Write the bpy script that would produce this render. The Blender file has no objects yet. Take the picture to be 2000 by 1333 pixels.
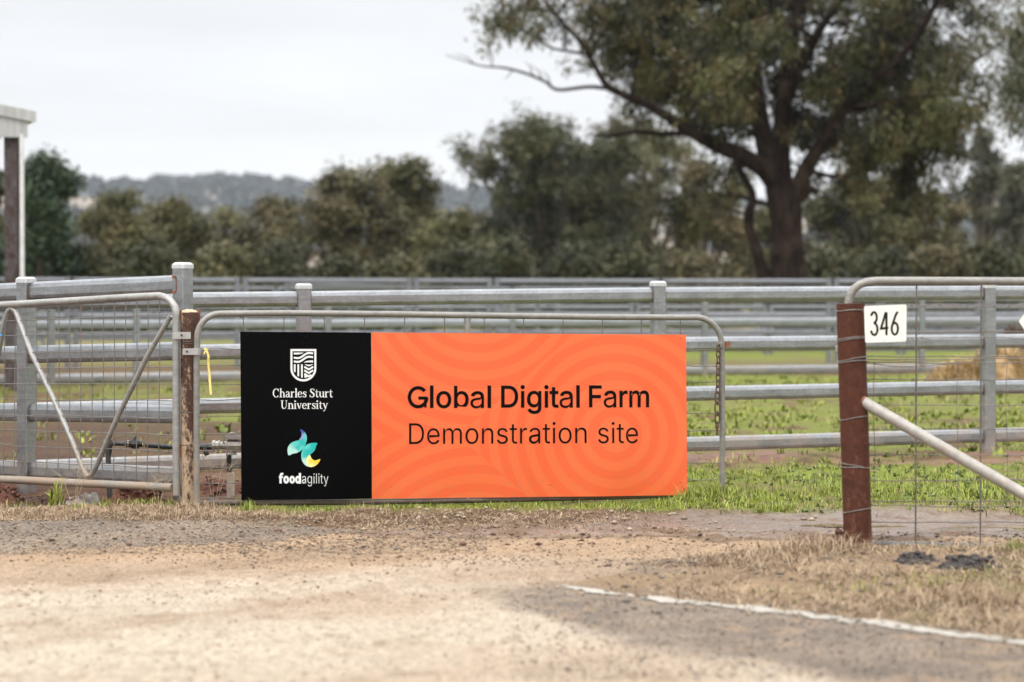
import bpy, bmesh, math, random
import numpy as np
from mathutils import Vector, Matrix

scene = bpy.context.scene
COL = scene.collection
R = math.radians

# ------------------------------------------------------------------ camera, world, sun, exposure
F = 4760.0                      # focal length in photo pixels (2000 px wide frame)
CAM_H = 1.165
PITCH = math.atan((666.5 - 579.0) / F)
cam_data = bpy.data.cameras.new('camera')
cam_data.sensor_width = 36.0
cam_data.lens = F * 36.0 / 2000.0
cam_data.clip_start = 0.1
cam_data.clip_end = 20000
cam_data.dof.use_dof = True
cam_data.dof.focus_distance = 13.95
cam_data.dof.aperture_fstop = 2.2
cam = bpy.data.objects.new('camera', cam_data)
COL.objects.link(cam)
cam.location = (0, 0, CAM_H)
cam.rotation_euler = (math.pi / 2 - PITCH, 0, 0)
scene.camera = cam

SUN_EL, SUN_AZ = R(58), R(205)      # azimuth clockwise from +Y
world = bpy.data.worlds.new('World')
scene.world = world
world.use_nodes = True
wn = world.node_tree.nodes
wl = world.node_tree.links
wn.clear()
w_out = wn.new('ShaderNodeOutputWorld')
w_bg = wn.new('ShaderNodeBackground')
w_sky = wn.new('ShaderNodeTexSky')
w_sky.sky_type = 'NISHITA'
w_sky.sun_disc = False
w_sky.sun_elevation = SUN_EL
w_sky.sun_rotation = SUN_AZ
w_sky.altitude = 200
w_tc = wn.new('ShaderNodeTexCoord')
w_sep = wn.new('ShaderNodeSeparateXYZ')
wl.new(w_tc.outputs['Generated'], w_sep.inputs[0])
# overcast deck: brightness against height above the horizon
w_ramp = wn.new('ShaderNodeValToRGB')
el = w_ramp.color_ramp.elements
el[0].position = 0.0
el[0].color = (8.15, 8.15, 8.2, 1)
el[1].position = 1.0
el[1].color = (23, 23, 23, 1)
for p, c in ((0.045, (7.95, 7.95, 7.98)), (0.12, (6.75, 6.78, 6.82)), (0.3, (11.5, 11.6, 11.8)), (0.6, (19, 19, 19.2))):
    e = el.new(p)
    e.color = (*c, 1)
wl.new(w_sep.outputs['Z'], w_ramp.inputs[0])
w_map = wn.new('ShaderNodeMapping')
w_map.inputs['Scale'].default_value = (3.0, 3.0, 22.0)
wl.new(w_tc.outputs['Generated'], w_map.inputs[0])
w_noise = wn.new('ShaderNodeTexNoise')
w_noise.inputs['Scale'].default_value = 1.6
w_noise.inputs['Detail'].default_value = 4
w_noise.inputs['Roughness'].default_value = 0.5
wl.new(w_map.outputs[0], w_noise.inputs['Vector'])
w_mr = wn.new('ShaderNodeMapRange')
w_mr.inputs['From Min'].default_value = 0.3
w_mr.inputs['From Max'].default_value = 0.7
w_mr.inputs['To Min'].default_value = 0.90
w_mr.inputs['To Max'].default_value = 1.06
wl.new(w_noise.outputs['Fac'], w_mr.inputs[0])
w_mul = wn.new('ShaderNodeVectorMath')
w_mul.operation = 'SCALE'
wl.new(w_ramp.outputs['Color'], w_mul.inputs[0])
wl.new(w_mr.outputs[0], w_mul.inputs['Scale'])
w_mix = wn.new('ShaderNodeMix')
w_mix.data_type = 'RGBA'
w_mix.inputs[0].default_value = 0.985
wl.new(w_sky.outputs[0], w_mix.inputs[6])
wl.new(w_mul.outputs[0], w_mix.inputs[7])
wl.new(w_mix.outputs[2], w_bg.inputs['Color'])
w_bg.inputs['Strength'].default_value = 0.1
wl.new(w_bg.outputs[0], w_out.inputs[0])

sun_data = bpy.data.lights.new('sun', 'SUN')
sun_data.energy = 1.4
sun_data.angle = R(12)
sun_data.color = (1.0, 0.96, 0.9)
sun = bpy.data.objects.new('sun', sun_data)
COL.objects.link(sun)
sun.rotation_euler = (math.pi / 2 - SUN_EL, 0, math.pi - SUN_AZ)
sun.location = (0, 0, 30)

scene.view_settings.view_transform = 'Standard'
scene.view_settings.look = 'None'
scene.view_settings.gamma = 1.0
scene.view_settings.exposure = 0.42
scene.cycles.max_bounces = 6
scene.cycles.transparent_max_bounces = 8
scene.cycles.use_denoising = True

# ------------------------------------------------------------------ measuring helpers
SP, CP = math.sin(PITCH), math.cos(PITCH)

def ray(px, py):
    a, b = (px - 1000.0) / F, -(py - 666.5) / F
    return Vector((a, CP + b * SP, -SP + b * CP))

def P(px, py, d):
    """point seen at a photo position, at distance d (metres along +Y)"""
    r = ray(px, py)
    return Vector((0, 0, CAM_H)) + r * (d / r.y)

def G(px, py, z=0.0):
    r = ray(px, py)
    return Vector((0, 0, CAM_H)) + r * ((z - CAM_H) / r.z)

class Plane:
    """vertical plane through two (px, distance) stations"""
    def __init__(self, px0, d0, px1, d1):
        a, b = P(px0, 579, d0), P(px1, 579, d1)
        self.a = a
        u = (b - a)
        u.z = 0
        self.u = u.normalized()
        n = Vector((self.u.y, -self.u.x, 0))
        if n.y > 0:
            n = -n
        self.n = n                      # towards the camera
    def __call__(self, px, py, off=0.0):
        r = ray(px, py)
        o = Vector((0, 0, CAM_H))
        t = (self.a - o).dot(self.n) / r.dot(self.n)
        return o + r * t + self.n * off

def lin(r, g, b):
    f = lambda c: c / 12.92 if c <= 0.04045 else ((c + 0.055) / 1.055) ** 2.4
    return tuple(f(v / 255.0) for v in (r, g, b))

def _hash(ix, iy, seed):
    n = (ix.astype(np.int64) * 374761393 + iy.astype(np.int64) * 668265263 + seed * 974711) & 0x7fffffff
    n = ((n ^ (n >> 13)) * 1274126177) & 0x7fffffff
    n = n ^ (n >> 16)
    return (n & 0xffff) / 65535.0

def vnoise(x, y, seed=0):
    ix, iy = np.floor(x), np.floor(y)
    fx, fy = x - ix, y - iy
    fx = fx * fx * (3 - 2 * fx)
    fy = fy * fy * (3 - 2 * fy)
    a = _hash(ix, iy, seed)
    b = _hash(ix + 1, iy, seed)
    c = _hash(ix, iy + 1, seed)
    d = _hash(ix + 1, iy + 1, seed)
    return (a * (1 - fx) + b * fx) * (1 - fy) + (c * (1 - fx) + d * fx) * fy

def fbm(x, y, seed=0, octv=4, gain=0.5):
    s, a, t = 0, 1.0, 0
    for i in range(octv):
        s = s + a * vnoise(x * 2 ** i, y * 2 ** i, seed + 17 * i)
        t += a
        a *= gain
    return s / t

def sstep(a, b, x):
    t = np.clip((x - a) / (b - a), 0, 1)
    return t * t * (3 - 2 * t)

# ------------------------------------------------------------------ mesh helpers
def wloc(o):
    v = Vector((0, 0, 0))
    while o is not None:
        v = v + o.location
        o = o.parent
    return v

def tag(o, label=None, cat=None, group=None, kind=None):
    if label: o['label'] = label
    if cat: o['category'] = cat
    if group: o['group'] = group
    if kind: o['kind'] = kind
    return o

def thing(name, label, cat, loc, group=None):
    o = bpy.data.objects.new(name, None)
    COL.objects.link(o)
    o.location = loc
    o.empty_display_size = 0.1
    return tag(o, label, cat, group)

class MB:
    """collects shapes in world coordinates, builds ONE mesh object"""
    def __init__(self):
        self.v, self.f = [], []
    def add(self, vs, fs):
        n = len(self.v)
        self.v += [Vector(p) for p in vs]
        self.f += [tuple(i + n for i in f) for f in fs]
        return self
    def tube(self, pts, rad, n=10, cap=True):
        pts = [Vector(p) for p in pts]
        if not hasattr(rad, '__len__'):
            rad = [rad] * len(pts)
        m = len(pts)
        t0 = (pts[1] - pts[0]).normalized()
        ref = Vector((0, 0, 1)) if abs(t0.z) < 0.9 else Vector((1, 0, 0))
        nrm = t0.cross(ref).normalized()
        vs, fs = [], []
        for i in range(m):
            if i == 0: t = pts[1] - pts[0]
            elif i == m - 1: t = pts[-1] - pts[-2]
            else: t = (pts[i + 1] - pts[i]).normalized() + (pts[i] - pts[i - 1]).normalized()
            t.normalize()
            nrm = (nrm - t * nrm.dot(t)).normalized()
            bn = t.cross(nrm)
            for k in range(n):
                a = 2 * math.pi * k / n
                vs.append(pts[i] + (nrm * math.cos(a) + bn * math.sin(a)) * rad[i])
        for i in range(m - 1):
            for k in range(n):
                k2 = (k + 1) % n
                fs.append((i * n + k, i * n + k2, (i + 1) * n + k2, (i + 1) * n + k))
        if cap:
            fs.append(tuple(range(n - 1, -1, -1)))
            fs.append(tuple((m - 1) * n + k for k in range(n)))
        return self.add(vs, fs)
    def prism(self, prof, a, b, side, up):
        """extrude closed profile [(s, u)] from a to b"""
        a, b, side, up = Vector(a), Vector(b), Vector(side), Vector(up)
        n = len(prof)
        vs = [a + side * s + up * u for s, u in prof] + [b + side * s + up * u for s, u in prof]
        fs = [(k, (k + 1) % n, n + (k + 1) % n, n + k) for k in range(n)]
        fs += [tuple(range(n - 1, -1, -1)), tuple(n + k for k in range(n))]
        return self.add(vs, fs)
    def box(self, c, sx, sy, sz, ux=(1, 0, 0), uy=(0, 1, 0), uz=(0, 0, 1), ch=0.0):
        c, ux, uy, uz = Vector(c), Vector(ux), Vector(uy), Vector(uz)
        x, y = sx / 2, sy / 2
        if ch <= 0:
            prof = [(-x, -y), (x, -y), (x, y), (-x, y)]
        else:
            prof = [(-x + ch, -y), (x - ch, -y), (x, -y + ch), (x, y - ch), (x - ch, y), (-x + ch, y), (-x, y - ch), (-x, -y + ch)]
        return self.prism(prof, c - uz * sz / 2, c + uz * sz / 2, ux, uy)
    def lathe(self, a, axis, prof, n=16):
        """rings [(dist along axis, radius)]"""
        a, axis = Vector(a), Vector(axis).normalized()
        return self.tube([a + axis * h for h, r in prof], [r for h, r in prof], n)
    def build(self, name, mat, parent=None, smooth=True, angle=40, kind=None):
        off = wloc(parent) if parent is not None else Vector((0, 0, 0))
        me = bpy.data.meshes.new(name)
        me.from_pydata([p - off for p in self.v], [], self.f)
        bm = bmesh.new()
        bm.from_mesh(me)
        bmesh.ops.recalc_face_normals(bm, faces=bm.faces)
        bm.to_mesh(me)
        bm.free()
        me.materials.append(mat)
        if smooth:
            me.polygons.foreach_set('use_smooth', [True] * len(me.polygons))
            try:
                me.set_sharp_from_angle(angle=R(angle))
            except Exception:
                pass
        o = bpy.data.objects.new(name, me)
        COL.objects.link(o)
        o.parent = parent
        if kind: o['kind'] = kind
        return o

def fast_mesh(name, verts, faces, mat, parent=None, attrs=None, smooth=False):
    """verts (n,3) array, faces (m,k) array, k = 3 or 4; attrs {name: (n,) or (n,4)}"""
    off = wloc(parent) if parent is not None else Vector((0, 0, 0))
    verts = np.asarray(verts, np.float32) - np.array(off, np.float32)
    faces = np.asarray(faces, np.int32)
    me = bpy.data.meshes.new(name)
    m, k = faces.shape
    me.vertices.add(len(verts))
    me.vertices.foreach_set('co', verts.ravel())
    me.loops.add(m * k)
    me.loops.foreach_set('vertex_index', faces.ravel())
    me.polygons.add(m)
    me.polygons.foreach_set('loop_start', np.arange(0, m * k, k, dtype=np.int32))
    if smooth:
        me.polygons.foreach_set('use_smooth', np.ones(m, bool))
    for an, av in (attrs or {}).items():
        av = np.asarray(av, np.float32)
        if av.ndim == 1:
            at = me.attributes.new(an, 'FLOAT', 'POINT')
            at.data.foreach_set('value', av)
        else:
            at = me.attributes.new(an, 'FLOAT_COLOR', 'POINT')
            at.data.foreach_set('color', av.ravel())
    me.update(calc_edges=True)
    me.validate()
    me.materials.append(mat)
    o = bpy.data.objects.new(name, me)
    COL.objects.link(o)
    o.parent = parent
    return o

# ------------------------------------------------------------------ materials
class M:
    """small node-graph builder"""
    def __init__(self, name):
        self.m = bpy.data.materials.new(name)
        self.m.use_nodes = True
        self.n = self.m.node_tree.nodes
        self.l = self.m.node_tree.links
        self.n.clear()
        self.out = self.n.new('ShaderNodeOutputMaterial')
        self.b = self.n.new('ShaderNodeBsdfPrincipled')
        self.l.new(self.b.outputs[0], self.out.inputs[0])
        self.tc = self.n.new('ShaderNodeTexCoord')
    def coord(self, scale=(1, 1, 1), which='Object'):
        mp = self.n.new('ShaderNodeMapping')
        mp.inputs['Scale'].default_value = scale
        self.l.new(self.tc.outputs[which], mp.inputs[0])
        return mp.outputs[0]
    def geo(self, scale=(1, 1, 1)):
        g = self.n.new('ShaderNodeNewGeometry')
        mp = self.n.new('ShaderNodeMapping')
        mp.inputs['Scale'].default_value = scale
        self.l.new(g.outputs['Position'], mp.inputs[0])
        return mp.outputs[0]
    def noise(self, vec, scale, detail=4, rough=0.55, dist=0.0):
        t = self.n.new('ShaderNodeTexNoise')
        t.inputs['Scale'].default_value = scale
        t.inputs['Detail'].default_value = detail
        t.inputs['Roughness'].default_value = rough
        t.inputs['Distortion'].default_value = dist
        self.l.new(vec, t.inputs['Vector'])
        return t.outputs['Fac']
    def voro(self, vec, scale, out='Distance'):
        t = self.n.new('ShaderNodeTexVoronoi')
        t.inputs['Scale'].default_value = scale
        self.l.new(vec, t.inputs['Vector'])
        return t.outputs[out]
    def mr(self, val, a, b, c=0.0, d=1.0):
        t = self.n.new('ShaderNodeMapRange')
        for k, v in (('From Min', a), ('From Max', b), ('To Min', c), ('To Max', d)):
            t.inputs[k].default_value = v
        self.l.new(val, t.inputs[0])
        return t.outputs[0]
    def math(self, op, a, b=None):
        t = self.n.new('ShaderNodeMath')
        t.operation = op
        for i, v in enumerate((a, b)):
            if v is None: continue
            if hasattr(v, 'default_value') or hasattr(v, 'links'):
                self.l.new(v, t.inputs[i])
            else:
                t.inputs[i].default_value = v
        return t.outputs[0]
    def mix(self, fac, a, b, mode='MIX'):
        t = self.n.new('ShaderNodeMix')
        t.data_type = 'RGBA'
        t.blend_type = mode
        for sock, v in ((t.inputs[0], fac), (t.inputs[6], a), (t.inputs[7], b)):
            if isinstance(v, (tuple, list)):
                sock.default_value = (*v[:3], 1)
            elif isinstance(v, (int, float)):
                sock.default_value = v
            else:
                self.l.new(v, sock)
        return t.outputs[2]
    def attr(self, name, out='Color'):
        t = self.n.new('ShaderNodeAttribute')
        t.attribute_name = name
        return t.outputs[out]
    def bump(self, h, strength=0.3, dist=0.01):
        t = self.n.new('ShaderNodeBump')
        t.inputs['Strength'].default_value = strength
        t.inputs['Distance'].default_value = dist
        self.l.new(h, t.inputs['Height'])
        self.l.new(t.outputs[0], self.b.inputs['Normal'])
    def set(self, **kw):
        names = {'color': 'Base Color', 'metal': 'Metallic', 'rough': 'Roughness', 'spec': 'Specular IOR Level', 'coat': 'Coat Weight',
                 'coat_rough': 'Coat Roughness', 'trans': 'Transmission Weight'}
        for k, v in kw.items():
            s = self.b.inputs[names[k]]
            if isinstance(v, (tuple, list)):
                s.default_value = (*v[:3], 1)
            elif isinstance(v, (int, float)):
                s.default_value = v
            else:
                self.l.new(v, s)
        return self

def galv(name, base=(0.50, 0.52, 0.54), dirt=0.5, metal=0.75, rough=0.42, mud_h=0.55):
    m = M(name)
    g = m.geo()
    sp = m.voro(g, 55, 'Color')
    bw = m.n.new('ShaderNodeRGBToBW')
    m.l.new(sp, bw.inputs[0])
    streak = m.noise(m.geo((3, 3, 26)), 1.6, 5, 0.6)
    blot = m.noise(g, 6.5, 5, 0.65)
    fine = m.noise(g, 60, 4, 0.6)
    v = m.mr(bw.outputs[0], 0, 1, 0.86, 1.08)
    v = m.math('MULTIPLY', v, m.mr(streak, 0.3, 0.7, 0.84, 1.1))
    v = m.math('MULTIPLY', v, m.mr(blot, 0.3, 0.72, 0.86, 1.08))
    col = m.mix(1.0, base, v, 'MULTIPLY')
    # dried mud, heavier low down
    sep = m.n.new('ShaderNodeSeparateXYZ')
    m.l.new(g, sep.inputs[0])
    low = m.mr(sep.outputs['Z'], 0.0, mud_h, 0.22, 0.0)
    md = m.math('ADD', m.math('MULTIPLY', fine, 0.35), m.math('MULTIPLY', blot, 0.65))
    md = m.math('ADD', md, low)
    mf = m.mr(md, 0.60, 0.74, 0.0, dirt)
    col = m.mix(mf, col, (0.29, 0.21, 0.145))
    m.set(color=col, metal=m.mr(mf, 0, 1, metal, 0.0), rough=m.mr(blot, 0.3, 0.7, rough - 0.06, rough + 0.14))
    m.bump(fine, 0.12, 0.004)
    return m.m

def simple(name, col, rough=0.6, var=0.2, scale=20, metal=0.0, col2=None, thr=(0.5, 0.65), bump=0.15, scale2=8, spec=0.5):
    m = M(name)
    g = m.geo()
    a = m.noise(g, scale, 5, 0.6)
    c = m.mix(1.0, col, m.mr(a, 0.3, 0.7, 1 - var, 1 + var), 'MULTIPLY')
    if col2:
        b = m.noise(g, scale2, 6, 0.68)
        c = m.mix(m.mr(b, thr[0], thr[1]), c, col2)
    m.set(color=c, rough=rough, metal=metal, spec=spec)
    if bump:
        m.bump(a, bump, 0.006)
    return m.m

MAT = {}
MAT['galv'] = galv('galvanised steel', (0.335, 0.35, 0.365), dirt=0.5, metal=0.88, rough=0.34)
MAT['galv_pipe'] = galv('weathered galvanised pipe', (0.36, 0.355, 0.34), dirt=0.75, metal=0.55, rough=0.5)
MAT['galv_brown'] = galv('browned galvanised pipe', (0.27, 0.26, 0.24), dirt=0.7, metal=0.45, rough=0.5)
MAT['galv_mud'] = galv('muddy galvanised pipe', (0.33, 0.31, 0.28), dirt=0.95, metal=0.35, rough=0.6, mud_h=1.5)
MAT['galv_far'] = galv('dull grey galvanised steel', (0.23, 0.24, 0.26), dirt=0.25, metal=0.5, rough=0.5)
MAT['weld'] = simple('weld bead', (0.16, 0.14, 0.13), 0.6, 0.3, 60, metal=0.4, col2=(0.25, 0.11, 0.05), thr=(0.45, 0.62), scale2=12)
MAT['shaded_rail'] = simple('muddy bottom pipe with painted shade', (0.10, 0.075, 0.058), 0.6, 0.25, 25, metal=0.2, col2=(0.2, 0.14, 0.1), thr=(0.52, 0.72))  # dark brown base stands in for shade beneath the sign; lighter patches are mud
MAT['dull_rail'] = simple('dull grey gate pipe', (0.10, 0.10, 0.097), 0.6, 0.2, 25, metal=0.2, col2=(0.17, 0.13, 0.1), thr=(0.55, 0.72))
MAT['cap'] = simple('cast alloy cap', (0.50, 0.51, 0.52), 0.45, 0.06, 30, metal=0.2)
MAT['wire'] = simple('old fence wire', (0.15, 0.135, 0.12), 0.55, 0.3, 60, metal=0.4, col2=(0.2, 0.11, 0.06), thr=(0.55, 0.7), scale2=10)
MAT['wire_bright'] = simple('mesh wire', (0.2, 0.19, 0.175), 0.5, 0.25, 60, metal=0.5, col2=(0.3, 0.17, 0.09), thr=(0.58, 0.7), scale2=12)
MAT['rust'] = simple('rusty steel', (0.23, 0.085, 0.04), 0.8, 0.3, 30, col2=(0.12, 0.05, 0.03), scale2=14)
MAT['rust_dark'] = simple('dark rusted iron', (0.085, 0.052, 0.038), 0.7, 0.4, 80, metal=0.2, col2=(0.15, 0.08, 0.045), scale2=50)
MAT['bracket'] = simple('painted steel strap', (0.38, 0.375, 0.36), 0.5, 0.1, 30, metal=0.3, col2=(0.4, 0.28, 0.18), thr=(0.6, 0.72))
MAT['poly'] = simple('black poly pipe', (0.022, 0.023, 0.025), 0.42, 0.4, 25, col2=(0.16, 0.13, 0.11), thr=(0.55, 0.78))
MAT['cast'] = simple('grey cast valve metal', (0.36, 0.34, 0.31), 0.5, 0.2, 40, metal=0.5, col2=(0.42, 0.33, 0.25), thr=(0.55, 0.8))
MAT['pvc'] = simple('weathered grey pipe sleeve', (0.42, 0.37, 0.31), 0.7, 0.25, 15, col2=(0.33, 0.22, 0.15), thr=(0.5, 0.75))
MAT['green_paint'] = simple('green lever coating', (0.02, 0.12, 0.07), 0.4, 0.2, 40)
MAT['tape'] = simple('teflon tape', (0.55, 0.42, 0.27), 0.6, 0.2, 60)
MAT['yellow'] = simple('yellow flagging tape', (0.80, 0.64, 0.20), 0.45, 0.12, 60)
MAT['blue'] = simple('blue twine', (0.06, 0.28, 0.62), 0.6, 0.2, 60)
MAT['white_plate'] = simple('white number plate', (0.78, 0.77, 0.70), 0.4, 0.05, 20, col2=(0.6, 0.53, 0.42), thr=(0.66, 0.85), bump=0)
MAT['ink'] = simple('black lettering vinyl', (0.005, 0.004, 0.004), 0.4, 0.1, 30, bump=0, spec=0.06)
MAT['ink_matt'] = simple('black number paint', (0.012, 0.012, 0.014), 0.5, 0.1, 30, bump=0, spec=0.15)
MAT['white_ink'] = simple('white lettering vinyl', (0.78, 0.78, 0.78), 0.35, 0.03, 30, bump=0)
MAT['stamp'] = simple('grey stamped print', (0.2, 0.21, 0.23), 0.5, 0.1, 30, bump=0)
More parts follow.
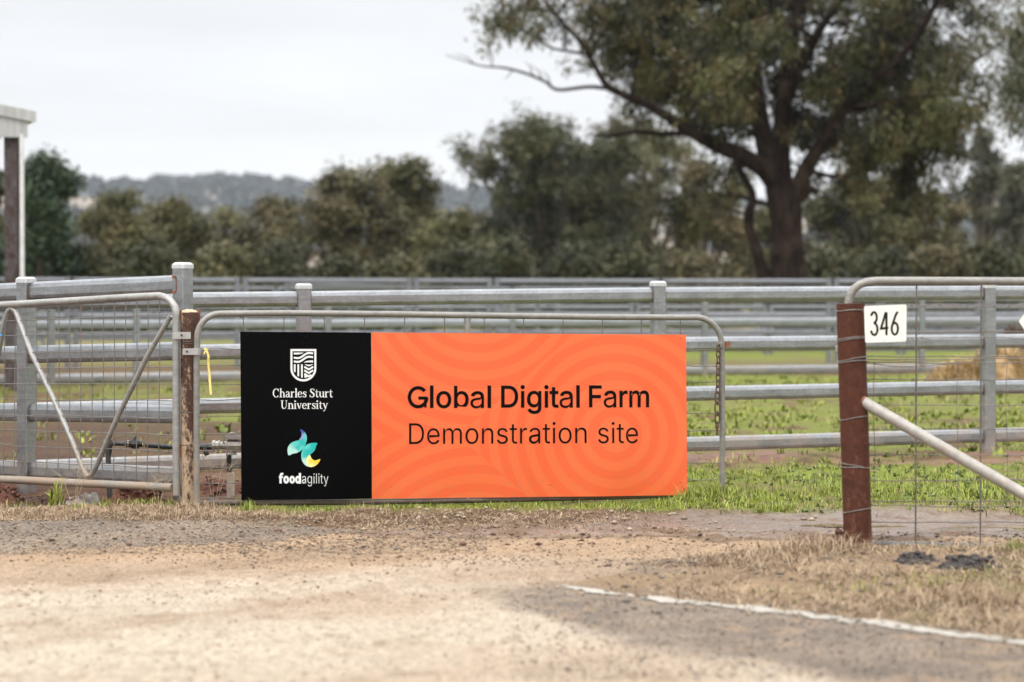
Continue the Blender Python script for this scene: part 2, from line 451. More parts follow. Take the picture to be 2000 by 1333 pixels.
GLYPHS = {"C":[510,[[[293,-7,267,-7,223,-7],[184,4,150,25,116,46],[89,76,70,115,50,154],[40,201,40,254,40,308],[50,354,70,393,89,432],[116,462,150,484,184,505],[223,516,267,516,293,516],[317,512,340,504,363,497],[384,486,402,471,420,457],[436,439,448,418,460,398],[468,374,473,348,451,348],[430,348,408,348,404,366],[398,381,389,395,381,408],[370,419,357,428,345,438],[331,444,315,449,300,454],[284,456,267,456,236,456],[208,448,184,432,159,417],[139,394,125,364,111,334],[103,297,103,254,103,211],[111,175,125,145,140,115],[159,92,184,76,209,61],[236,53,267,53,284,53],[300,55,315,60,331,65],[345,71,357,81,370,90],[381,101,389,114,398,128],[404,143,408,160,430,160],[451,160,473,160,469,135],[460,111,448,91,436,70],[421,52,402,38,384,23],[363,12,341,5,318,-3]]]],"D":[502,[[[271,0,219,0,178,0],[137,0,96,0,96,19],[96,38,96,57,136,57],[175,57,215,57,256,57],[291,65,318,81,345,97],[366,119,379,149,392,179],[399,214,399,255,399,296],[392,331,379,361,366,390],[346,412,320,428,293,444],[260,452,221,452,178,452],[136,452,93,452,93,471],[93,490,93,509,137,509],[181,509,225,509,275,509],[317,499,353,478,388,458],[415,429,433,391,452,353],[462,308,462,255,462,202],[452,157,433,119,414,81],[387,51,351,31,314,10]],[[103,509,125,509,125,339],[125,170,125,0,103,0],[82,0,60,0,60,170],[60,339,60,509,82,509]]]],"E":[419,[[[165,0,60,0,60,170],[60,339,60,509,164,509],[268,509,372,509,372,490],[372,471,372,452,290,452],[207,452,125,452,125,396],[125,341,125,286,202,286],[278,286,355,286,355,267],[355,248,355,229,278,229],[202,229,125,229,125,172],[125,114,125,57,208,57],[292,57,375,57,375,38],[375,19,375,0,270,0]]]],"F":[410,[[[82,0,60,0,60,170],[60,339,60,509,163,509],[266,509,369,509,369,490],[369,471,369,452,288,452],[206,452,125,452,125,394],[125,336,125,278,198,278],[272,278,346,278,346,259],[346,240,346,221,272,221],[198,221,125,221,125,147],[125,74,125,0,103,0]]]],"G":[520,[[[309,-7,269,-7,223,-7],[184,4,149,25,115,46],[88,77,69,116,50,155],[40,201,40,254,40,308],[50,354,69,393,88,432],[115,462,149,484,183,505],[221,516,265,516,292,516],[317,512,340,504,364,496],[385,484,403,469,422,454],[437,437,449,416,461,396],[470,373,474,349,452,349],[430,349,408,349,403,365],[396,380,387,393,379,406],[368,417,356,427,344,436],[330,444,315,448,300,453],[283,456,265,456,235,456],[208,448,183,432,159,417],[139,394,125,364,111,334],[103,297,103,254,103,211],[111,175,125,145,140,115],[159,92,184,76,209,61],[237,53,269,53,297,53],[323,59,345,71,367,83],[384,101,396,123,409,146],[415,172,415,202,421,201],[428,200,434,199,384,199],[333,199,283,199,283,218],[283,237,283,256,348,256],[413,256,478,256,478,237],[478,219,478,200,478,158],[469,122,451,91,433,60],[408,36,377,19,345,2]]]],"L":[393,[[[160,0,60,0,60,170],[60,339,60,509,82,509],[103,509,125,509,125,358],[125,208,125,57,203,57],[282,57,361,57,361,38],[361,19,361,0,261,0]]]],"O":[533,[[[311,-7,267,-7,223,-7],[184,4,150,25,116,46],[90,76,70,115,50,154],[40,201,40,254,40,308],[50,354,70,393,90,432],[116,462,150,484,184,505],[223,516,267,516,311,516],[350,505,384,484,418,462],[444,432,464,393,483,354],[493,308,493,254,493,201],[483,154,464,115,444,76],[418,46,384,25,350,4]],[[236,53,267,53,297,53],[325,61,349,76,374,91],[394,114,408,144,423,174],[430,211,430,254,430,298],[423,335,408,365,394,395],[374,417,349,433,325,448],[297,456,267,456,236,456],[209,448,184,433,159,417],[140,394,125,364,111,334],[103,297,103,254,103,211],[111,174,125,144,140,114],[159,92,184,76,209,61]]]],"P":[445,[[[82,0,60,0,60,170],[60,339,60,509,118,509],[177,509,235,509,274,509],[307,502,332,487,358,473],[377,454,390,430,402,405],[409,378,409,348,409,317],[402,290,390,265,377,241],[358,222,332,207,307,193],[274,186,235,186,193,186],[151,186,109,186,109,205],[109,224,109,242,150,242],[191,242,233,242,259,242],[281,247,297,256,313,265],[325,278,333,294,341,310],[344,328,344,348,344,368],[341,386,333,402,325,417],[313,430,297,439,280,448],[259,452,232,452,196,452],[160,452,125,452,125,301],[125,151,125,0,103,0]]]],"R":[449,[[[82,0,60,0,60,170],[60,339,60,509,119,509],[177,509,236,509,275,509],[307,502,333,489,359,475],[378,457,390,433,403,410],[409,382,409,352,409,321],[403,295,390,271,378,248],[359,230,333,217,307,204],[275,198,236,198,189,198],[143,198,96,198,96,217],[96,236,96,255,142,255],[188,255,234,255,260,255],[281,259,298,267,314,275],[326,286,334,300,341,315],[345,332,345,352,345,372],[341,390,334,405,326,420],[314,431,298,440,281,448],[259,452,233,452,197,452],[161,452,125,452,125,301],[125,151,125,0,103,0]],[[378,0,353,0,312,76],[271,153,230,229,254,229],[279,229,303,229,344,153],[386,76,428,0,403,0]]]],"S":[447,[[[263,-9,224,-9,187,-9],[155,-3,128,9,100,21],[79,38,64,60,49,82],[40,107,38,137,60,137],[82,137,104,137,106,117],[112,101,123,88,134,75],[149,65,166,59,184,52],[203,49,224,49,247,49],[268,53,286,60,304,68],[319,78,329,92,340,105],[346,121,346,139,346,155],[341,169,332,179,323,189],[311,198,296,205,281,211],[264,217,245,222,224,228],[204,234,184,239,142,251],[109,268,86,289,63,311],[52,339,52,372,52,401],[60,426,75,448,90,469],[111,486,138,498,164,510],[194,516,227,516,261,516],[290,510,316,498,342,486],[362,469,377,449,392,428],[400,404,401,378,380,378],[358,378,337,378,335,403],[323,423,302,437,281,451],[256,459,225,459,203,459],[184,455,167,448,151,441],[138,431,129,418,120,406],[115,391,115,376,115,358],[120,344,131,334,142,323],[154,314,169,308,184,302],[199,297,212,293,230,289],[247,284,264,279,279,275],[295,270,312,264,328,257],[344,248,359,238,373,227],[385,214,395,198,404,181],[408,162,408,139,408,111],[401,86,386,64,372,41],[351,24,323,11,296,-2]]]],"T":[449,[[[85,452,32,452,32,471],[32,490,32,509,160,509],[288,509,417,509,417,490],[417,471,417,452,363,452],[310,452,257,452,257,301],[257,151,257,0,235,0],[214,0,193,0,193,151],[193,301,193,452,139,452]]]],"U":[517,[[[299,-8,259,-8,219,-8],[184,0,154,15,124,31],[101,53,85,80,68,107],[60,138,60,173,60,285],[60,397,60,509,81,509],[103,509,124,509,124,399],[124,288,124,178,124,154],[130,132,141,113,152,94],[167,79,187,68,207,57],[231,52,259,52,287,52],[311,57,331,68,351,79],[366,94,377,113,387,132],[393,154,393,178,393,288],[393,399,393,509,414,509],[436,509,457,509,457,397],[457,285,457,173,457,138],[449,107,433,80,416,53],[393,31,363,15,334,0]]]],"a":[389,[[[182,-9,160,-9,136,-9],[114,-4,94,5,75,14],[59,27,48,45,36,62],[30,83,30,108,30,130],[35,147,43,161,52,175],[63,185,78,193,92,201],[108,207,125,211,143,215],[160,218,178,220,201,223],[219,225,234,227,248,228],[258,231,265,235,272,239],[276,245,276,255,276,255],[276,256,276,257,276,272],[273,286,267,297,261,308],[252,316,240,322,228,328],[213,331,196,331,178,331],[162,328,149,322,136,317],[126,309,118,301,110,292],[104,283,100,274,80,280],[61,285,41,291,50,314],[62,332,79,346,95,360],[113,369,133,375,153,381],[173,384,194,384,208,384],[223,383,239,379,255,376],[271,370,286,360,301,351],[313,338,322,320,332,303],[337,280,337,251,337,168],[337,84,337,0,317,0],[297,0,277,0,277,17],[277,35,277,52,275,52],[274,52,272,52,268,43],[261,34,252,25,243,15],[230,7,215,1,200,-5]],[[155,45,170,45,193,45],[212,50,228,59,243,68],[255,79,263,93,271,107],[276,122,276,138,276,155],[276,173,276,190,273,187],[268,184,259,182,251,180],[242,178,231,176,221,174],[210,172,200,171,190,170],[182,169,175,168,161,166],[147,163,134,159,121,154],[111,148,103,139,96,131],[92,119,92,105,92,92],[95,81,102,72,109,63],[118,57,130,52,142,48]]]],"b":[424,[[[261,-8,229,-8,206,-8],[187,-4,172,4,158,12],[146,21,138,31,129,42],[123,51,118,59,116,59],[114,59,112,59,112,39],[112,20,112,0,92,0],[72,0,53,0,53,170],[53,339,53,509,73,509],[93,509,114,509,114,446],[114,382,114,319,115,319],[117,319,118,319,123,327],[129,336,137,346,145,356],[157,365,171,373,186,381],[205,384,229,384,261,384],[289,376,313,361,337,345],[356,322,370,293,383,263],[390,229,390,189,390,149],[383,114,370,84,356,55],[337,32,313,16,289,0]],[[197,47,220,47,244,47],[263,53,279,66,295,78],[308,95,316,117,324,138],[328,162,328,189,328,216],[324,240,316,261,308,282],[296,299,280,311,264,324],[244,330,220,330,197,330],[177,324,161,312,145,300],[133,284,125,263,117,242],[113,217,113,189,113,161],[117,136,125,115,133,94],[146,77,162,65,178,53]]]],"d":[424,[[[219,-8,195,-8,164,-8],[136,0,111,16,87,32],[68,55,55,84,41,114],[34,149,34,189,34,229],[41,263,55,293,69,322],[88,345,112,361,136,376],[164,384,196,384,219,384],[238,381,253,373,268,365],[279,356,287,346,296,336],[302,327,306,319,308,319],[309,319,311,319,311,382],[311,446,311,509,331,509],[351,509,372,509,372,339],[372,170,372,0,352,0],[332,0,313,0,313,20],[313,39,313,59,311,59],[309,59,307,59,302,51],[295,42,287,31,278,21],[267,12,252,4,238,-4]],[[181,47,205,47,227,47],[247,53,263,65,279,77],[291,94,299,115,308,136],[312,161,312,189,312,217],[308,242,300,263,292,284],[279,300,263,312,247,324],[228,330,205,330,181,330],[161,324,145,311,129,299],[116,282,108,261,100,240],[96,216,96,189,96,162],[100,138,109,117,117,95],[129,78,145,66,161,53]]]],"e":[404,[[[238,-8,212,-8,175,-8],[143,0,117,16,90,33],[70,56,56,85,41,114],[34,148,34,187,34,226],[41,260,55,290,69,319],[89,343,115,359,141,376],[171,384,205,384,226,384],[246,381,266,374,285,367],[303,356,319,341,335,326],[348,306,357,282,366,258],[371,228,371,194,371,186],[371,178,371,169,272,169],[174,169,75,169,75,187],[75,204,75,221,163,221],[250,221,338,221,329,215],[319,208,310,202,310,227],[306,249,298,269,290,288],[278,303,263,314,247,325],[228,330,205,330,182,330],[163,325,146,313,130,302],[118,288,109,270,100,251],[96,232,96,211,96,200],[96,189,96,178,96,150],[101,126,110,106,120,87],[134,72,151,61,168,51],[189,46,212,46,228,46],[241,48,254,53,266,57],[277,64,285,73,294,82],[301,93,306,105,325,101],[345,96,365,91,359,71],[349,54,335,39,321,24],[303,13,283,4,262,-4]]]],"f":[254,[[[154,379,228,379,228,362],[228,344,228,327,154,327],[80,327,6,327,6,344],[6,362,6,379,80,379]],[[101,0,81,0,81,144],[81,288,81,432,81,453],[86,471,96,486,106,500],[119,511,135,519,152,526],[169,530,187,530,201,530],[213,529,222,527,232,525],[238,523,243,521,238,503],[233,486,227,468,224,470],[220,471,215,472,210,473],[203,474,195,474,176,474],[163,469,154,460,146,451],[142,437,142,419,142,279],[142,140,142,0,121,0]]]],"g":[425,[[[238,-151,207,-151,179,-151],[155,-147,134,-140,113,-132],[96,-123,82,-110,69,-98],[58,-84,51,-69,67,-60],[84,-50,101,-41,107,-49],[113,-57,122,-66,130,-75],[141,-82,154,-88,168,-94],[186,-97,207,-97,238,-97],[263,-90,282,-75,302,-60],[311,-37,311,-6,311,19],[311,44,311,68,310,68],[308,68,306,68,301,60],[295,51,287,41,278,32],[267,23,252,16,238,8],[219,5,195,5,164,5],[137,12,113,27,88,41],[69,62,55,90,41,118],[34,152,34,191,34,230],[41,264,55,293,69,322],[88,345,112,361,137,376],[165,384,196,384,220,384],[239,381,253,373,268,365],[280,356,288,346,297,336],[303,327,308,319,309,319],[311,319,313,319,313,339],[313,359,313,379,333,379],[353,379,372,379,372,250],[372,121,372,-9,372,-42],[365,-69,350,-90,335,-111],[316,-126,291,-136,266,-146]],[[181,59,205,59,228,59],[248,64,264,75,280,86],[292,101,300,121,308,141],[312,165,312,193,312,220],[308,243,300,264,292,284],[280,301,264,312,248,324],[228,330,205,330,181,330],[161,324,145,312,129,299],[117,283,109,262,100,242],[96,219,96,193,96,166],[100,143,109,123,117,103],[129,87,145,76,162,65]]]],"i":[167,[[[73,0,53,0,53,126],[53,253,53,379,73,379],[93,379,114,379,114,253],[114,126,114,0,93,0]],[[95,443,84,443,72,443],[62,447,54,455,45,462],[41,472,41,483,41,494],[45,504,54,512,62,520],[72,524,84,524,95,524],[106,520,114,512,122,504],[126,494,126,483,126,472],[122,462,114,455,106,447]]]],"l":[175,[[[55,0,55,0,55,0],[55,517,55,517,55,517],[120,517,120,517,120,517],[120,0,120,0,120,0]]]],"m":[610,[[[73,0,53,0,53,126],[53,253,53,379,72,379],[92,379,112,379,112,351],[112,323,112,295,111,295],[109,295,108,295,113,316],[121,332,132,346,144,359],[157,369,172,376,187,383],[203,386,219,386,247,386],[270,378,287,361,305,344],[316,322,321,295,318,295],[315,295,312,295,317,313],[325,329,337,343,349,357],[364,367,381,375,398,382],[416,386,437,386,459,386],[479,381,497,372,515,362],[530,348,541,328,551,309],[557,285,557,255,557,170],[557,85,557,0,536,0],[516,0,496,0,496,85],[496,169,496,254,496,281],[488,301,473,313,457,325],[439,330,419,330,402,330],[387,327,374,320,362,313],[352,303,345,290,339,278],[335,263,335,247,335,165],[335,82,335,0,315,0],[295,0,274,0,274,87],[274,173,274,260,274,281],[267,298,253,311,239,324],[221,330,199,330,185,330],[171,327,158,320,144,313],[134,303,126,289,118,276],[114,258,114,238,114,159],[114,79,114,0,93,0]]]],"n":[410,[[[114,249,114,227,114,151],[114,76,114,0,93,0],[73,0,53,0,53,126],[53,253,53,379,72,379],[92,379,112,379,112,349],[112,318,112,287,109,287],[106,287,102,287,114,322],[131,347,152,362,174,377],[199,384,227,384,253,384],[276,379,295,369,314,358],[330,342,341,321,352,299],[357,273,357,240,357,160],[357,80,357,0,337,0],[316,0,296,0,296,78],[296,157,296,235,296,265],[288,288,273,304,258,321],[237,329,210,329,192,329],[175,325,161,317,146,309],[135,298,126,283,118,267]]]],"o":[415,[[[242,-8,207,-8,173,-8],[143,0,117,16,91,33],[71,56,56,85,41,114],[34,149,34,187,34,227],[41,262,56,291,71,321],[91,343,117,360,143,376],[173,384,207,384,242,384],[273,376,299,360,325,343],[345,321,359,291,374,262],[381,227,381,187,381,149],[374,114,359,85,345,56],[325,33,299,16,273,0]],[[182,46,207,46,233,46],[254,53,270,66,287,79],[299,96,307,117,315,139],[319,162,319,187,319,213],[315,236,307,258,299,280],[287,297,270,310,254,323],[233,330,207,330,182,330],[161,323,145,310,129,297],[116,280,108,258,100,237],[96,213,96,187,96,162],[100,139,108,117,116,96],[129,79,145,66,161,53]]]],"r":[259,[[[73,0,53,0,53,126],[53,253,53,379,72,379],[92,379,112,379,112,360],[112,340,112,321,113,321],[114,321,115,321,122,340],[135,355,152,367,170,379],[190,385,213,385,218,385],[223,385,229,384,235,384],[240,384,243,384,243,363],[243,343,243,322,242,323],[237,323,230,324,223,325],[215,326,207,326,189,326],[173,322,159,315,145,307],[134,297,126,284,118,270],[114,255,114,237,114,158],[114,79,114,0,93,0]]]],"s":[365,[[[211,-8,182,-8,156,-8],[133,-4,112,3,92,11],[75,23,62,38,49,53],[40,72,36,94,55,98],[74,102,94,107,99,86],[109,70,124,60,139,50],[158,45,181,45,208,45],[229,51,244,62,260,74],[268,87,268,103,268,116],[263,127,254,136,245,144],[231,151,212,155,191,160],[170,165,149,170,115,178],[89,191,72,208,55,225],[47,247,47,274,47,296],[53,315,65,332,77,348],[94,361,115,370,136,380],[160,384,187,384,213,384],[235,380,254,372,272,365],[287,353,299,339,310,325],[319,309,324,290,305,286],[287,281,268,277,263,292],[255,304,243,316,230,327],[212,333,187,333,165,333],[146,327,131,317,116,306],[109,293,109,277,109,263],[114,252,124,243,134,235],[150,228,172,223,191,218],[210,214,229,209,264,201],[290,188,306,171,323,154],[331,133,331,107,331,84],[325,64,312,47,300,30],[282,16,260,6,237,-3]]]],"t":[227,[[[138,379,204,379,204,362],[204,344,204,327,138,327],[72,327,6,327,6,344],[6,362,6,379,72,379]],[[65,345,65,471,85,471],[106,471,126,471,126,347],[126,222,126,98,126,81],[129,69,136,61,143,54],[154,50,170,50,174,50],[179,50,185,51,191,52],[197,53,202,54,206,36],[209,19,213,2,207,0],[200,-2,192,-3,184,-4],[176,-4,168,-4,136,-4],[110,4,92,21,74,38],[65,62,65,93,65,219]]]],"y":[389,[[[51,-140,47,-139,52,-121],[57,-103,61,-86,65,-86],[68,-87,71,-87,83,-90],[94,-91,104,-89,114,-87],[122,-82,130,-74,138,-66],[145,-53,151,-36,155,-24],[159,-13,163,-1,114,126],[66,252,17,379,40,379],[62,379,84,379,111,305],[138,230,165,155,174,132],[181,109,187,87,193,64],[199,42,206,21,198,21],[191,21,184,21,190,42],[196,64,202,87,209,110],[216,132,224,155,251,230],[278,305,305,379,327,379],[349,379,371,379,316,234],[260,88,204,-58,196,-78],[187,-94,177,-107,166,-120],[153,-129,139,-136,125,-142],[109,-145,91,-145,81,-145],[72,-144,65,-143,57,-142]]]]}
# ------------------------------------------------------------------ ground: one sheet, split into verge and road by face
K = 2.15            # how much brighter sunless daylight makes an albedo look in the picture
def alb(r, g, b):
    return np.array([min(0.62, v / K) for v in lin(r, g, b)])

CREAM, TAN, ORANGE = alb(249, 231, 207), alb(220, 188, 155), alb(222, 188, 152)
ASPH, ASPH_L = alb(168, 152, 137), alb(198, 178, 156)
MUDC, MUDD, REDM = alb(166, 136, 110), alb(122, 96, 76), alb(176, 126, 100)
STRAW, STRAWD = alb(186, 156, 122), alb(134, 106, 80)
GREEN, GREEN2, OLIVE = alb(150, 164, 58), alb(112, 122, 60), alb(150, 142, 80)
SOIL, SOILD = alb(138, 102, 78), alb(112, 80, 60)
FIELD = alb(168, 156, 112)

def to_px(x, y, z=0.0):
    """photo position of ground points (used while building, to place zones)"""
    dx, dy, dz = x, np.maximum(y, 0.6), z - CAM_H
    fwd = dy * CP - dz * SP
    up = dy * SP + dz * CP
    return 1000 + F * dx / fwd, 666.5 - F * up / fwd

def line_y(px, pts):
    xs, ys = zip(*pts)
    px = np.asarray(px, float)
    r = np.interp(px, xs, ys)
    s0 = (ys[1] - ys[0]) / (xs[1] - xs[0])
    s1 = (ys[-1] - ys[-2]) / (xs[-1] - xs[-2])
    r = np.where(px < xs[0], ys[0] + s0 * (px - xs[0]), r)
    return np.where(px > xs[-1], ys[-1] + s1 * (px - xs[-1]), r)

ASPH_TOP = [(-400, 1012), (0, 1013), (420, 1016), (700, 1030), (1000, 1048)]
ASPH_BOT = [(-400, 1100), (0, 1082), (300, 1068), (620, 1046), (860, 1034), (1000, 1040)]
VERGE_TOP = [(1000, 1140), (1130, 1132), (1330, 1092), (1520, 1066), (1640, 1050), (1800, 1062), (2000, 1062), (2400, 1064)]
EDGE = [(860, 1140), (1100, 1152), (1500, 1196), (2000, 1257), (2600, 1345)]
WEDGE_BOT = [(840, 1150), (1000, 1190), (1200, 1250), (1500, 1300), (1800, 1370), (2400, 1530)]

def zones(x, y):
    """albedo, wetness, straw density, green density at ground points"""
    px, py = to_px(x, y)
    px = np.clip(px, -1500, 3500)
    py = np.clip(py, 560, 2500)
    n1 = fbm(x * 1.3, y * 1.3, 3)
    n2 = fbm(x * 4.1, y * 4.1, 11)
    n3 = fbm(x * 0.35 + 5, y * 0.8, 23, 3)
    n4 = fbm(x * 14, y * 14, 31, 3)
    wob = (n1 - 0.5) * 26 + (n2 - 0.5) * 16 + (n4 - 0.5) * 6
    pyw = py + wob * np.clip((py - 600) / 420, 0.1, 1.2)
    def ins(top, bot, soft=6):
        return sstep(-soft, soft, pyw - line_y(px, top)) * sstep(-soft, soft, line_y(px, bot) - pyw)
    def band(a, b, soft=6):
        return sstep(a - soft, a + soft, pyw) * (1 - sstep(b - soft, b + soft, pyw))
    c = np.zeros(x.shape + (3,))
    wet = np.zeros(x.shape)
    straw = np.zeros(x.shape)
    green = np.zeros(x.shape)
    def lay(mask, col):
        nonlocal c
        c = c * (1 - mask[..., None]) + col * mask[..., None]
    one = np.ones(x.shape)
    # paddocks far off
    lay(one, FIELD)
    lay(sstep(640, 720, py), OLIVE)
    g = sstep(0.42, 0.6, n3 * 0.6 + n1 * 0.4)
    lay(sstep(640, 690, py) * g, GREEN)
    lay(band(712, 736) * 0.8, SOIL)
    lay(band(676, 702) * sstep(0.45, 0.55, n3), GREEN)
    m = band(734, 770) * sstep(1000, 1200, px)
    lay(m, GREEN); green = np.maximum(green, m)
    # yard between the gate and the first rails
    yard = sstep(740, 770, py) * (1 - sstep(990, 1010, py))
    gm = sstep(0.40, 0.54, n1 * 0.6 + n2 * 0.4 + 0.10 * sstep(700, 1200, px))
    lay(yard, SOIL * (0.72 + 0.56 * n4[..., None]) * (0.7 + 0.6 * n2[..., None]))
    lay(yard * gm, OLIVE)
    m = yard * gm * sstep(0.34, 0.52, n2); lay(m * 0.8, GREEN); green = np.maximum(green, m * 0.8)
    m = band(826, 905) * (1 - sstep(470, 520, px)); lay(m * 0.9, SOILD * (0.6 + 0.8 * n2[..., None])); green = green * (1 - m * 0.85)
    m = band(884, 908) * sstep(1250, 1360, px) * sstep(0.36, 0.5, n1 * 0.5 + n2 * 0.5); lay(m, REDM * (0.8 + 0.4 * n2[..., None])); wet = np.maximum(wet, m * 0.4); green = green * (1 - m)
    m = band(915, 985) * (1 - sstep(470, 520, px)); lay(m, SOIL * (0.6 + 0.8 * n4[..., None])); green = green * (1 - m * 0.7)
    m = band(908, 1000) * sstep(430, 620, px)
    gg = sstep(0.34, 0.5, n1 * 0.5 + n2 * 0.5)
    lay(m, OLIVE); lay(m * gg, GREEN)
    right = sstep(1250, 1380, px)
    green = np.maximum(green, m * (0.35 + 0.65 * gg) * (0.55 + 0.45 * right))
    # trodden straw in front of the gates
    m = band(988, 1022) * (1 - sstep(460, 640, px))
    lay(m, STRAW * (0.75 + 0.5 * n2[..., None])); straw = np.maximum(straw, m); green = green * (1 - 0.9 * m)
    m = ins([(400, 1004), (900, 998), (1300, 1000), (2000, 1003)], [(400, 1022), (900, 1030), (1300, 1030), (1700, 1020), (2000, 1018)])
    lay(m, STRAWD * (0.7 + 0.7 * n4[..., None])); straw = np.maximum(straw, m * 0.8)
    # dusty driveway and road
    road = sstep(1020, 1034, pyw) * sstep(400, 560, px) + sstep(1012, 1020, pyw) * (1 - sstep(400, 560, px))
    lay(np.clip(road, 0, 1), TAN * (0.82 + 0.36 * n2[..., None]))
    m = ins([(300, 1050), (900, 1045), (1500, 1048), (2000, 1050)], [(300, 1120), (900, 1100), (1500, 1085), (2000, 1070)], 10)
    lay(m, ORANGE * (0.85 + 0.3 * n2[..., None]))
    cm = sstep(1085, 1150, pyw) * (0.55 + 0.45 * sstep(0.35, 0.6, n1 * 0.5 + n3 * 0.5))
    lay(cm, CREAM)
    for pts, wd, k in (([(-200, 1140), (300, 1120), (620, 1082), (900, 1062)], 11, 0.75), ([(500, 1190), (900, 1130), (1400, 1100)], 9, 0.5),
                       ([(-200, 1230), (400, 1215), (800, 1180), (1050, 1150)], 22, 0.35), ([(-200, 1330), (600, 1340), (1200, 1310), (2000, 1420)], 30, 0.3)):
        m = np.exp(-((pyw - line_y(px, pts)) / wd) ** 2) * k * sstep(-400, 100, px)
        lay(m, TAN * 0.8)
    for off, kk in ((0, 0.5), (34, 0.4), (120, 0.35), (150, 0.3)):
        q = line_y(px, [(-400, 1168 + off), (400, 1150 + off), (900, 1118 + off * 0.8), (1500, 1080 + off * 0.4), (2000, 1062)])
        tread = 0.6 + 0.4 * np.sin(x * 55 + y * 20)
        m = np.exp(-((py - q + (n1 - 0.5) * 8) / (5 + off * 0.03)) ** 2) * kk * sstep(0.35, 0.55, n2) * tread
        lay(m, TAN * 0.74)
    speck = sstep(0.62, 0.72, fbm(x * 9, y * 6, 71, 4)) * sstep(1040, 1070, py)
    lay(speck * 0.45, TAN * 0.7)
    am = ins(ASPH_TOP, ASPH_BOT, 5)
    ac = ASPH[None] * (0.8 + 0.3 * n4[..., None]) if x.ndim == 1 else ASPH * (0.8 + 0.3 * n4[..., None])
    lay(am * (0.75 + 0.25 * sstep(0.35, 0.55, n2)), ac)
    lay(am * sstep(0.52, 0.66, n1) * 0.6, ASPH_L)
    # wet wheel tracks
    mt = ins([(700, 1034), (1000, 1022), (1300, 1018), (1700, 1006), (2100, 1004)], [(700, 1042), (1000, 1048), (1300, 1046), (1700, 1050), (2100, 1052)], 5)
    lay(mt, MUDC * (0.75 + 0.5 * n2[..., None]))
    wet = np.maximum(wet, mt * sstep(0.40, 0.55, n1 * 0.5 + n2 * 0.5))
    m = np.exp(-((pyw - line_y(px, [(600, 1040), (1000, 1056), (1300, 1052), (1700, 1048)])) / 3.0) ** 2) * sstep(650, 800, px)
    lay(m * 0.8, MUDD)
    pm_ = 1 - sstep(0.75, 1.15, np.hypot((x - 2.4) / 1.9, (y - 12.72) / 0.66) + (n2 - 0.5) * 0.35)
    lay(pm_, MUDC * (0.7 + 0.5 * n2[..., None])); wet = np.maximum(wet, pm_)
    straw, green = straw * (1 - pm_), green * (1 - pm_)
    # right verge
    vm = ins(VERGE_TOP, EDGE, 7) * sstep(1000, 1160, px)
    lay(vm, STRAW * (0.68 + 0.6 * n2[..., None]))
    lay(vm * sstep(0.5, 0.62, n1) * 0.7, STRAWD)
    lay(vm * sstep(0.5, 0.62, n3) * (1 - sstep(1180, 1500, px)) * 0.8, ASPH)
    lay(vm * sstep(0.5, 0.6, n2) * sstep(0.45, 0.6, n1) * 0.7, SOIL)
    straw = np.maximum(straw, vm * sstep(1180, 1420, px) * (0.35 + 0.65 * sstep(0.42, 0.56, n1)) * (1 - sstep(1690, 1720, px) * (1 - sstep(1076, 1084, py))))
    gv = vm * sstep(1500, 1800, px) * sstep(0.5, 0.62, n2 * 0.5 + n1 * 0.5)
    lay(gv * 0.5, OLIVE); green = np.maximum(green, gv * 0.5)
    # bare bitumen beside the edge line
    wm = ins([(p, q - 3) for p, q in EDGE], WEDGE_BOT, 16) * sstep(880, 1080, px)
    lay(wm * (0.8 + 0.2 * sstep(0.3, 0.6, n2)), ASPH * (0.78 + 0.3 * n4[..., None]))
    lay(wm * sstep(0.48, 0.62, 0.5 * n1 + 0.5 * n4) * 0.6, TAN * 0.85)
    roadmask = np.where(px < 950, pyw > line_y(px, ASPH_TOP), pyw > line_y(px, [(950, 1048), (1050, 1148), (1100, 1152), (2000, 1257), (2600, 1345)]))
    drive = (~roadmask) & (py > 1010) & (pyw > 1022) & (vm < 0.5) & (px > 600)
    return c, wet, np.clip(straw, 0, 1), np.clip(green, 0, 1), roadmask, drive, vm, am, wm

def gz(x, y, fine=True):
    """ground height"""
    x, y = np.asarray(x, float), np.asarray(y, float)
    px, py = to_px(x, y)
    near = np.exp(-((y - 13) / 9) ** 2)
    z = (fbm(x * 0.9, y * 0.9, 41, 3) - 0.5) * 0.05 * near
    # scrape beside the left gate, small banks, and the kerb of verge under the right gate
    z = z - 0.075 * np.exp(-(((x + 2.6) / 0.9) ** 2 + ((y - 14.45) / 0.75) ** 2))
    vt = sstep(9.0, 10.4, y) * (1 - sstep(10.9, 11.5, y)) * sstep(0.7, 1.5, x)
    z = z + 0.035 * vt
    z = z + 0.02 * np.exp(-(((x - 0.2) / 2.5) ** 2 + ((y - 13.1) / 0.3) ** 2))
    z = z - 0.02 * np.exp(-(((x - 2.3) / 1.2) ** 2 + ((y - 12.85) / 0.5) ** 2))
    rut = np.exp(-((y - 12.35 + 0.05 * np.sin(x * 2)) / 0.12) ** 2) * sstep(-0.6, 0.4, x)
    z = z - 0.025 * rut * (1 - sstep(0.5, 1.0, x))
    z = z - 0.05 * np.exp(-((y - 14.35) / 0.75) ** 2) * sstep(-2.2, -1.7, x) * (1 - sstep(0.7, 1.05, x))
    far = sstep(60, 400, y)
    z = z + far * (fbm(x * 0.01, y * 0.01, 5, 3) - 0.3) * 5
    if fine:
        rough = np.where(y < 60, 1.0, 0.0)
        rd = sstep(1030, 1090, py)
        z = z + rough * ((fbm(x * 6, y * 6, 51, 4) - 0.5) * (0.05 - 0.034 * rd) + (fbm(x * 22, y * 22, 61, 2) - 0.5) * (0.022 - 0.014 * rd))
    e = 1 - sstep(0.7, 1.15, np.hypot((x - 2.4) / 1.8, (y - 12.72) / 0.62))
    z = z * (1 - e) + (-0.043 + (fbm(x * 2.2, y * 5, 311, 3) - 0.5) * 0.035) * e
    return z

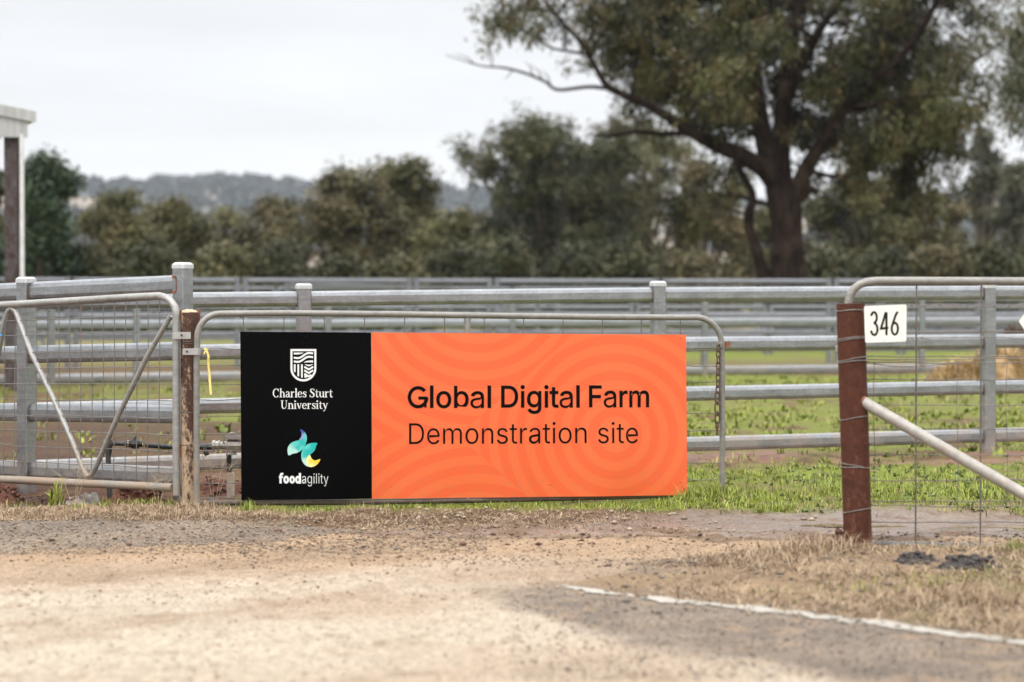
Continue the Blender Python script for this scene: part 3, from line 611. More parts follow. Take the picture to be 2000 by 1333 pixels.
def axis(dense0, dense1, step, lo, hi, grow):
    a = list(np.arange(dense0, dense1, step))
    s, v = step, dense1
    while v < hi:
        a.append(v); s *= grow; v += s
    a.append(hi)
    s, v, left = step, dense0 - step, []
    while v > lo:
        left.append(v); s *= grow; v -= s
    left.append(lo)
    return np.array(left[::-1] + a)

def ground_mat(name):
    m = M(name)
    g = m.geo()
    col = m.attr('albedo')
    wet = m.attr('wet', 'Fac')
    f1 = m.noise(g, 38, 5, 0.7)
    f2 = m.noise(g, 150, 3, 0.7)
    st = m.voro(g, 85, 'Distance')
    f3 = m.noise(m.geo((1.6, 0.55, 1)), 13, 6, 0.78)
    v = m.math('MULTIPLY', m.mr(f1, 0.30, 0.70, 0.62, 1.26), m.mr(f2, 0.32, 0.68, 0.62, 1.26))
    v = m.math('MULTIPLY', v, m.mr(st, 0.0, 0.55, 1.22, 0.78))
    v = m.math('MULTIPLY', v, m.mr(f3, 0.3, 0.7, 0.86, 1.12))
    v = m.math('MULTIPLY', v, 1.17)
    col = m.mix(1.0, col, v, 'MULTIPLY')
    col = m.mix(m.mr(wet, 0, 1, 0, 0.3), col, (0.12, 0.085, 0.07))
    wn_ = m.noise(g, 9, 4, 0.6)
    wr = m.math('MULTIPLY', wet, m.mr(wn_, 0.36, 0.56, 0.25, 1.0))
    m.set(color=col, rough=m.mr(wr, 0, 1, 0.93, 0.22), spec=m.mr(wr, 0, 1, 0.25, 0.6))
    h = m.math('ADD', m.math('MULTIPLY', f1, 0.6), m.math('MULTIPLY', f2, 0.4))
    m.bump(h, 0.6, 0.02)
    return m.m

gx = axis(-3.7, 3.7, 0.024, -900, 900, 1.16)
gy = axis(6.2, 15.2, 0.03, -80, 1500, 1.035)
XX, YY = np.meshgrid(gx, gy)
ZZ = gz(XX, YY)
CC, WET, STRAWM, GREENM, ROADM, DRIVE, VERGEM, ASPHM, WEDGEM = zones(XX, YY)
nx, ny = len(gx), len(gy)
idx = np.arange(nx * ny).reshape(ny, nx)
quads = np.stack([idx[:-1, :-1], idx[:-1, 1:], idx[1:, 1:], idx[1:, :-1]], -1).reshape(-1, 4)
kindq = np.where(ROADM[:-1, :-1], 1, np.where(DRIVE[:-1, :-1], 2, 0)).ravel()
GV = np.stack([XX, YY, ZZ], -1).reshape(-1, 3)
GA = np.concatenate([CC.reshape(-1, 3), np.ones((nx * ny, 1))], 1)
MAT['ground'] = ground_mat('earth and dust')
for nm, kq in (('ground', 0), ('road', 1), ('driveway', 2)):
    q = quads[kindq == kq]
    used = np.unique(q)
    remap = np.zeros(nx * ny, np.int64)
    remap[used] = np.arange(len(used))
    o = fast_mesh(nm, GV[used], remap[q], MAT['ground'], None, {'albedo': GA[used], 'wet': WET.ravel()[used]}, True)
    tag(o, kind='structure')

# worn white edge line on the bitumen
def edge_line():
    vs, fs = [], []
    n, m_ = 900, 22
    pa, pb = G(1085, 1151), G(2620, 1348)
    ctrl = [G(p, q) for p, q in ((1085, 1150.5), (1300, 1174), (1500, 1197), (1750, 1227), (2000, 1258), (2400, 1312))]
    cx = np.array([c.x for c in ctrl]); cy = np.array([c.y for c in ctrl])
    t = np.linspace(0, 1, n)
    tt = np.linspace(0, 1, len(ctrl))
    lx, ly = np.interp(t, tt, cx), np.interp(t, tt, cy)
    dx, dy = np.gradient(lx), np.gradient(ly)
    L = np.hypot(dx, dy)
    nxn, nyn = -dy / L, dx / L
    W = 0.115
    s = np.linspace(-0.5, 0.5, m_) * W
    X = lx[:, None] + nxn[:, None] * s
    Y = ly[:, None] + nyn[:, None] * s
    Z = gz(X, Y) + 0.004
    ii = np.arange(n * m_).reshape(n, m_)
    q = np.stack([ii[:-1, :-1], ii[:-1, 1:], ii[1:, 1:], ii[1:, :-1]], -1).reshape(-1, 4)
    wear = (0.5 * fbm(X * 5, Y * 5, 77, 3) + 0.5 * fbm(X * 26, Y * 26, 79, 3))[:-1, :-1] + 0.10 * (np.abs(s[:-1]) > 0.05)
    wear = wear + 0.09 * np.clip(1 - t[:-1, None] / 0.4, 0, 1)
    keep = (wear < 0.57).ravel()
    m = M('worn road paint')
    f = m.noise(m.geo(), 40, 5, 0.7)
    m.set(color=m.mix(m.mr(f, 0.42, 0.62), (0.36, 0.34, 0.30), (0.30, 0.265, 0.22)), rough=0.8)
    o = fast_mesh('road_marking', np.stack([X, Y, Z], -1).reshape(-1, 3), q[keep], m.m, None, None, True)
    tag(o, kind='structure')
edge_line()

# puddle lying in the wheel track
def puddle():
    vs = []
    n = 60
    c = P(1870, 1024, 12.45)
    pts = []
    for k in range(n):
        a = 2 * math.pi * k / n
        r = 1 + 0.25 * math.sin(3 * a + 1) + 0.14 * math.sin(7 * a)
        pts.append((2.45 + 0.95 * r * math.cos(a), 12.72 + 0.27 * r * math.sin(a), -0.0425))
    mb = MB()
    mb.add(pts + [(2.4, 12.70, -0.0425)], [(k, (k + 1) % n, n) for k in range(n)])
    m = M('muddy water')
    f = m.noise(m.geo(), 9, 3)
    m.set(color=(0.2, 0.14, 0.1), rough=0.03, spec=0.75)
    tag(mb.build('puddle', m.m, None, False), kind='structure')
puddle()

def hill_mat():
    m = M('dry hill pasture')
    g = m.geo()
    a = m.noise(g, 0.006, 5, 0.6)
    b = m.noise(g, 0.02, 5, 0.6)
    c = m.mix(m.mr(a, 0.5, 0.62), (0.29, 0.235, 0.175), (0.12, 0.115, 0.09))
    c = m.mix(m.mr(b, 0.5, 0.7), c, (0.2, 0.17, 0.13))
    m.set(color=c, rough=0.95, spec=0.1)
    return m.m

HR = [(-2500, 395), (-900, 372), (-300, 362), (0, 362), (150, 372), (250, 378), (350, 372), (450, 362), (520, 360), (600, 372), (700, 382), (800, 386), (900, 384), (1000, 400), (1300, 420), (1700, 402), (1880, 392), (2000, 388), (2300, 380), (3000, 400), (4500, 420)]
def hill_h(x, y):
    px = 1000 + F * x / 2600.0
    ridge = (579 - line_y(px, HR)) / F * 2600.0
    t = sstep(1500, 2600, y) * (1 - 0.5 * sstep(2700, 3600, y))
    return ridge * t + (fbm(x * 0.004, y * 0.004, 91, 4) - 0.5) * 26 * t - 3
def hills():
    x = np.linspace(-3200, 3200, 220)
    y = np.linspace(1400, 2900, 60)
    X, Y = np.meshgrid(x, y)
    Z = hill_h(X, Y)
    i = np.arange(X.size).reshape(X.shape)
    q = np.stack([i[:-1, :-1], i[:-1, 1:], i[1:, 1:], i[1:, :-1]], -1).reshape(-1, 4)
    tag(fast_mesh('hills', np.stack([X, Y, Z], -1).reshape(-1, 3), q, hill_mat(), None, None, True), kind='structure')
hills()
# ------------------------------------------------------------------ yard rails
# oval rail: flat flanks, bevelled and rounded top and foot
RAILPROF = [(-0.021, -0.026), (-0.0165, -0.043), (-0.008, -0.0505), (0.008, -0.0505), (0.0165, -0.043), (0.021, -0.026),
            (0.021, 0.019), (0.0150, 0.0405), (0.0075, 0.0500), (0.0, 0.0525), (-0.0075, 0.0500), (-0.0150, 0.0405), (-0.021, 0.019)]

def gzs(x, y):
    return float(gz(np.array([x]), np.array([y]), False)[0])

def rail(parent, a, b, mat, gap=0.05, k=1.0, weld_=False):
    a, b = Vector(a), Vector(b)
    d = (b - a).normalized()
    side = d.cross(Vector((0, 0, 1))).normalized()
    up = side.cross(d).normalized()
    mb = MB()
    mb.prism([(s * k, u * k) for s, u in RAILPROF], a + d * gap, b - d * gap, side, up)
    r_ = mb.build('rail', mat, parent, True, 11)
    if weld_:
        for e, sg in ((a, 1), (b, -1)):
            wb = MB()
            p = e + d * sg * (gap - 0.002)
            wb.prism([(s * k * 1.12, u * k * 1.05) for s, u in RAILPROF], p, p + d * sg * 0.007, side, up)
            wb.build('weld', MAT['weld'], r_, True, 30)
    return r_

def post(parent, x, y, top, mat, dirv, w=0.09, cap=True, depth=0.2):
    dirv = Vector(dirv).normalized()
    side = Vector((-dirv.y, dirv.x, 0))
    z0 = gzs(x, y) - depth
    mb = MB()
    mb.box((x, y, (z0 + top) / 2), w, w, top - z0, dirv, side, (0, 0, 1), 0.007)
    p = mb.build('post', mat, parent, True, 30)
    if cap:
        cm = MB()
        c = Vector((x, y, top))
        def ring(h, ww, ch):
            q = ww / 2
            return [c + dirv * s + side * u + Vector((0, 0, h)) for s, u in ((-q + ch, -q), (q - ch, -q), (q, -q + ch), (q, q - ch), (q - ch, q), (-q + ch, q), (-q, q - ch), (-q, -q + ch))]
        rs = [ring(-0.012, w + 0.012, 0.012), ring(0.012, w + 0.012, 0.014), ring(0.024, w - 0.012, 0.016)]
        vs = sum(rs, [])
        fs = [tuple(range(7, -1, -1)), tuple(16 + k for k in range(8))]
        for i in range(2):
            fs += [(i * 8 + k, i * 8 + (k + 1) % 8, i * 8 + 8 + (k + 1) % 8, i * 8 + 8 + k) for k in range(8)]
        cm.add(vs, fs)
        cm.build('cap', MAT['cap'], p, True, 30)
    return p

def weld(parent, pt, dirv, mat, sz=0.012):
    mb = MB()
    pass

# --- low side fence, its corner post behind the gate post
def side_fence():
    base = P(357, 970, 14.15)
    base.z = 0
    f = thing('yard_fence', 'short galvanised rail fence angled behind the left mesh gate', 'fence', base, 'galvanised rail fences of the yards')
    c0, c1 = P(357, 579, 14.15), P(51, 579, 14.95)
    d = (c1 - c0).normalized()
    per = (c1 - c0).length / 1.0
    c2 = c0 + d * 2 * per * 1.0
    c3 = c1 + (c1 - c0)
    dep = [c0, c1, c3]
    corner = post(f, c0.x, c0.y, P(357, 521, 14.15).z, MAT['galv'], d)
    post(f, c1.x, c1.y, P(51, 549, 14.95).z, MAT['galv'], d)
    post(f, c3.x, c3.y, P(51, 549, 14.95).z, MAT['galv'], d)
    ya = [555.5, 686.5, 810, 931]      # rail centres at the corner post
    yb = [569, 693, 806.5, 918]        # at the second post
    for q, (a, b) in enumerate(zip(ya, yb)):
        za, zb = P(357, a, 14.15).z, P(51, b, 14.95).z
        A, B = Vector((c0.x, c0.y, za)), Vector((c1.x, c1.y, zb))
        C = Vector((c3.x, c3.y, 2 * zb - za))
        r = rail(f, A, B, MAT['galv'], 0.046, 1.04, True)
        rail(f, B, C, MAT['galv'], 0.046, 1.04, True)
        # rusty weld where the rail meets the post
        if q == 0:
            wb = MB()
            n = Vector((d.y, -d.x, 0))
            if n.y > 0: n = -n
            cc = Vector((c0.x, c0.y, za)) + n * 0.0465 + d * 0.028
            for dz in (0.042, -0.046):
                wb.box(cc + Vector((0, 0, dz)), 0.028, 0.006, 0.016, d, n, (0, 0, 1), 0.002)
            wb.box(cc + Vector((0, 0, 0)) - d * 0.018, 0.007, 0.006, 0.085, d, n, (0, 0, 1), 0.002)
            wb.build('weld', MAT['rust'], corner)
            # maker's print along the rail
            lbl = []
            t0 = 'STEEL PRODUCTS'
            stamp = glyph_run(t0)
            def place(gx_, gy_):
                u = gx_ / stamp[1]
                w0, w1 = 0.36, 0.185
                s = w0 + (w1 - w0) * u
                p = A.lerp(B, s)
                return p + Vector((0, 0, 1)) * (gy_ / 509.0 * 0.017 - 0.010) + n * 0.0235
            text_mesh('print', stamp[0], place, MAT['stamp'], r, -6)
    return f

# --- long front fence
FD = {-90: 15.75, 593: 16.5, 1285: 17.25, 1930: 18.1, 2650: 19.1}
FY = {-90: (591.2, 696, 806, 920), 593: (584.3, 685.3, 789, 896), 1285: (576, 673.5, 771, 870), 1930: (572, 667, 757, 851), 2650: (566, 659, 743, 830)}
FT = {-90: 566, 593: 561, 1285: 556, 1930: 560, 2650: 552}
def front_fence():
    ks = sorted(FD)
    pts = {k: P(k, 579, FD[k]) for k in ks}
    base = pts[593].copy()
    base.z = 0
    f = thing('yard_fence', 'long clean galvanised four-rail fence running behind the sign and gates', 'fence', base, 'galvanised rail fences of the yards')
    for i, k in enumerate(ks):
        d = (pts[ks[min(i + 1, 4)]] - pts[ks[max(i - 1, 0)]])
        d.z = 0
        post(f, pts[k].x, pts[k].y, P(k, FT[k], FD[k]).z, MAT['galv'], d)
    for a, b in zip(ks[:-1], ks[1:]):
        for ya, yb in zip(FY[a], FY[b]):
            rail(f, P(a, ya, FD[a]), P(b, yb, FD[b]), MAT['galv'], 0.046, 1.0, True)
    return f

# --- second fence, same pattern, further back
def second_fence():
    stations = [(-250, 31.5), (100, 32.4), (266, 32.9), (640, 34.0), (1000, 35.0), (1376, 36.1), (1800, 37.2), (2250, 38.5)]
    p0 = P(640, 579, 34)
    p0.z = 0
    f = thing('yard_fence', 'bright low rail fence of the second pen beyond the long front fence', 'fence', p0, 'galvanised rail fences of the yards')
    hs = (1.165, 0.81, 0.45, 0.095)
    pts = [P(px, 579, d) for px, d in stations]
    # offset so that the visible rails fall where the photograph has them
    for i, p in enumerate(pts):
        d = pts[min(i + 1, len(pts) - 1)] - pts[max(i - 1, 0)]
        post(f, p.x, p.y, 1.17, MAT['galv'], (d.x, d.y, 0), 0.085)
    for a, b in zip(pts[:-1], pts[1:]):
        for h in hs:
            rail(f, (a.x, a.y, h - 0.03), (b.x, b.y, h - 0.03), MAT['galv'], 0.043, 1.25)
    return f

def panel_fence(label, stations, hs, top, mat, pair=0.0, w=0.08, k=0.8, posts=True):
    """portable-panel fence: posts in pairs where panels meet; stations [(px, distance)]"""
    pts = [P(px, 579, d) for px, d in stations]
    b = pts[0].copy()
    b.z = 0
    f = thing('panel_fence', label, 'fence', b, 'galvanised rail fences of the yards')
    for i in range(len(pts) - 1):
        a, c = pts[i], pts[i + 1]
        d = (c - a)
        d.z = 0
        d.normalize()
        a2, c2 = a + d * pair / 2, c - d * pair / 2
        for q in (a2, c2):
            post(f, q.x, q.y, top, mat, d, w, False, 0.1)
        for h in hs:
            rail(f, (a2.x, a2.y, h), (c2.x, c2.y, h), mat, w / 2, k)
    return f

# --- wire-mesh gates -------------------------------------------------------------------------------
def wires(plane, segs, r):
    mb = MB()
    for pts in segs:
        mb.tube([plane(*p) for p in pts], r, 5)
    return mb

def arc_px(cx, cy, rx, ry, a0, a1, n=9):
    return [(cx + rx * math.cos(R(a0 + (a1 - a0) * i / (n - 1))), cy - ry * math.sin(R(a0 + (a1 - a0) * i / (n - 1)))) for i in range(n)]

def left_gate():
    pl = Plane(345, 13.68, 0, 14.72)
    base = pl(345, 960)
    base.z = 0
    g = thing('mesh_gate', 'silver pipe gate with square wire mesh and zigzag brace, left of the gate post', 'gate', base)
    ytop = lambda x: 577 + (317 - x) * 0.0615
    ybot = lambda x: 952.5 + (x - 330) * 0.048
    X0 = -330
    path = [(345, 968), (344, 900), (344, 700), (344, 618)] + arc_px(308, 615, 36, 37, 0, 86, 8)[0:] + [(250, ytop(250)), (100, ytop(100)), (0, ytop(0)), (X0, ytop(X0))]
    mb = MB().tube([pl(*p) for p in path], 0.0205, 14)
    mb.build('frame', MAT['galv_pipe'], g)
    mb = MB().tube([pl(*p) for p in ((338, ybot(338)), (240, ybot(240)), (100, ybot(100)), (50, ybot(50) - 0.5), (0, ybot(0)), (X0, ybot(X0)))], 0.0235, 14)
    mb.build('bottom_rail', MAT['galv_mud'], g)
    zz = [(-58, 930), (-40, 890), (8, 625), (15, 607), (22, 602), (29, 608), (60, 690), (100, 772), (140, 862), (163, 920), (170, 931), (178, 928), (190, 905), (230, 812), (290, 690), (333, 617)]
    mb = MB().tube([pl(x, y, -0.004) for x, y in zz], 0.0155, 12)
    mb.build('brace', MAT['galv_pipe'], g)
    rnd = random.Random(4)
    segs = []
    ts = [277, 355, 446, 526, 606, 687, 768, 848, 927, 1010]
    # line wires, slightly slack
    segs.append([(x_, ytop(x_) + 8) for x_ in (316, 200, 100, 0, -150, X0)])
    for j, t in enumerate(ts):
        yr = t / 2.424 + 500
        pts = []
        n = 24
        for i in range(n + 1):
            x = 338 + (X0 - 338) * i / n
            pts.append((x, yr + (338 - x) * (0.040 - 0.0099 * j) + (rnd.uniform(-1.5, 1.5) if 0 < i < n and j > 4 else 0)))
        segs.append(pts)
    x = 312
    k = 0
    while x > X0:
        segs.append([(x, ytop(x) + 5), (x + rnd.uniform(-1, 1), 700), (x - rnd.uniform(0, 2), 830), (x - 2, ybot(x) - 4)])
        x -= 22.2 - 0.012 * (312 - x) * 0.3
    wires(pl, segs, 0.0029).build('wire_mesh', MAT['wire_bright'], g)
    # knotted strap hinge round the pipe
    hinge = MB()
    c = pl(345, 656)
    hinge.lathe(c - Vector((0, 0, 0.019)), (0, 0, 1), [(0, 0.026), (0.038, 0.026)], 14)
    u = pl.u if pl.u.x > 0 else -pl.u
    hinge.box(pl(364, 655.5, 0.026) , 0.088, 0.006, 0.038, (1, 0, 0), (0, 1, 0), (0, 0, 1), 0.001)
    hinge.lathe(pl(372, 655.5, 0.033), (0, -1, 0), [(0, 0.0035), (0.001, 0.0035)], 8)
    hb = hinge.build('hinge_strap', MAT['bracket'], g, True, 30)
    bolt = MB().lathe(pl(364, 655, 0.036), (0, -1, 0), [(0, 0.007), (0.004, 0.007)], 8)
    bolt.build('bolt', MAT['rust_dark'], hb)
    return g

SG = None
def sign_gate():
    pl = Plane(385, 13.63, 1412, 14.38)
    global SG
    SG = pl
    base = pl(900, 980)
    base.z = 0
    g = thing('mesh_gate', 'long pipe and wire gate carrying the black and orange sign', 'gate', base)
    path = [(384, 985), (384, 900), (384, 700), (385, 672)] + arc_px(430, 660, 45, 47, 180, 92, 9) + [(560, 612), (760, 614), (1000, 617.5), (1200, 620), (1340, 620.5)] + arc_px(1358, 672, 51, 52, 84, 0, 9) + [(1410, 720), (1411, 850), (1411, 962)]
    MB().tube([pl(*p) for p in path], 0.0175, 14).build('frame', MAT['galv_brown'], g)
    MB().tube([pl(*p) for p in ((386, 983), (480, 982), (720, 981), (1000, 976), (1200, 971), (1409, 964))], 0.0165, 12).build('bottom_rail', MAT['shaded_rail'], g)
    MB().tube([pl(913, 622), pl(913, 640), pl(913, 979)], [0.02, 0.0145, 0.0145], 12).build('brace', MAT['galv_pipe'], g)
    rnd = random.Random(8)
    segs = []
    yl = [681, 714, 750, 781, 815, 848, 881, 912, 944, 974]
    yr = [686, 716, 746, 778, 809, 842, 874, 905, 937, 958]
    for a, b in zip(yl, yr):
        n = 26
        segs.append([(386 + (1410 - 386) * i / n, a + (b - a) * i / n + (rnd.uniform(-2.0, 2.0) if 0 < i < n else 0)) for i in range(n + 1)])
    x = 475.5
    while x < 1400:
        yt = 619 + (x - 475) * 0.008
        segs.append([(x, yt), (x + rnd.uniform(-2, 2), 700), (x + 1, 974)])
        x += 79.2 - (x - 475) * 0.0042
    wires(pl, segs, 0.0026).build('wire_mesh', MAT['wire'], g)
    # hinge strap to the post
    hb = MB()
    c = pl(384, 687)
    hb.lathe(c - Vector((0, 0, 0.019)), (0, 0, 1), [(0, 0.0225), (0.038, 0.0225)], 14)
    hb.box(pl(371, 687, 0.022), 0.085, 0.006, 0.036, (1, 0, 0), (0, 1, 0), (0, 0, 1), 0.001)
    h = hb.build('hinge_strap', MAT['bracket'], g, True, 30)
    MB().lathe(pl(364, 687, 0.034), (0, -1, 0), [(0, 0.007), (0.004, 0.007)], 8).build('bolt', MAT['rust_dark'], h)
    # latch plate at the free end
    lb = MB()
    lb.lathe(pl(1410, 674) - Vector((0, 0, 0.02)), (0, 0, 1), [(0, 0.022), (0.04, 0.022)], 14)
    lb.box(pl(1403, 674, 0.02), 0.035, 0.012, 0.03, (1, 0, 0), (0, 1, 0), (0, 0, 1), 0.003)
    lt = lb.build('latch', MAT['galv_brown'], g, True, 30)
    MB().box(pl(1420, 673, 0.015), 0.03, 0.02, 0.036, (1, 0, 0), (0, 1, 0), (0, 0, 1), 0.003).build('latch_plate', MAT['rust'], lt)
    return g

# rusty chain hanging from the latch
def chain():
    pl = SG
    pts = []
    ys = [675, 687, 699, 711, 723, 734.5, 747, 759, 774, 797, 816]
    t = thing('chain', 'rusty link chain with a bolt on its end, hanging beside the sign', 'chain', pl(1399, 672, 0.03))
    mb = MB()
    def link(cx, cy, hw, hh, rot, r):
        c = pl(cx, cy, 0.03)
        ux = Vector((math.cos(rot), math.sin(rot), 0))
        path = []
        n = 16
        for k in range(n + 1):
            a = 2 * math.pi * k / n
            sx, sz = math.cos(a), math.sin(a)
            zz = (hh - hw) * (1 if sz > 0.01 else -1 if sz < -0.01 else 0) + hw * sz
            path.append(c + ux * (hw * sx) + Vector((0, 0, zz)))
        mb.tube(path, r, 6, False)
    y = 680
    k = 0
    while y < 765:
        link(1400 - k * 0.15, y, 0.0108, 0.0225, 0.15 if k % 2 else 0.75, 0.0044)
        y += 11.6
        k += 1
    for yy in (776, 797, 817):
        link(1398, yy, 0.0145, 0.031, 0.1 if k % 2 else 0.4, 0.0056)
        k += 1
        link(1398, yy + 10.5, 0.0075, 0.014, 1.35, 0.004)
    mb.build('chain_links', MAT['rust_dark'], t)
    b = MB()
    c = pl(1397.5, 829, 0.03)
    b.lathe(c, (0, 0, -1), [(-0.004, 0.006), (0, 0.0115), (0.016, 0.0125), (0.02, 0.008), (0.024, 0.0075), (0.065, 0.007)], 8)
    b.build('bolt', MAT['rust_dark'], t)

def ribbon():
    pl = SG
    t = thing('ribbon', 'yellow plastic tape tied to the gate wire left of the sign', 'ribbon', pl(401, 684, 0.01))
    mb = MB()
    def strip(path, w):
        vs = []
        for i, (x, y, tw) in enumerate(path):
            c = pl(x, y, 0.014 + 0.004 * math.sin(i))
            ux = Vector((math.cos(tw), math.sin(tw), 0)) * w / 2
            off = Vector((-ux.y, ux.x, 0)).normalized() * 0.0007 if ux.length else Vector()
            vs += [c - ux + off, c + ux + off, c + ux - off, c - ux - off]
        fs = []
        for i in range(len(path) - 1):
            a = i * 4
            for k in range(4):
                fs.append((a + k, a + (k + 1) % 4, a + 4 + (k + 1) % 4, a + 4 + k))
        fs += [(3, 2, 1, 0), tuple(len(vs) - 4 + k for k in range(4))]
        mb.add(vs, fs)
    strip([(401, 682, 0.3), (404, 688, 0.5), (406.5, 696, 0.2), (406, 706, 0.7), (407, 718, 0.2), (408.5, 730, 0.6), (409, 742, 0.1), (410, 756, 0.4), (411, 771, 0.1)], 0.0125)
    strip([(401, 683, 0.2), (399.5, 687, 0.5), (397.5, 692, 0.1)], 0.008)
    strip([(399, 680, 0), (402, 684, 0.3), (405, 681, 0)], 0.014)
    mb.build('tape', MAT['yellow'], t)

# --- posts -----------------------------------------------------------------------------------------
def post_mat(name, base, mud, mud_thr, dark, lowmud=0.0, side=None):
    m = M(name)
    g = m.geo()
    s = m.noise(m.geo((16, 16, 6.0)), 1.6, 8, 0.76, 0.4)
    f = m.noise(g, 45, 5, 0.7)
    b = m.noise(g, 9, 5, 0.65)
    col = m.mix(1.0, base, m.mr(f, 0.3, 0.7, 0.72, 1.25), 'MULTIPLY')
    col = m.mix(m.mr(b, 0.5, 0.66), col, dark)
    sep = m.n.new('ShaderNodeSeparateXYZ')
    m.l.new(g, sep.inputs[0])
    low = m.mr(sep.outputs['Z'], 0.0, 0.9, lowmud, 0.0)
    md = m.math('ADD', m.math('ADD', m.math('MULTIPLY', s, 0.7), m.math('MULTIPLY', f, 0.3)), low)
    if side is not None:            # mud thrown up from one side only
        md = m.math('ADD', md, m.mr(sep.outputs['X'], side - 0.05, side + 0.05, 0.05, -0.085))
    col = m.mix(m.mr(md, *mud_thr), col, mud)
    m.set(color=col, rough=0.7, spec=0.16)
    m.bump(f, 0.25, 0.006)
    return m.m
MAT['gate_post'] = post_mat('brown painted post caked with mud', (0.085, 0.045, 0.033), (0.42, 0.31, 0.21), (0.53, 0.61), (0.05, 0.03, 0.024), 0.13, P(371, 985, 13.72).x)
MAT['red_post'] = post_mat('red oxide pipe', (0.078, 0.028, 0.017), (0.20, 0.095, 0.06), (0.58, 0.80), (0.056, 0.020, 0.013), 0.08)

def gate_post():
    d = 13.72
    b = P(371, 985, d)
    t = thing('gate_post', 'brown steel pipe post caked in pale mud, both gates hinged on it', 'post', (b.x, b.y, 0))
    top = P(371, 611, d + 0.0)
    mb = MB()
    r = 0.0505
    mb.lathe((b.x, b.y, -0.25), (0, 0, 1), [(0, r), (0.6, r), (top.z + 0.25, r)], 28)
    shaft = mb.build('shaft', MAT['gate_post'], t)
    # dirt heaped in the open top
    hb = MB()
    rnd = random.Random(3)
    rings = [(0.000, 0.049), (0.006, 0.046), (0.012, 0.036), (0.016, 0.02), (0.018, 0.004)]
    vs, fs = [], []
    n = 18
    for h, rr in rings:
        for k in range(n):
            a = 2 * math.pi * k / n
            q = rr * rnd.uniform(0.93, 1.05)
            vs.append((b.x + q * math.cos(a), b.y + q * math.sin(a), top.z + h + rnd.uniform(-0.002, 0.003)))
    for i in range(len(rings) - 1):
        fs += [(i * n + k, i * n + (k + 1) % n, (i + 1) * n + (k + 1) % n, (i + 1) * n + k) for k in range(n)]
    fs.append(tuple((len(rings) - 1) * n + k for k in range(n)))
    hb.add(vs, fs)
    hb.build('dirt_plug', simple('dry dirt', (0.50, 0.36, 0.24), 0.95, 0.3, 70, bump=0.5), t)
    # rusty angle lugs
    lug = MB()
    for lx_, ly_, lz_, sx_, sy_, sz_ in ((-0.050, -0.012, 616, 0.016, 0.03, 0.058), (-0.048, -0.012, 880, 0.016, 0.03, 0.075), (0.047, 0.03, 635, 0.018, 0.02, 0.17)):
        lug = MB()
        lug.box((b.x + lx_, b.y + ly_, P(0, lz_, d).z), sx_, sy_, sz_, ch=0.003)
        lug.build('lug', MAT['rust'], t, True, 30)
    rb = MB()
    for yy in (666, 671, 804, 870):
        c = P(371, yy, d)
        pts = [Vector((b.x + (r + 0.0015) * math.cos(2 * math.pi * k / 20), b.y + (r + 0.0015) * math.sin(2 * math.pi * k / 20), c.z + 0.004 * math.sin(2 * math.pi * k / 20 + yy))) for k in range(21)]
        rb.tube(pts, 0.0016, 5, False)
    rb.build('wire_tie', MAT['wire'], t)

def red_post():
    d = 11.3
    b, top = P(1676, 1068, d), P(1661, 593, d)
    t = thing('strainer_post', 'thick red-brown pipe post with wire wraps, beside the number plate', 'post', (b.x, b.y, 0))
    r = 0.0655
    ax = (top - b)
    low = b - ax * 0.18
    mb = MB()
    n = 36
    mb.tube([low, b, b + ax * 0.5, top], r, n, True)
    # open pipe end: an inner wall below the rim
    sh = mb.build('shaft', MAT['red_post'], t, True, 50)
    rb = MB()
    rnd = random.Random(5)
    u = ax.normalized()
    for yy in (606, 659, 662, 700, 705, 815, 909, 912, 995, 1061):
        s = (yy - 593) / (1068 - 593)
        c = top - ax * s
        tilt = rnd.uniform(-0.014, 0.014)
        pts = []
        for k in range(25):
            a = 2 * math.pi * k / 24
            pts.append(Vector((c.x + (r + 0.0022) * math.cos(a), c.y + (r + 0.0022) * math.sin(a), c.z + tilt * math.cos(a) + 0.002 * math.sin(3 * a))))
        rb.tube(pts, 0.0024, 6, False)
        rb.build('wire_wrap', MAT['wire_bright'], t)
        rb = MB()
    c = top - ax * 0.03
    rb.tube([c + Vector((0.05, -0.052, 0.005)), c + Vector((0.056, -0.06, -0.004)), c + Vector((0.05, -0.064, 0.006)), c + Vector((0.045, -0.055, 0.0))], 0.0028, 6)
    rb.build('wire_knot', MAT['wire_bright'], t)
    hb = MB()
    q = P(1636, 683, d)
    hb.lathe(q + Vector((0.004, 0.02, -0.018)), (0, 0, 1), [(0, 0.006), (0.005, 0.0125), (0.03, 0.0125), (0.036, 0.006)], 12)
    hb.build('hinge_lug', MAT['galv_brown'], t)
    # diagonal stay
    A = P(1682, 783, d - 0.03)
    C = P(2014, 974, d - 0.28)
    e = C + (C - A) * ((C.z + 0.12) / (A.z - C.z))
    sb = MB().tube([A, C, e], [0.0265, 0.0265, 0.0265], 18)
    sb.build('stay', simple('dull white pipe', (0.36, 0.34, 0.31), 0.55, 0.2, 25, metal=0.2, col2=(0.34, 0.22, 0.14), thr=(0.56, 0.72), scale2=7), t)
    wb = MB().lathe(A - (C - A).normalized() * 0.006, (C - A), [(0, 0.022), (0.008, 0.031), (0.018, 0.0275)], 18)
    wb.build('weld', MAT['rust'], t)

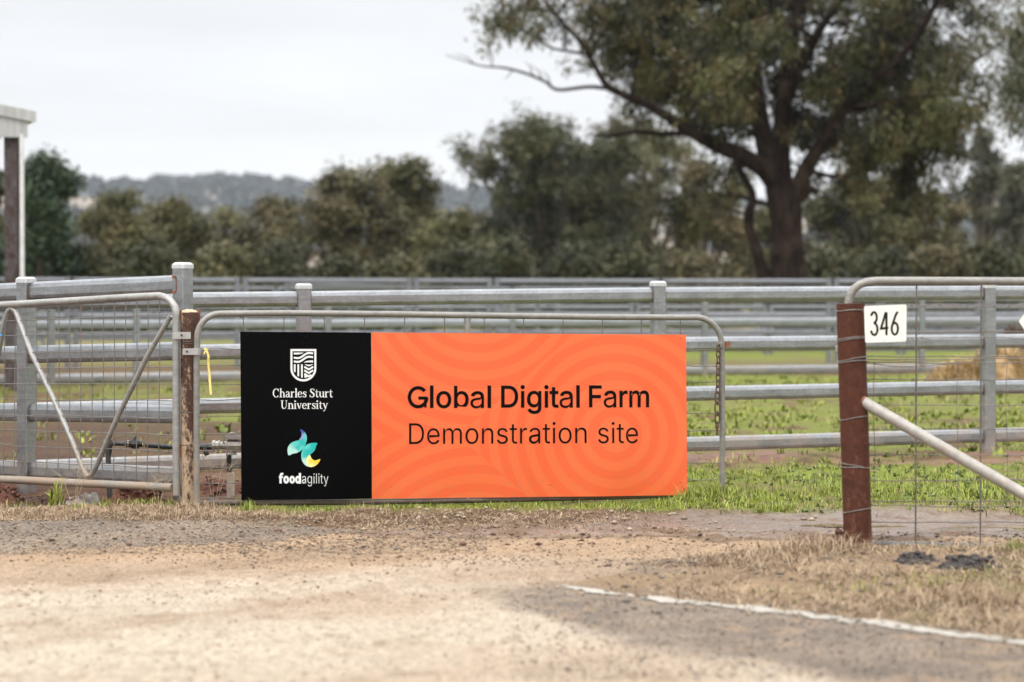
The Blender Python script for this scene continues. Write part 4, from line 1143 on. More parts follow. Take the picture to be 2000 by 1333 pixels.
def number_plate():
    d = 11.21
    t = thing('number_plate', 'white plate with black number 346 wired to the red-brown post', 'sign', P(1728, 634, d))
    cs = [P(1687.5, 598.5, d), P(1770.5, 595, d), P(1770, 667.5, d), P(1690, 670, d)]
    mb = MB()
    def bil(u, v, o=0.0):
        p = cs[0] * (1 - u) * (1 - v) + cs[1] * u * (1 - v) + cs[2] * u * v + cs[3] * (1 - u) * v
        return p + Vector((0, -o, 0))
    out = [(0.03, 0), (0.97, 0), (1, 0.035), (1, 0.965), (0.97, 1), (0.03, 1), (0, 0.965), (0, 0.035)]
    n = len(out)
    mb.add([bil(u, v, 0.0015) for u, v in out] + [bil(u, v, -0.0015) for u, v in out],
           [tuple(range(n)), tuple(range(2 * n - 1, n - 1, -1))] + [(k, (k + 1) % n, n + (k + 1) % n, n + k) for k in range(n)])
    pl_ = mb.build('plate', MAT['white_plate'], t, False)
    # digits drawn with a pen of even width, in photo positions on the plate
    def f(px, py):
        u = (px - 1687.5) / 83.0
        v = (py - (598.5 - 3.5 * u)) / (71.5 + 1.0 * u)
        return bil(u, v, 0.0028)
    three = arc_px(1706.3, 620.2, 5.6, 10.2, 165, -80, 12) + arc_px(1706.0, 643.0, 6.6, 11.6, 80, -165, 14)
    four_a = [(1729.8, 610.0), (1719.6, 642.2), (1734.2, 640.6)]
    four_b = [(1731.0, 610.0), (1730.4, 655.0)]
    six = [(1753.0, 609.0), (1748.5, 617), (1742.8, 634.5)] + arc_px(1747.3, 642.3, 6.2, 11.4, 155, 515, 26)
    for nm, strokes in (('digit', [three]), ('digit', [four_a, four_b]), ('digit', [six])):
        sb = MB()
        for z, s in enumerate(strokes):
            ribbon_stroke(sb, s, 4.4, f, 0.0004 * z)
        sb.build(nm, MAT['ink_matt'], t, False)
    sc = MB()
    for px, py in ((1727, 602), (1727, 664), (1764, 601), (1764, 662)):
        sc.lathe(f(px, py), (0, -1, 0), [(0, 0.004), (0.002, 0.003)], 8)
    sc.build('rivet', MAT['white_plate'], t)

def ribbon_stroke(mb, pts, w, f, lift=0.0):
    """pen stroke in the flat photo-measured coordinates of a sign face; w = width or list"""
    n = len(pts)
    ws = w if hasattr(w, '__len__') else [w] * n
    vs = []
    for i in range(n):
        a = pts[max(i - 1, 0)]
        b = pts[min(i + 1, n - 1)]
        if 0 < i < n - 1:
            d0 = Vector((pts[i][0] - a[0], pts[i][1] - a[1])).normalized()
            d1 = Vector((b[0] - pts[i][0], b[1] - pts[i][1])).normalized()
            dd = d0 + d1
            if dd.length < 1e-4: dd = d1
            dd.normalize()
            k = 1 / max(0.5, dd.dot(d1))
        else:
            dd = Vector((b[0] - a[0], b[1] - a[1])).normalized()
            k = 1
        nx_, ny_ = -dd.y, dd.x
        h = ws[i] / 2 * k
        vs.append(f(pts[i][0] + nx_ * h, pts[i][1] + ny_ * h) + Vector((0, -lift, 0)))
        vs.append(f(pts[i][0] - nx_ * h, pts[i][1] - ny_ * h) + Vector((0, -lift, 0)))
    mb.add(vs, [(2 * i, 2 * i + 1, 2 * i + 3, 2 * i + 2) for i in range(n - 1)])

def right_gate():
    pl = Plane(1650, 11.42, 2400, 11.42)
    base = pl(1800, 1075)
    base.z = 0
    g = thing('mesh_gate', 'pipe gate with curved top rail behind the red-brown post on the right', 'gate', base)
    X1 = 2560
    path = [(1656, 1040), (1655, 700), (1656, 620), (1657, 592), (1661, 577), (1668, 565), (1679, 556), (1694, 551), (1712, 549), (1760, 549), (1900, 549.5), (2000, 550), (X1, 552)]
    MB().tube([pl(*p) for p in path], 0.0195, 14).build('frame', MAT['galv_brown'], g)
    MB().tube([pl(*p, 0.05) for p in ((1650, 1060), (1745, 1063), (1880, 1067), (2000, 1069), (X1, 1072))], 0.0185, 14).build('bottom_rail', MAT['dull_rail'], g)
    segs = []
    x = 1790
    while x < X1:
        segs.append([(x, 557), (x - 1, 800), (x - 2, 1066)])
        x += 126.5
    rnd = random.Random(12)
    wires(pl, segs, 0.0042).build('stay_wire', MAT['wire'], g)
    segs = []
    for yy in (649, 697, 742, 838, 980, 1020):
        n = 16
        segs.append([(1656 + (X1 - 1656) * i / n, yy + (rnd.uniform(-1.2, 1.2) if i else 0)) for i in range(n + 1)])
    wires(pl, segs, 0.0027).build('line_wire', MAT['wire'], g)
    return g

def ring_fence():
    """stock wire strained off the red post"""
    pl = Plane(1680, 11.36, 2700, 11.0)
    base = pl(1800, 1068)
    base.z = 0
    g = thing('wire_fence', 'rusty stock wire and barbed strand strained from the red-brown post', 'fence', base)
    rnd = random.Random(21)
    X1 = 2600
    segs = []
    for j, yy in enumerate((660, 701, 708, 790, 887, 935, 985)):
        n = 18
        segs.append([(1680 + (X1 - 1680) * i / n, yy + (j * 0.6) + (rnd.uniform(-2, 2) if i else 0)) for i in range(n + 1)])
    segs.append([(1686, 705), (1705, 710), (1740, 716), (1780, 717), (1830, 713), (1880, 710)])
    wires(pl, segs, 0.0024).build('line_wire', MAT['wire'], g)
    segs = []
    for x in (1708, 1871, 1967, 2100, 2230, 2360):
        segs.append([(x, 705), (x - 3, 790), (x + 1, 885), (x - 1, 985)])
    wires(pl, segs, 0.0015).build('stay_wire', MAT['wire'], g)
    mb = MB()
    for ph in (0, math.pi):
        pts = []
        for i in range(160):
            x = 1682 + (X1 - 1682) * i / 159
            p = pl(x, 599 + 2.2 * math.sin(i * 0.9 + ph))
            pts.append(p)
        mb.tube(pts, 0.0017, 5)
    for i in range(34):
        x = 1700 + i * 27
        c = pl(x, 599)
        for k in range(3):
            a = rnd.uniform(0, 6.28)
            dv = Vector((0.3 * math.cos(a * 2), math.sin(a), math.cos(a))).normalized() * 0.014
            mb.tube([c - dv, c + dv], [0.0008, 0.0022], 4)
    mb.build('barbed_strand', MAT['wire'], g)
    mb = MB()
    pts = [pl(1688 + i * 3.4, 660.5 + 1.4 * math.sin(i * 1.1)) for i in range(38)]
    mb.tube(pts, 0.002, 5)
    for k in range(2):
        pts = [pl(1770 + i * 2.6, 662 + 2.4 * math.sin(i * 0.8 + 3.1 * k)) for i in range(20)]
        mb.tube(pts, 0.0016, 5)
    mb.build('tie_wire', MAT['wire_bright'], g)

def pointer_plate():
    pl = Plane(1650, 11.36, 2400, 11.36)
    t = thing('pointer_sign', 'small white pointed plate on the right gate at the picture edge', 'sign', pl(2010, 630, 0.02))
    pts = [(1987.5, 628), (2000, 611), (2062, 611), (2062, 647), (2000, 647)]
    mb = MB()
    n = len(pts)
    mb.add([pl(x, y, 0.03) for x, y in pts] + [pl(x, y, 0.026) for x, y in pts],
           [tuple(range(n)), tuple(range(2 * n - 1, n - 1, -1))] + [(k, (k + 1) % n, n + (k + 1) % n, n + k) for k in range(n)])
    mb.build('plate', MAT['white_plate'], t, False)

def blue_twine():
    pl = Plane(345, 13.68, 0, 14.72)
    t = thing('twine', 'scrap of blue twine snagged on the left mesh gate', 'twine', pl(4, 652, 0.02))
    mb = MB().tube([pl(-6, 646, 0.02), pl(0, 650, 0.022), pl(5, 653, 0.02), pl(9, 657, 0.018)], [0.003, 0.006, 0.005, 0.002], 6)
    mb.tube([pl(0, 650, 0.022), pl(2, 655, 0.02), pl(8, 656, 0.02)], [0.003, 0.004, 0.001], 6)
    mb.build('strand', MAT['blue'], t)

# --- lettering -------------------------------------------------------------------------------------
def glyph_run(s, track=0):
    """[(spline list, x offset)], total width; glyph units (cap height 509)"""
    x, out = 0, []
    for ch in s:
        if ch == ' ':
            x += 190
            continue
        adv, sp = GLYPHS[ch]
        out.append((sp, x))
        x += adv + track
    return out, x - track

def text_mesh(name, run, place, mat, parent, offset=0.0):
    """outline run -> flat filled mesh put on a surface by place(x, y)"""
    S = 0.001
    allv, allf = [], []
    shapes = []
    for sp, ox in run:
        if len(sp) == 2 and min(len(p) for p in sp) == 4:
            shapes += [([p], ox) for p in sp]          # crossing strokes (t, f) and dots: filled one by one
        else:
            shapes.append((sp, ox))
    for sp, ox in shapes:
        cu = bpy.data.curves.new('outline', 'CURVE')
        cu.dimensions = '2D'
        cu.fill_mode = 'BOTH'
        cu.resolution_u = 5
        for pts in sp:
            s = cu.splines.new('BEZIER')
            s.bezier_points.add(len(pts) - 1)
            for bp, (lx, ly, cx_, cy_, rx_, ry_) in zip(s.bezier_points, pts):
                bp.handle_left_type = bp.handle_right_type = 'FREE'
                bp.co = ((cx_ + ox) * S, cy_ * S, 0)
                bp.handle_left = ((lx + ox) * S, ly * S, 0)
                bp.handle_right = ((rx_ + ox) * S, ry_ * S, 0)
            s.use_cyclic_u = True
        cu.offset = offset * S
        ob = bpy.data.objects.new('outline', cu)
        COL.objects.link(ob)
        dg = bpy.context.evaluated_depsgraph_get()
        mm = bpy.data.meshes.new_from_object(ob.evaluated_get(dg))
        bpy.data.objects.remove(ob)
        n0 = len(allv)
        allv += [tuple(v.co) for v in mm.vertices]
        allf += [tuple(i + n0 for i in p.vertices) for p in mm.polygons]
        bpy.data.meshes.remove(mm)
    me = bpy.data.meshes.new(name)
    me.from_pydata(allv, [], allf)
    off = wloc(parent)
    for v in me.vertices:
        v.co = place(v.co.x / S, v.co.y / S) - off
    me.name = name
    me.materials.clear()
    me.materials.append(mat)
    o = bpy.data.objects.new(name, me)
    COL.objects.link(o)
    o.parent = parent
    return o

# --- the sign --------------------------------------------------------------------------------------
def sign():
    pl = SG
    OFF = 0.024
    TL, TR, BL, BR = pl(468, 648, OFF), pl(1338, 654, OFF), pl(470, 977, OFF), pl(1340, 967, OFF)
    nrm = pl.n
    def wave(u, v):
        return 0.007 * math.sin(u * 9.4 + 0.6) * (0.6 + 0.4 * v) + 0.004 * math.sin(u * 31 + 2 * v) * v + 0.0035 * math.exp(-((u - 0.54) / 0.035) ** 2) * (1 - v) + 0.005 * math.exp(-((u - 0.865) / 0.05) ** 2 - ((v - 0.8) / 0.22) ** 2) + 0.0025 * math.sin(u * 23 + v * 3)
    def uv(px, py):
        u = (px - 468) / 870.0
        for _ in range(2):
            v = (py - (648 + 6 * u)) / (329 - 16 * u)
            u = (px - 468 - 2 * v) / 870.0
        return u, v
    dL, dR = TL.y, TR.y
    def per(f):                     # share of the picture width -> share of the sheet's length
        return f * dL / (dR * (1 - f) + f * dL)
    def unper(t_):
        return t_ * dR / ((1 - t_) * dL + t_ * dR)
    def S(px, py, lift=0.0):
        u, v = uv(px, py)
        u = per(u)
        p = TL * (1 - u) * (1 - v) + TR * u * (1 - v) + BR * u * v + BL * (1 - u) * v
        return p + nrm * (wave(u, v) + lift)
    base = S(900, 975)
    t = thing('farm_sign', 'wide sheet metal sign, black left part with white logos, orange ringed part with black lettering', 'sign', base)
    def sheet(name, x0, x1, mat):
        nu, nv = int((x1 - x0) / 8), 36
        vs, uvs = [], []
        for j in range(nv + 1):
            for i in range(nu + 1):
                u, v = per((x0 - 468 + (x1 - x0) * i / nu) / 870.0), j / nv
                p = TL * (1 - u) * (1 - v) + TR * u * (1 - v) + BR * u * v + BL * (1 - u) * v
                vs.append(p + nrm * wave(u, v))
                fu = unper(u)
                uvs.append((468 + 2 * v + 870 * fu, 648 + 6 * fu + (329 - 16 * fu) * v))
        front = len(vs)
        vs += [p - nrm * 0.003 for p in vs]
        ii = np.arange(front).reshape(nv + 1, nu + 1)
        q = np.stack([ii[:-1, :-1], ii[1:, :-1], ii[1:, 1:], ii[:-1, 1:]], -1).reshape(-1, 4)
        qb = q[:, ::-1] + front
        edge = list(ii[0, :]) + list(ii[1:, -1]) + list(ii[-1, ::-1][1:]) + list(ii[::-1, 0][1:-1])
        qe = np.array([(a, b, b + front, a + front) for a, b in zip(edge, edge[1:] + edge[:1])])
        art = np.array([(a, b, 0, 1) for a, b in uvs * 2], np.float32)
        o = fast_mesh(name, np.array([tuple(p) for p in vs]), np.concatenate([q, qb, qe]), mat, t, {'art': art}, False)
        sm = np.zeros(len(o.data.polygons), bool)
        sm[:len(q) * 2] = True
        o.data.polygons.foreach_set('use_smooth', sm)
        o.data.set_sharp_from_angle(angle=R(35))
        return o
    # printed rings: three families of concentric bands, each point belongs to the nearest centre
    m = M('orange ringed vinyl')
    art = m.attr('art', 'Vector')
    def dist(cx, cy):
        s = m.n.new('ShaderNodeVectorMath'); s.operation = 'DISTANCE'
        c = m.n.new('ShaderNodeCombineXYZ')
        c.inputs[0].default_value, c.inputs[1].default_value = cx, cy
        sp = m.n.new('ShaderNodeSeparateXYZ'); m.l.new(art, sp.inputs[0])
        cc = m.n.new('ShaderNodeCombineXYZ')
        m.l.new(sp.outputs[0], cc.inputs[0]); m.l.new(sp.outputs[1], cc.inputs[1])
        m.l.new(cc.outputs[0], s.inputs[0]); m.l.new(c.outputs[0], s.inputs[1])
        return s.outputs['Value']
    d1, d2, d3 = dist(1198.5, 848.5), dist(932.3, 548.6), dist(932.3, 1154.0)
    d23 = m.math('MINIMUM', d2, d3)
    fr = lambda d, ph: m.math('FRACT', m.math('ADD', m.math('DIVIDE', d, 35.2), ph))
    b1 = m.math('MULTIPLY', m.math('GREATER_THAN', fr(d1, 0.5), 0.5), m.math('GREATER_THAN', d1, 30.0))
    b2 = m.math('GREATER_THAN', fr(d23, 0.0), 0.5)
    near1 = m.math('LESS_THAN', d1, d23)
    sel = m.math('ADD', m.math('MULTIPLY', near1, b1), m.math('MULTIPLY', m.math('SUBTRACT', 1.0, near1), b2))
    ca, cb = (0.80, 0.140, 0.037), (0.79, 0.111, 0.028)
    col = m.mix(sel, ca, cb)
    dirt = m.noise(m.geo(), 70, 3, 0.8)
    spots = m.mr(m.noise(m.geo(), 26, 2, 0.9), 0.74, 0.76)
    col = m.mix(m.mr(dirt, 0.35, 0.75, 0.0, 0.10), col, (0.55, 0.25, 0.14))
    col = m.mix(m.math('MULTIPLY', spots, 0.3), col, (0.3, 0.09, 0.04))
    sepz = m.n.new('ShaderNodeSeparateXYZ')
    m.l.new(m.geo(), sepz.inputs[0])
    splash = m.math('MULTIPLY', m.mr(sepz.outputs['Z'], 0.0, 0.30, 0.55, 0.0), m.mr(m.noise(m.geo(), 34, 5, 0.85), 0.5, 0.72))
    col = m.mix(splash, col, (0.40, 0.20, 0.11))
    m.set(color=col, rough=0.33, spec=0.55, coat=0.15, coat_rough=0.18)
    k = M('black vinyl')
    specks = k.mr(k.voro(k.geo(), 30), 0.0, 0.045, 1.0, 0.0)
    gate_ = k.mr(k.noise(k.geo(), 5, 3, 0.6), 0.5, 0.62)
    kk = k.math('MULTIPLY', specks, gate_)
    k.set(color=k.mix(kk, (0.0016, 0.0016, 0.002), (0.4, 0.36, 0.3)), rough=0.32, spec=0.06)
    sheet('black_panel', 468, 723.2, k.m)
    sheet('orange_panel', 723.8, 1338, m.m)
    # lettering
    def word(s, x0, x1, base_y, cap, track, off, mat, name='lettering', slope=0.0, par=None):
        run, W = glyph_run(s, track)
        xs = [p[2] + ox for sp, ox in run for pts in sp for p in pts]
        a, b = min(xs), max(xs)
        kx = (x1 - x0) / (b - a)
        ky = cap / 509.0
        return text_mesh(name, run, lambda gx_, gy_: S(x0 + (gx_ - a) * kx, base_y + slope * (gx_ - a) * kx - gy_ * ky, 0.0015), mat, par or t, off)
    gb = MB()
    fs_ = lambda a, b: S(a, b, 0.0015)
    ribbon_stroke(gb, arc_px(815.2, 775.9, 17.0, 18.4, 40, 360, 40), 6.7, fs_)
    ribbon_stroke(gb, [(815.8, 777.6), (832.6, 777.4)], 6.2, fs_, 0.00005)
    ribbon_stroke(gb, [(830.6, 776), (829.4, 785), (829.6, 796)], [5.4, 5.4, 4.4], fs_, 0.0001)
    gb.build('lettering', MAT['ink'], t, False)
    word('lobal', 839.3, 956.3, 796, 41.5, 0, 11, MAT['ink'])
    word('Digital', 977.5, 1129, 795.2, 41.2, 0, 11, MAT['ink'])
    word('Farm', 1148.5, 1264.5, 794.5, 41, 0, 11, MAT['ink'])
    word('Demonstration', 797.5, 1143, 867.5, 41, 0, -4, MAT['ink'], slope=-0.006)
    word('site', 1164.5, 1243.5, 865.2, 40.5, 0, -4, MAT['ink'])
    fb = MB()
    zf = [0]
    def fstroke(pts, w):
        zf[0] += 1
        ribbon_stroke(fb, pts, w, lambda a, b: S(a, b, 0.0015), 0.00003 * zf[0])
    fstroke([(546.6, 944), (546.6, 929), (548.2, 925.6), (552.0, 925.2)], 4.4)
    fstroke([(543.2, 931.8), (551.6, 931.8)], 3.2)
    for cx_ in (557.6, 569.2, 580.4):
        fstroke(arc_px(cx_, 936.6, 3.5, 5.6, 0, 360, 25), 4.0)
    fstroke([(584.3, 944.3), (584.3, 923.6)], 4.3)
    fb.build('lettering', MAT['white_ink'], t, False)
    word('agility', 588, 639.5, 944, 19.5, 6, -9, MAT['white_ink'])
    # serif words, drawn stroke by stroke
    sb = MB()
    T, H = 0.155, 0.06
    def SER(x, y, w=0.20):
        return ([(x - w / 2, y + H / 2 * (1 if y < 0.3 else -1)), (x + w / 2, y + H / 2 * (1 if y < 0.3 else -1))], H)
    def stem(x, y0, y1, w=T):
        return ([(x, y0), (x, y1)], w)
    def el_(cx, cy, rx, ry, a0, a1, w0, w1=None, n=14):
        """elliptic arc, pen thick on the flanks (w0) and thin at top and foot (w1)"""
        pts, ws = [], []
        for i in range(n + 1):
            a = R(a0 + (a1 - a0) * i / n)
            pts.append((cx + rx * math.cos(a), cy + ry * math.sin(a)))
            ws.append((w1 or w0) + (w0 - (w1 or w0)) * abs(math.cos(a)) ** 1.3)
        return (pts, ws)
    X = 0.68
    GL = {
        'C': (0.80, [el_(0.40, 0.5, 0.32, 0.48, 40, 320, T, H), ([(0.66, 0.98), (0.66, 0.68)], 0.05), ([(0.66, 0.76), (0.69, 0.66)], 0.05)]),
        'h': (0.68, [stem(0.14, 0, 1.03), SER(0.12, 0.0, 0.30), ([(0.03, 1.0), (0.15, 1.03)], 0.05), el_(0.31, 0.42, 0.19, 0.22, 170, 10, T, 0.08), stem(0.52, 0, 0.46), SER(0.52, 0.0, 0.28)]),
        'a': (0.60, [el_(0.25, 0.48, 0.16, 0.17, 160, 0, 0.12, 0.07), stem(0.41, 0.06, 0.50), ([(0.41, 0.10), (0.47, 0.03), (0.58, 0.06)], 0.07), el_(0.24, 0.19, 0.15, 0.16, 70, 330, 0.13, 0.06), ([(0.27, 0.36), (0.41, 0.40)], 0.05)]),
        'r': (0.50, [stem(0.14, 0, 0.66), SER(0.14, 0.0, 0.32), ([(0.02, 0.64), (0.15, 0.67)], 0.05), ([(0.17, 0.46), (0.27, 0.60), (0.38, 0.62), (0.43, 0.56)], [0.05, 0.08, 0.12, 0.13])]),
        'l': (0.32, [stem(0.15, 0, 1.03), SER(0.15, 0.0, 0.30), ([(0.03, 1.0), (0.16, 1.03)], 0.05)]),
        'e': (0.58, [el_(0.29, 0.33, 0.22, 0.32, 10, 320, 0.145, 0.06), ([(0.12, 0.37), (0.51, 0.37)], 0.055)]),
        's': (0.50, [([(0.42, 0.53), (0.36, 0.62), (0.24, 0.65), (0.13, 0.58), (0.12, 0.47), (0.22, 0.38), (0.34, 0.31), (0.41, 0.20), (0.37, 0.07), (0.24, 0.02), (0.11, 0.07), (0.06, 0.18)], [0.05, 0.06, 0.07, 0.10, 0.12, 0.14, 0.14, 0.12, 0.10, 0.07, 0.06, 0.05]), ([(0.43, 0.66), (0.43, 0.48)], 0.04), ([(0.055, 0.22), (0.055, 0.0)], 0.04)]),
        'S': (0.66, [([(0.53, 0.80), (0.46, 0.93), (0.31, 0.98), (0.17, 0.90), (0.14, 0.75), (0.22, 0.62), (0.40, 0.49), (0.52, 0.36), (0.53, 0.19), (0.43, 0.06), (0.28, 0.02), (0.13, 0.10), (0.07, 0.27)], [0.05, 0.06, 0.07, 0.12, 0.15, 0.17, 0.18, 0.17, 0.14, 0.10, 0.07, 0.06, 0.05]), ([(0.55, 0.99), (0.55, 0.74)], 0.045), ([(0.06, 0.30), (0.06, 0.0)], 0.045)]),
        't': (0.44, [([(0.18, 0.88), (0.18, 0.16), (0.24, 0.06), (0.33, 0.03), (0.42, 0.08)], [0.08, 0.15, 0.13, 0.09, 0.05]), ([(0.03, 0.635), (0.40, 0.635)], 0.07)]),
        'u': (0.68, [([(0.14, 0.66), (0.14, 0.20), (0.20, 0.07), (0.31, 0.04), (0.42, 0.10), (0.50, 0.20)], [T, T, 0.12, 0.09, 0.06, 0.05]), stem(0.52, 0.0, 0.66), SER(0.58, 0.0, 0.18), ([(0.02, 0.64), (0.15, 0.64)], 0.06), ([(0.40, 0.64), (0.53, 0.64)], 0.06)]),
        'U': (0.86, [([(0.20, 0.98), (0.20, 0.32), (0.26, 0.12), (0.42, 0.03), (0.58, 0.10), (0.67, 0.30), (0.68, 0.98)], [T, T, 0.14, 0.09, 0.07, 0.06, 0.06]), ([(0.04, 0.965), (0.36, 0.965)], 0.06), ([(0.56, 0.965), (0.80, 0.965)], 0.06)]),
        'n': (0.68, [stem(0.14, 0, 0.66), SER(0.13, 0.0, 0.30), ([(0.03, 0.64), (0.15, 0.66)], 0.05), el_(0.31, 0.42, 0.19, 0.22, 170, 10, T, 0.08), stem(0.52, 0, 0.46), SER(0.52, 0.0, 0.28)]),
        'i': (0.32, [stem(0.15, 0, 0.66), SER(0.15, 0.0, 0.30), ([(0.03, 0.64), (0.16, 0.66)], 0.05), ([(0.06, 0.90), (0.24, 0.90)], 0.17)]),
        'v': (0.60, [([(0.10, 0.66), (0.31, 0.02)], 0.15), ([(0.50, 0.66), (0.31, 0.02)], 0.065), ([(0.0, 0.64), (0.22, 0.64)], 0.06), ([(0.40, 0.64), (0.60, 0.64)], 0.06)]),
        'y': (0.60, [([(0.11, 0.66), (0.33, 0.04)], 0.15), ([(0.51, 0.66), (0.30, 0.0), (0.22, -0.20), (0.12, -0.27)], [0.065, 0.065, 0.06, 0.06]), ([(0.08, -0.25), (0.13, -0.19)], 0.11), ([(0.0, 0.64), (0.23, 0.64)], 0.06), ([(0.41, 0.64), (0.60, 0.64)], 0.06)]),
    }
    def serif_word(words, x0, x1, by, cap):
        tot = 0
        for ch in words:
            tot += 0.30 if ch == ' ' else GL[ch][0]
        kx = (x1 - x0) / tot
        x = 0.0
        q = 0
        for ch in words:
            if ch == ' ':
                x += 0.30
                continue
            adv, strokes = GL[ch]
            for pts, w in strokes:
                pp = [(x0 + (x + a) * kx, by - b * cap) for a, b in pts]
                ww = [v_ * cap * 0.92 for v_ in w] if hasattr(w, '__len__') else w * cap * 0.92
                q += 1
                ribbon_stroke(sb, pp, ww, lambda a, b: S(a, b, 0.0015), 0.00003 * q)
            x += adv
    serif_word('Charles Sturt', 531, 648.5, 776, 17.0)
    serif_word('University', 546, 639, 798.5, 16.5)
    sb.build('lettering', MAT['white_ink'], t, False)
    # shield crest
    cb_ = MB()
    Z = lambda x, y: (540 + x / 4.6, 670 + y / 4.6)
    def shield(x0, x1, y0, yb, ys):
        pts = [(x0, y0), (x1, y0), (x1, ys)]
        cx_, rx_ = (x0 + x1) / 2, (x1 - x0) / 2
        for i in range(1, 20):
            a = math.pi * i / 20
            pts.append((cx_ + rx_ * math.cos(a), ys + (yb - ys) * math.sin(a)))
        pts.append((x0, ys))
        return pts
    o_, i_ = shield(118, 351, 55, 345, 228), shield(136, 333, 74, 326, 228)
    n = len(o_)
    cb_.add([S(*Z(*p), 0.0015) for p in o_] + [S(*Z(*p), 0.0015) for p in i_], [(k_, (k_ + 1) % n, n + (k_ + 1) % n, n + k_) for k_ in range(n)])
    fz = lambda a, b: S(*Z(a, b), 0.0015)
    def wv(y, x0=148, x1=322, w=17, w0=None):
        xs = np.linspace(x0, x1, 18)
        pts = [(x, y + 19 - 38 * float(sstep(185, 285, np.array([x]))[0]) + 4 * math.sin((x - 148) / 174 * 6.28)) for x in xs]
        ribbon_stroke(cb_, pts, w if w0 is None else [w0 + (w - w0) * min(1, i_ / 9) for i_ in range(18)], fz)
    ribbon_stroke(cb_, [(148, 95), (190, 95), (222, 91), (236, 88)], [17, 17, 8, 2], fz)
    wv(113); wv(147)
    ribbon_stroke(cb_, [(240, 176), (262, 168), (290, 166), (322, 166)], [3, 12, 17, 20], fz)
    for x, yb in ((157, 262), (189, 300), (222, 312)):
        ribbon_stroke(cb_, [(x - 0.5, 192), (x - 0.5, yb - 8), (x + 4, yb)], [16, 16, 6], fz)
    ribbon_stroke(cb_, [(248, 193), (283, 203), (320, 193)], [4, 14, 4], fz)
    for y, xa, xb in ((214, 243, 323), (246, 243, 322), (276, 243, 306)):
        ribbon_stroke(cb_, [(xa, y), (283, y + 24), (xb, y + (0 if xb > 310 else 10))], [17, 15, 17], fz)
    ribbon_stroke(cb_, [(252, 286), (252, 312)], 16, fz)
    ribbon_stroke(cb_, [(258, 300), (280, 300)], [22, 3], fz)
    cb_.build('crest', MAT['white_ink'], t, False)
    # two-leaf emblem, printed in blended inks
    inkm = M('printed emblem inks')
    inkm.set(color=inkm.attr('ink'), rough=0.35)
    def leaf(poly, cols, lift):
        """polygon with ink colours blended between control points [(x, y, rgb)]"""
        c = np.array([(p[0], p[1]) for p in poly], float)
        cen = c.mean(0)
        rings = 7
        vs, inks = [], []
        for q in range(rings):
            s = 1 - q / (rings - 0.999)
            for p in c:
                pt = cen + (p - cen) * max(s, 0.02)
                vs.append(tuple(S(*Z(*pt), lift)))
                w = np.array([1 / (((pt[0] - a) ** 2 + (pt[1] - b) ** 2) + 30) ** 1.5 for a, b, _ in cols])
                w /= w.sum()
                rgb = sum(w_ * np.array(k_) for w_, (_, _, k_) in zip(w, cols))
                inks.append((*rgb, 1))
        n_ = len(c)
        fs = [(q * n_ + i, q * n_ + (i + 1) % n_, (q + 1) * n_ + (i + 1) % n_, (q + 1) * n_ + i) for q in range(rings - 1) for i in range(n_)]
        return vs, fs, inks
    def smooth_poly(pts, k_=5):
        out = []
        n_ = len(pts)
        for i in range(n_):
            p0, p1, p2, p3 = (np.array(pts[(i + j) % n_], float) for j in (-1, 0, 1, 2))
            for s in range(k_):
                u = s / k_
                out.append(tuple(0.5 * ((2 * p1) + (-p0 + p2) * u + (2 * p0 - 5 * p1 + 4 * p2 - p3) * u * u + (-p0 + 3 * p1 - 3 * p2 + p3) * u ** 3)))
        return out
    TEAL, PALE, AQUA, BLU, LAV, YEL, LYEL = lin(0, 172, 168), lin(178, 220, 210), lin(90, 196, 190), lin(62, 66, 160), lin(150, 150, 210), lin(246, 200, 60), lin(252, 232, 160)
    pieces = [
        ([(262, 826), (266, 862), (252, 915), (222, 958), (180, 985), (140, 993), (104, 1008), (93, 975), (97, 935), (122, 900), (160, 881), (196, 872), (228, 858), (250, 842)],
         [(262, 850, AQUA), (225, 895, TEAL), (170, 910, AQUA), (110, 960, PALE), (104, 1005, PALE), (215, 945, AQUA), (160, 975, PALE), (185, 935, TEAL)], 0.0015),
        ([(203, 775), (228, 782), (250, 803), (260, 826), (252, 842), (228, 858), (196, 872), (212, 850), (220, 822), (216, 796)],
         [(206, 778, BLU), (235, 792, BLU), (255, 826, AQUA), (200, 868, LAV), (222, 835, LAV)], 0.0017),
        ([(357, 897), (348, 925), (338, 958), (318, 982), (292, 1003), (270, 1024), (258, 1056), (268, 1088), (290, 1111), (258, 1101), (232, 1073), (217, 1035), (217, 990), (232, 948), (262, 915), (300, 899)],
         [(350, 900, TEAL), (320, 935, TEAL), (270, 930, AQUA), (225, 1000, AQUA), (245, 1000, TEAL), (280, 975, TEAL), (240, 1065, PALE), (275, 1100, PALE)], 0.0015),
        ([(292, 1003), (303, 1028), (322, 1048), (350, 1053), (384, 1041), (373, 1070), (347, 1097), (315, 1111), (290, 1111), (268, 1088), (258, 1056), (270, 1024)],
         [(290, 1020, LYEL), (265, 1060, LYEL), (300, 1060, YEL), (350, 1070, YEL), (382, 1043, YEL), (305, 1105, LYEL)], 0.0017)]
    V_, F_, I_ = [], [], []
    for poly, cols, lift in pieces:
        vs, fs, ink = leaf(smooth_poly(poly), cols, lift)
        F_ += [tuple(i + len(V_) for i in f) for f in fs]
        V_ += vs
        I_ += ink
    fast_mesh('leaf_emblem', np.array(V_), np.array(F_), inkm.m, t, {'ink': np.array(I_)})
    # pan-head fixings
    for px, py in ((481, 655), (482, 952), (761, 655), (763, 950), (1070, 657.5), (1073, 946), (1327, 659.5), (1327, 941)):
        MB().lathe(S(px, py), nrm, [(0, 0.0055), (0.002, 0.005), (0.0035, 0.002)], 10).build('rivet', MAT['ink'] if px < 720 else m.m if False else MAT['orange_rivet'], t)
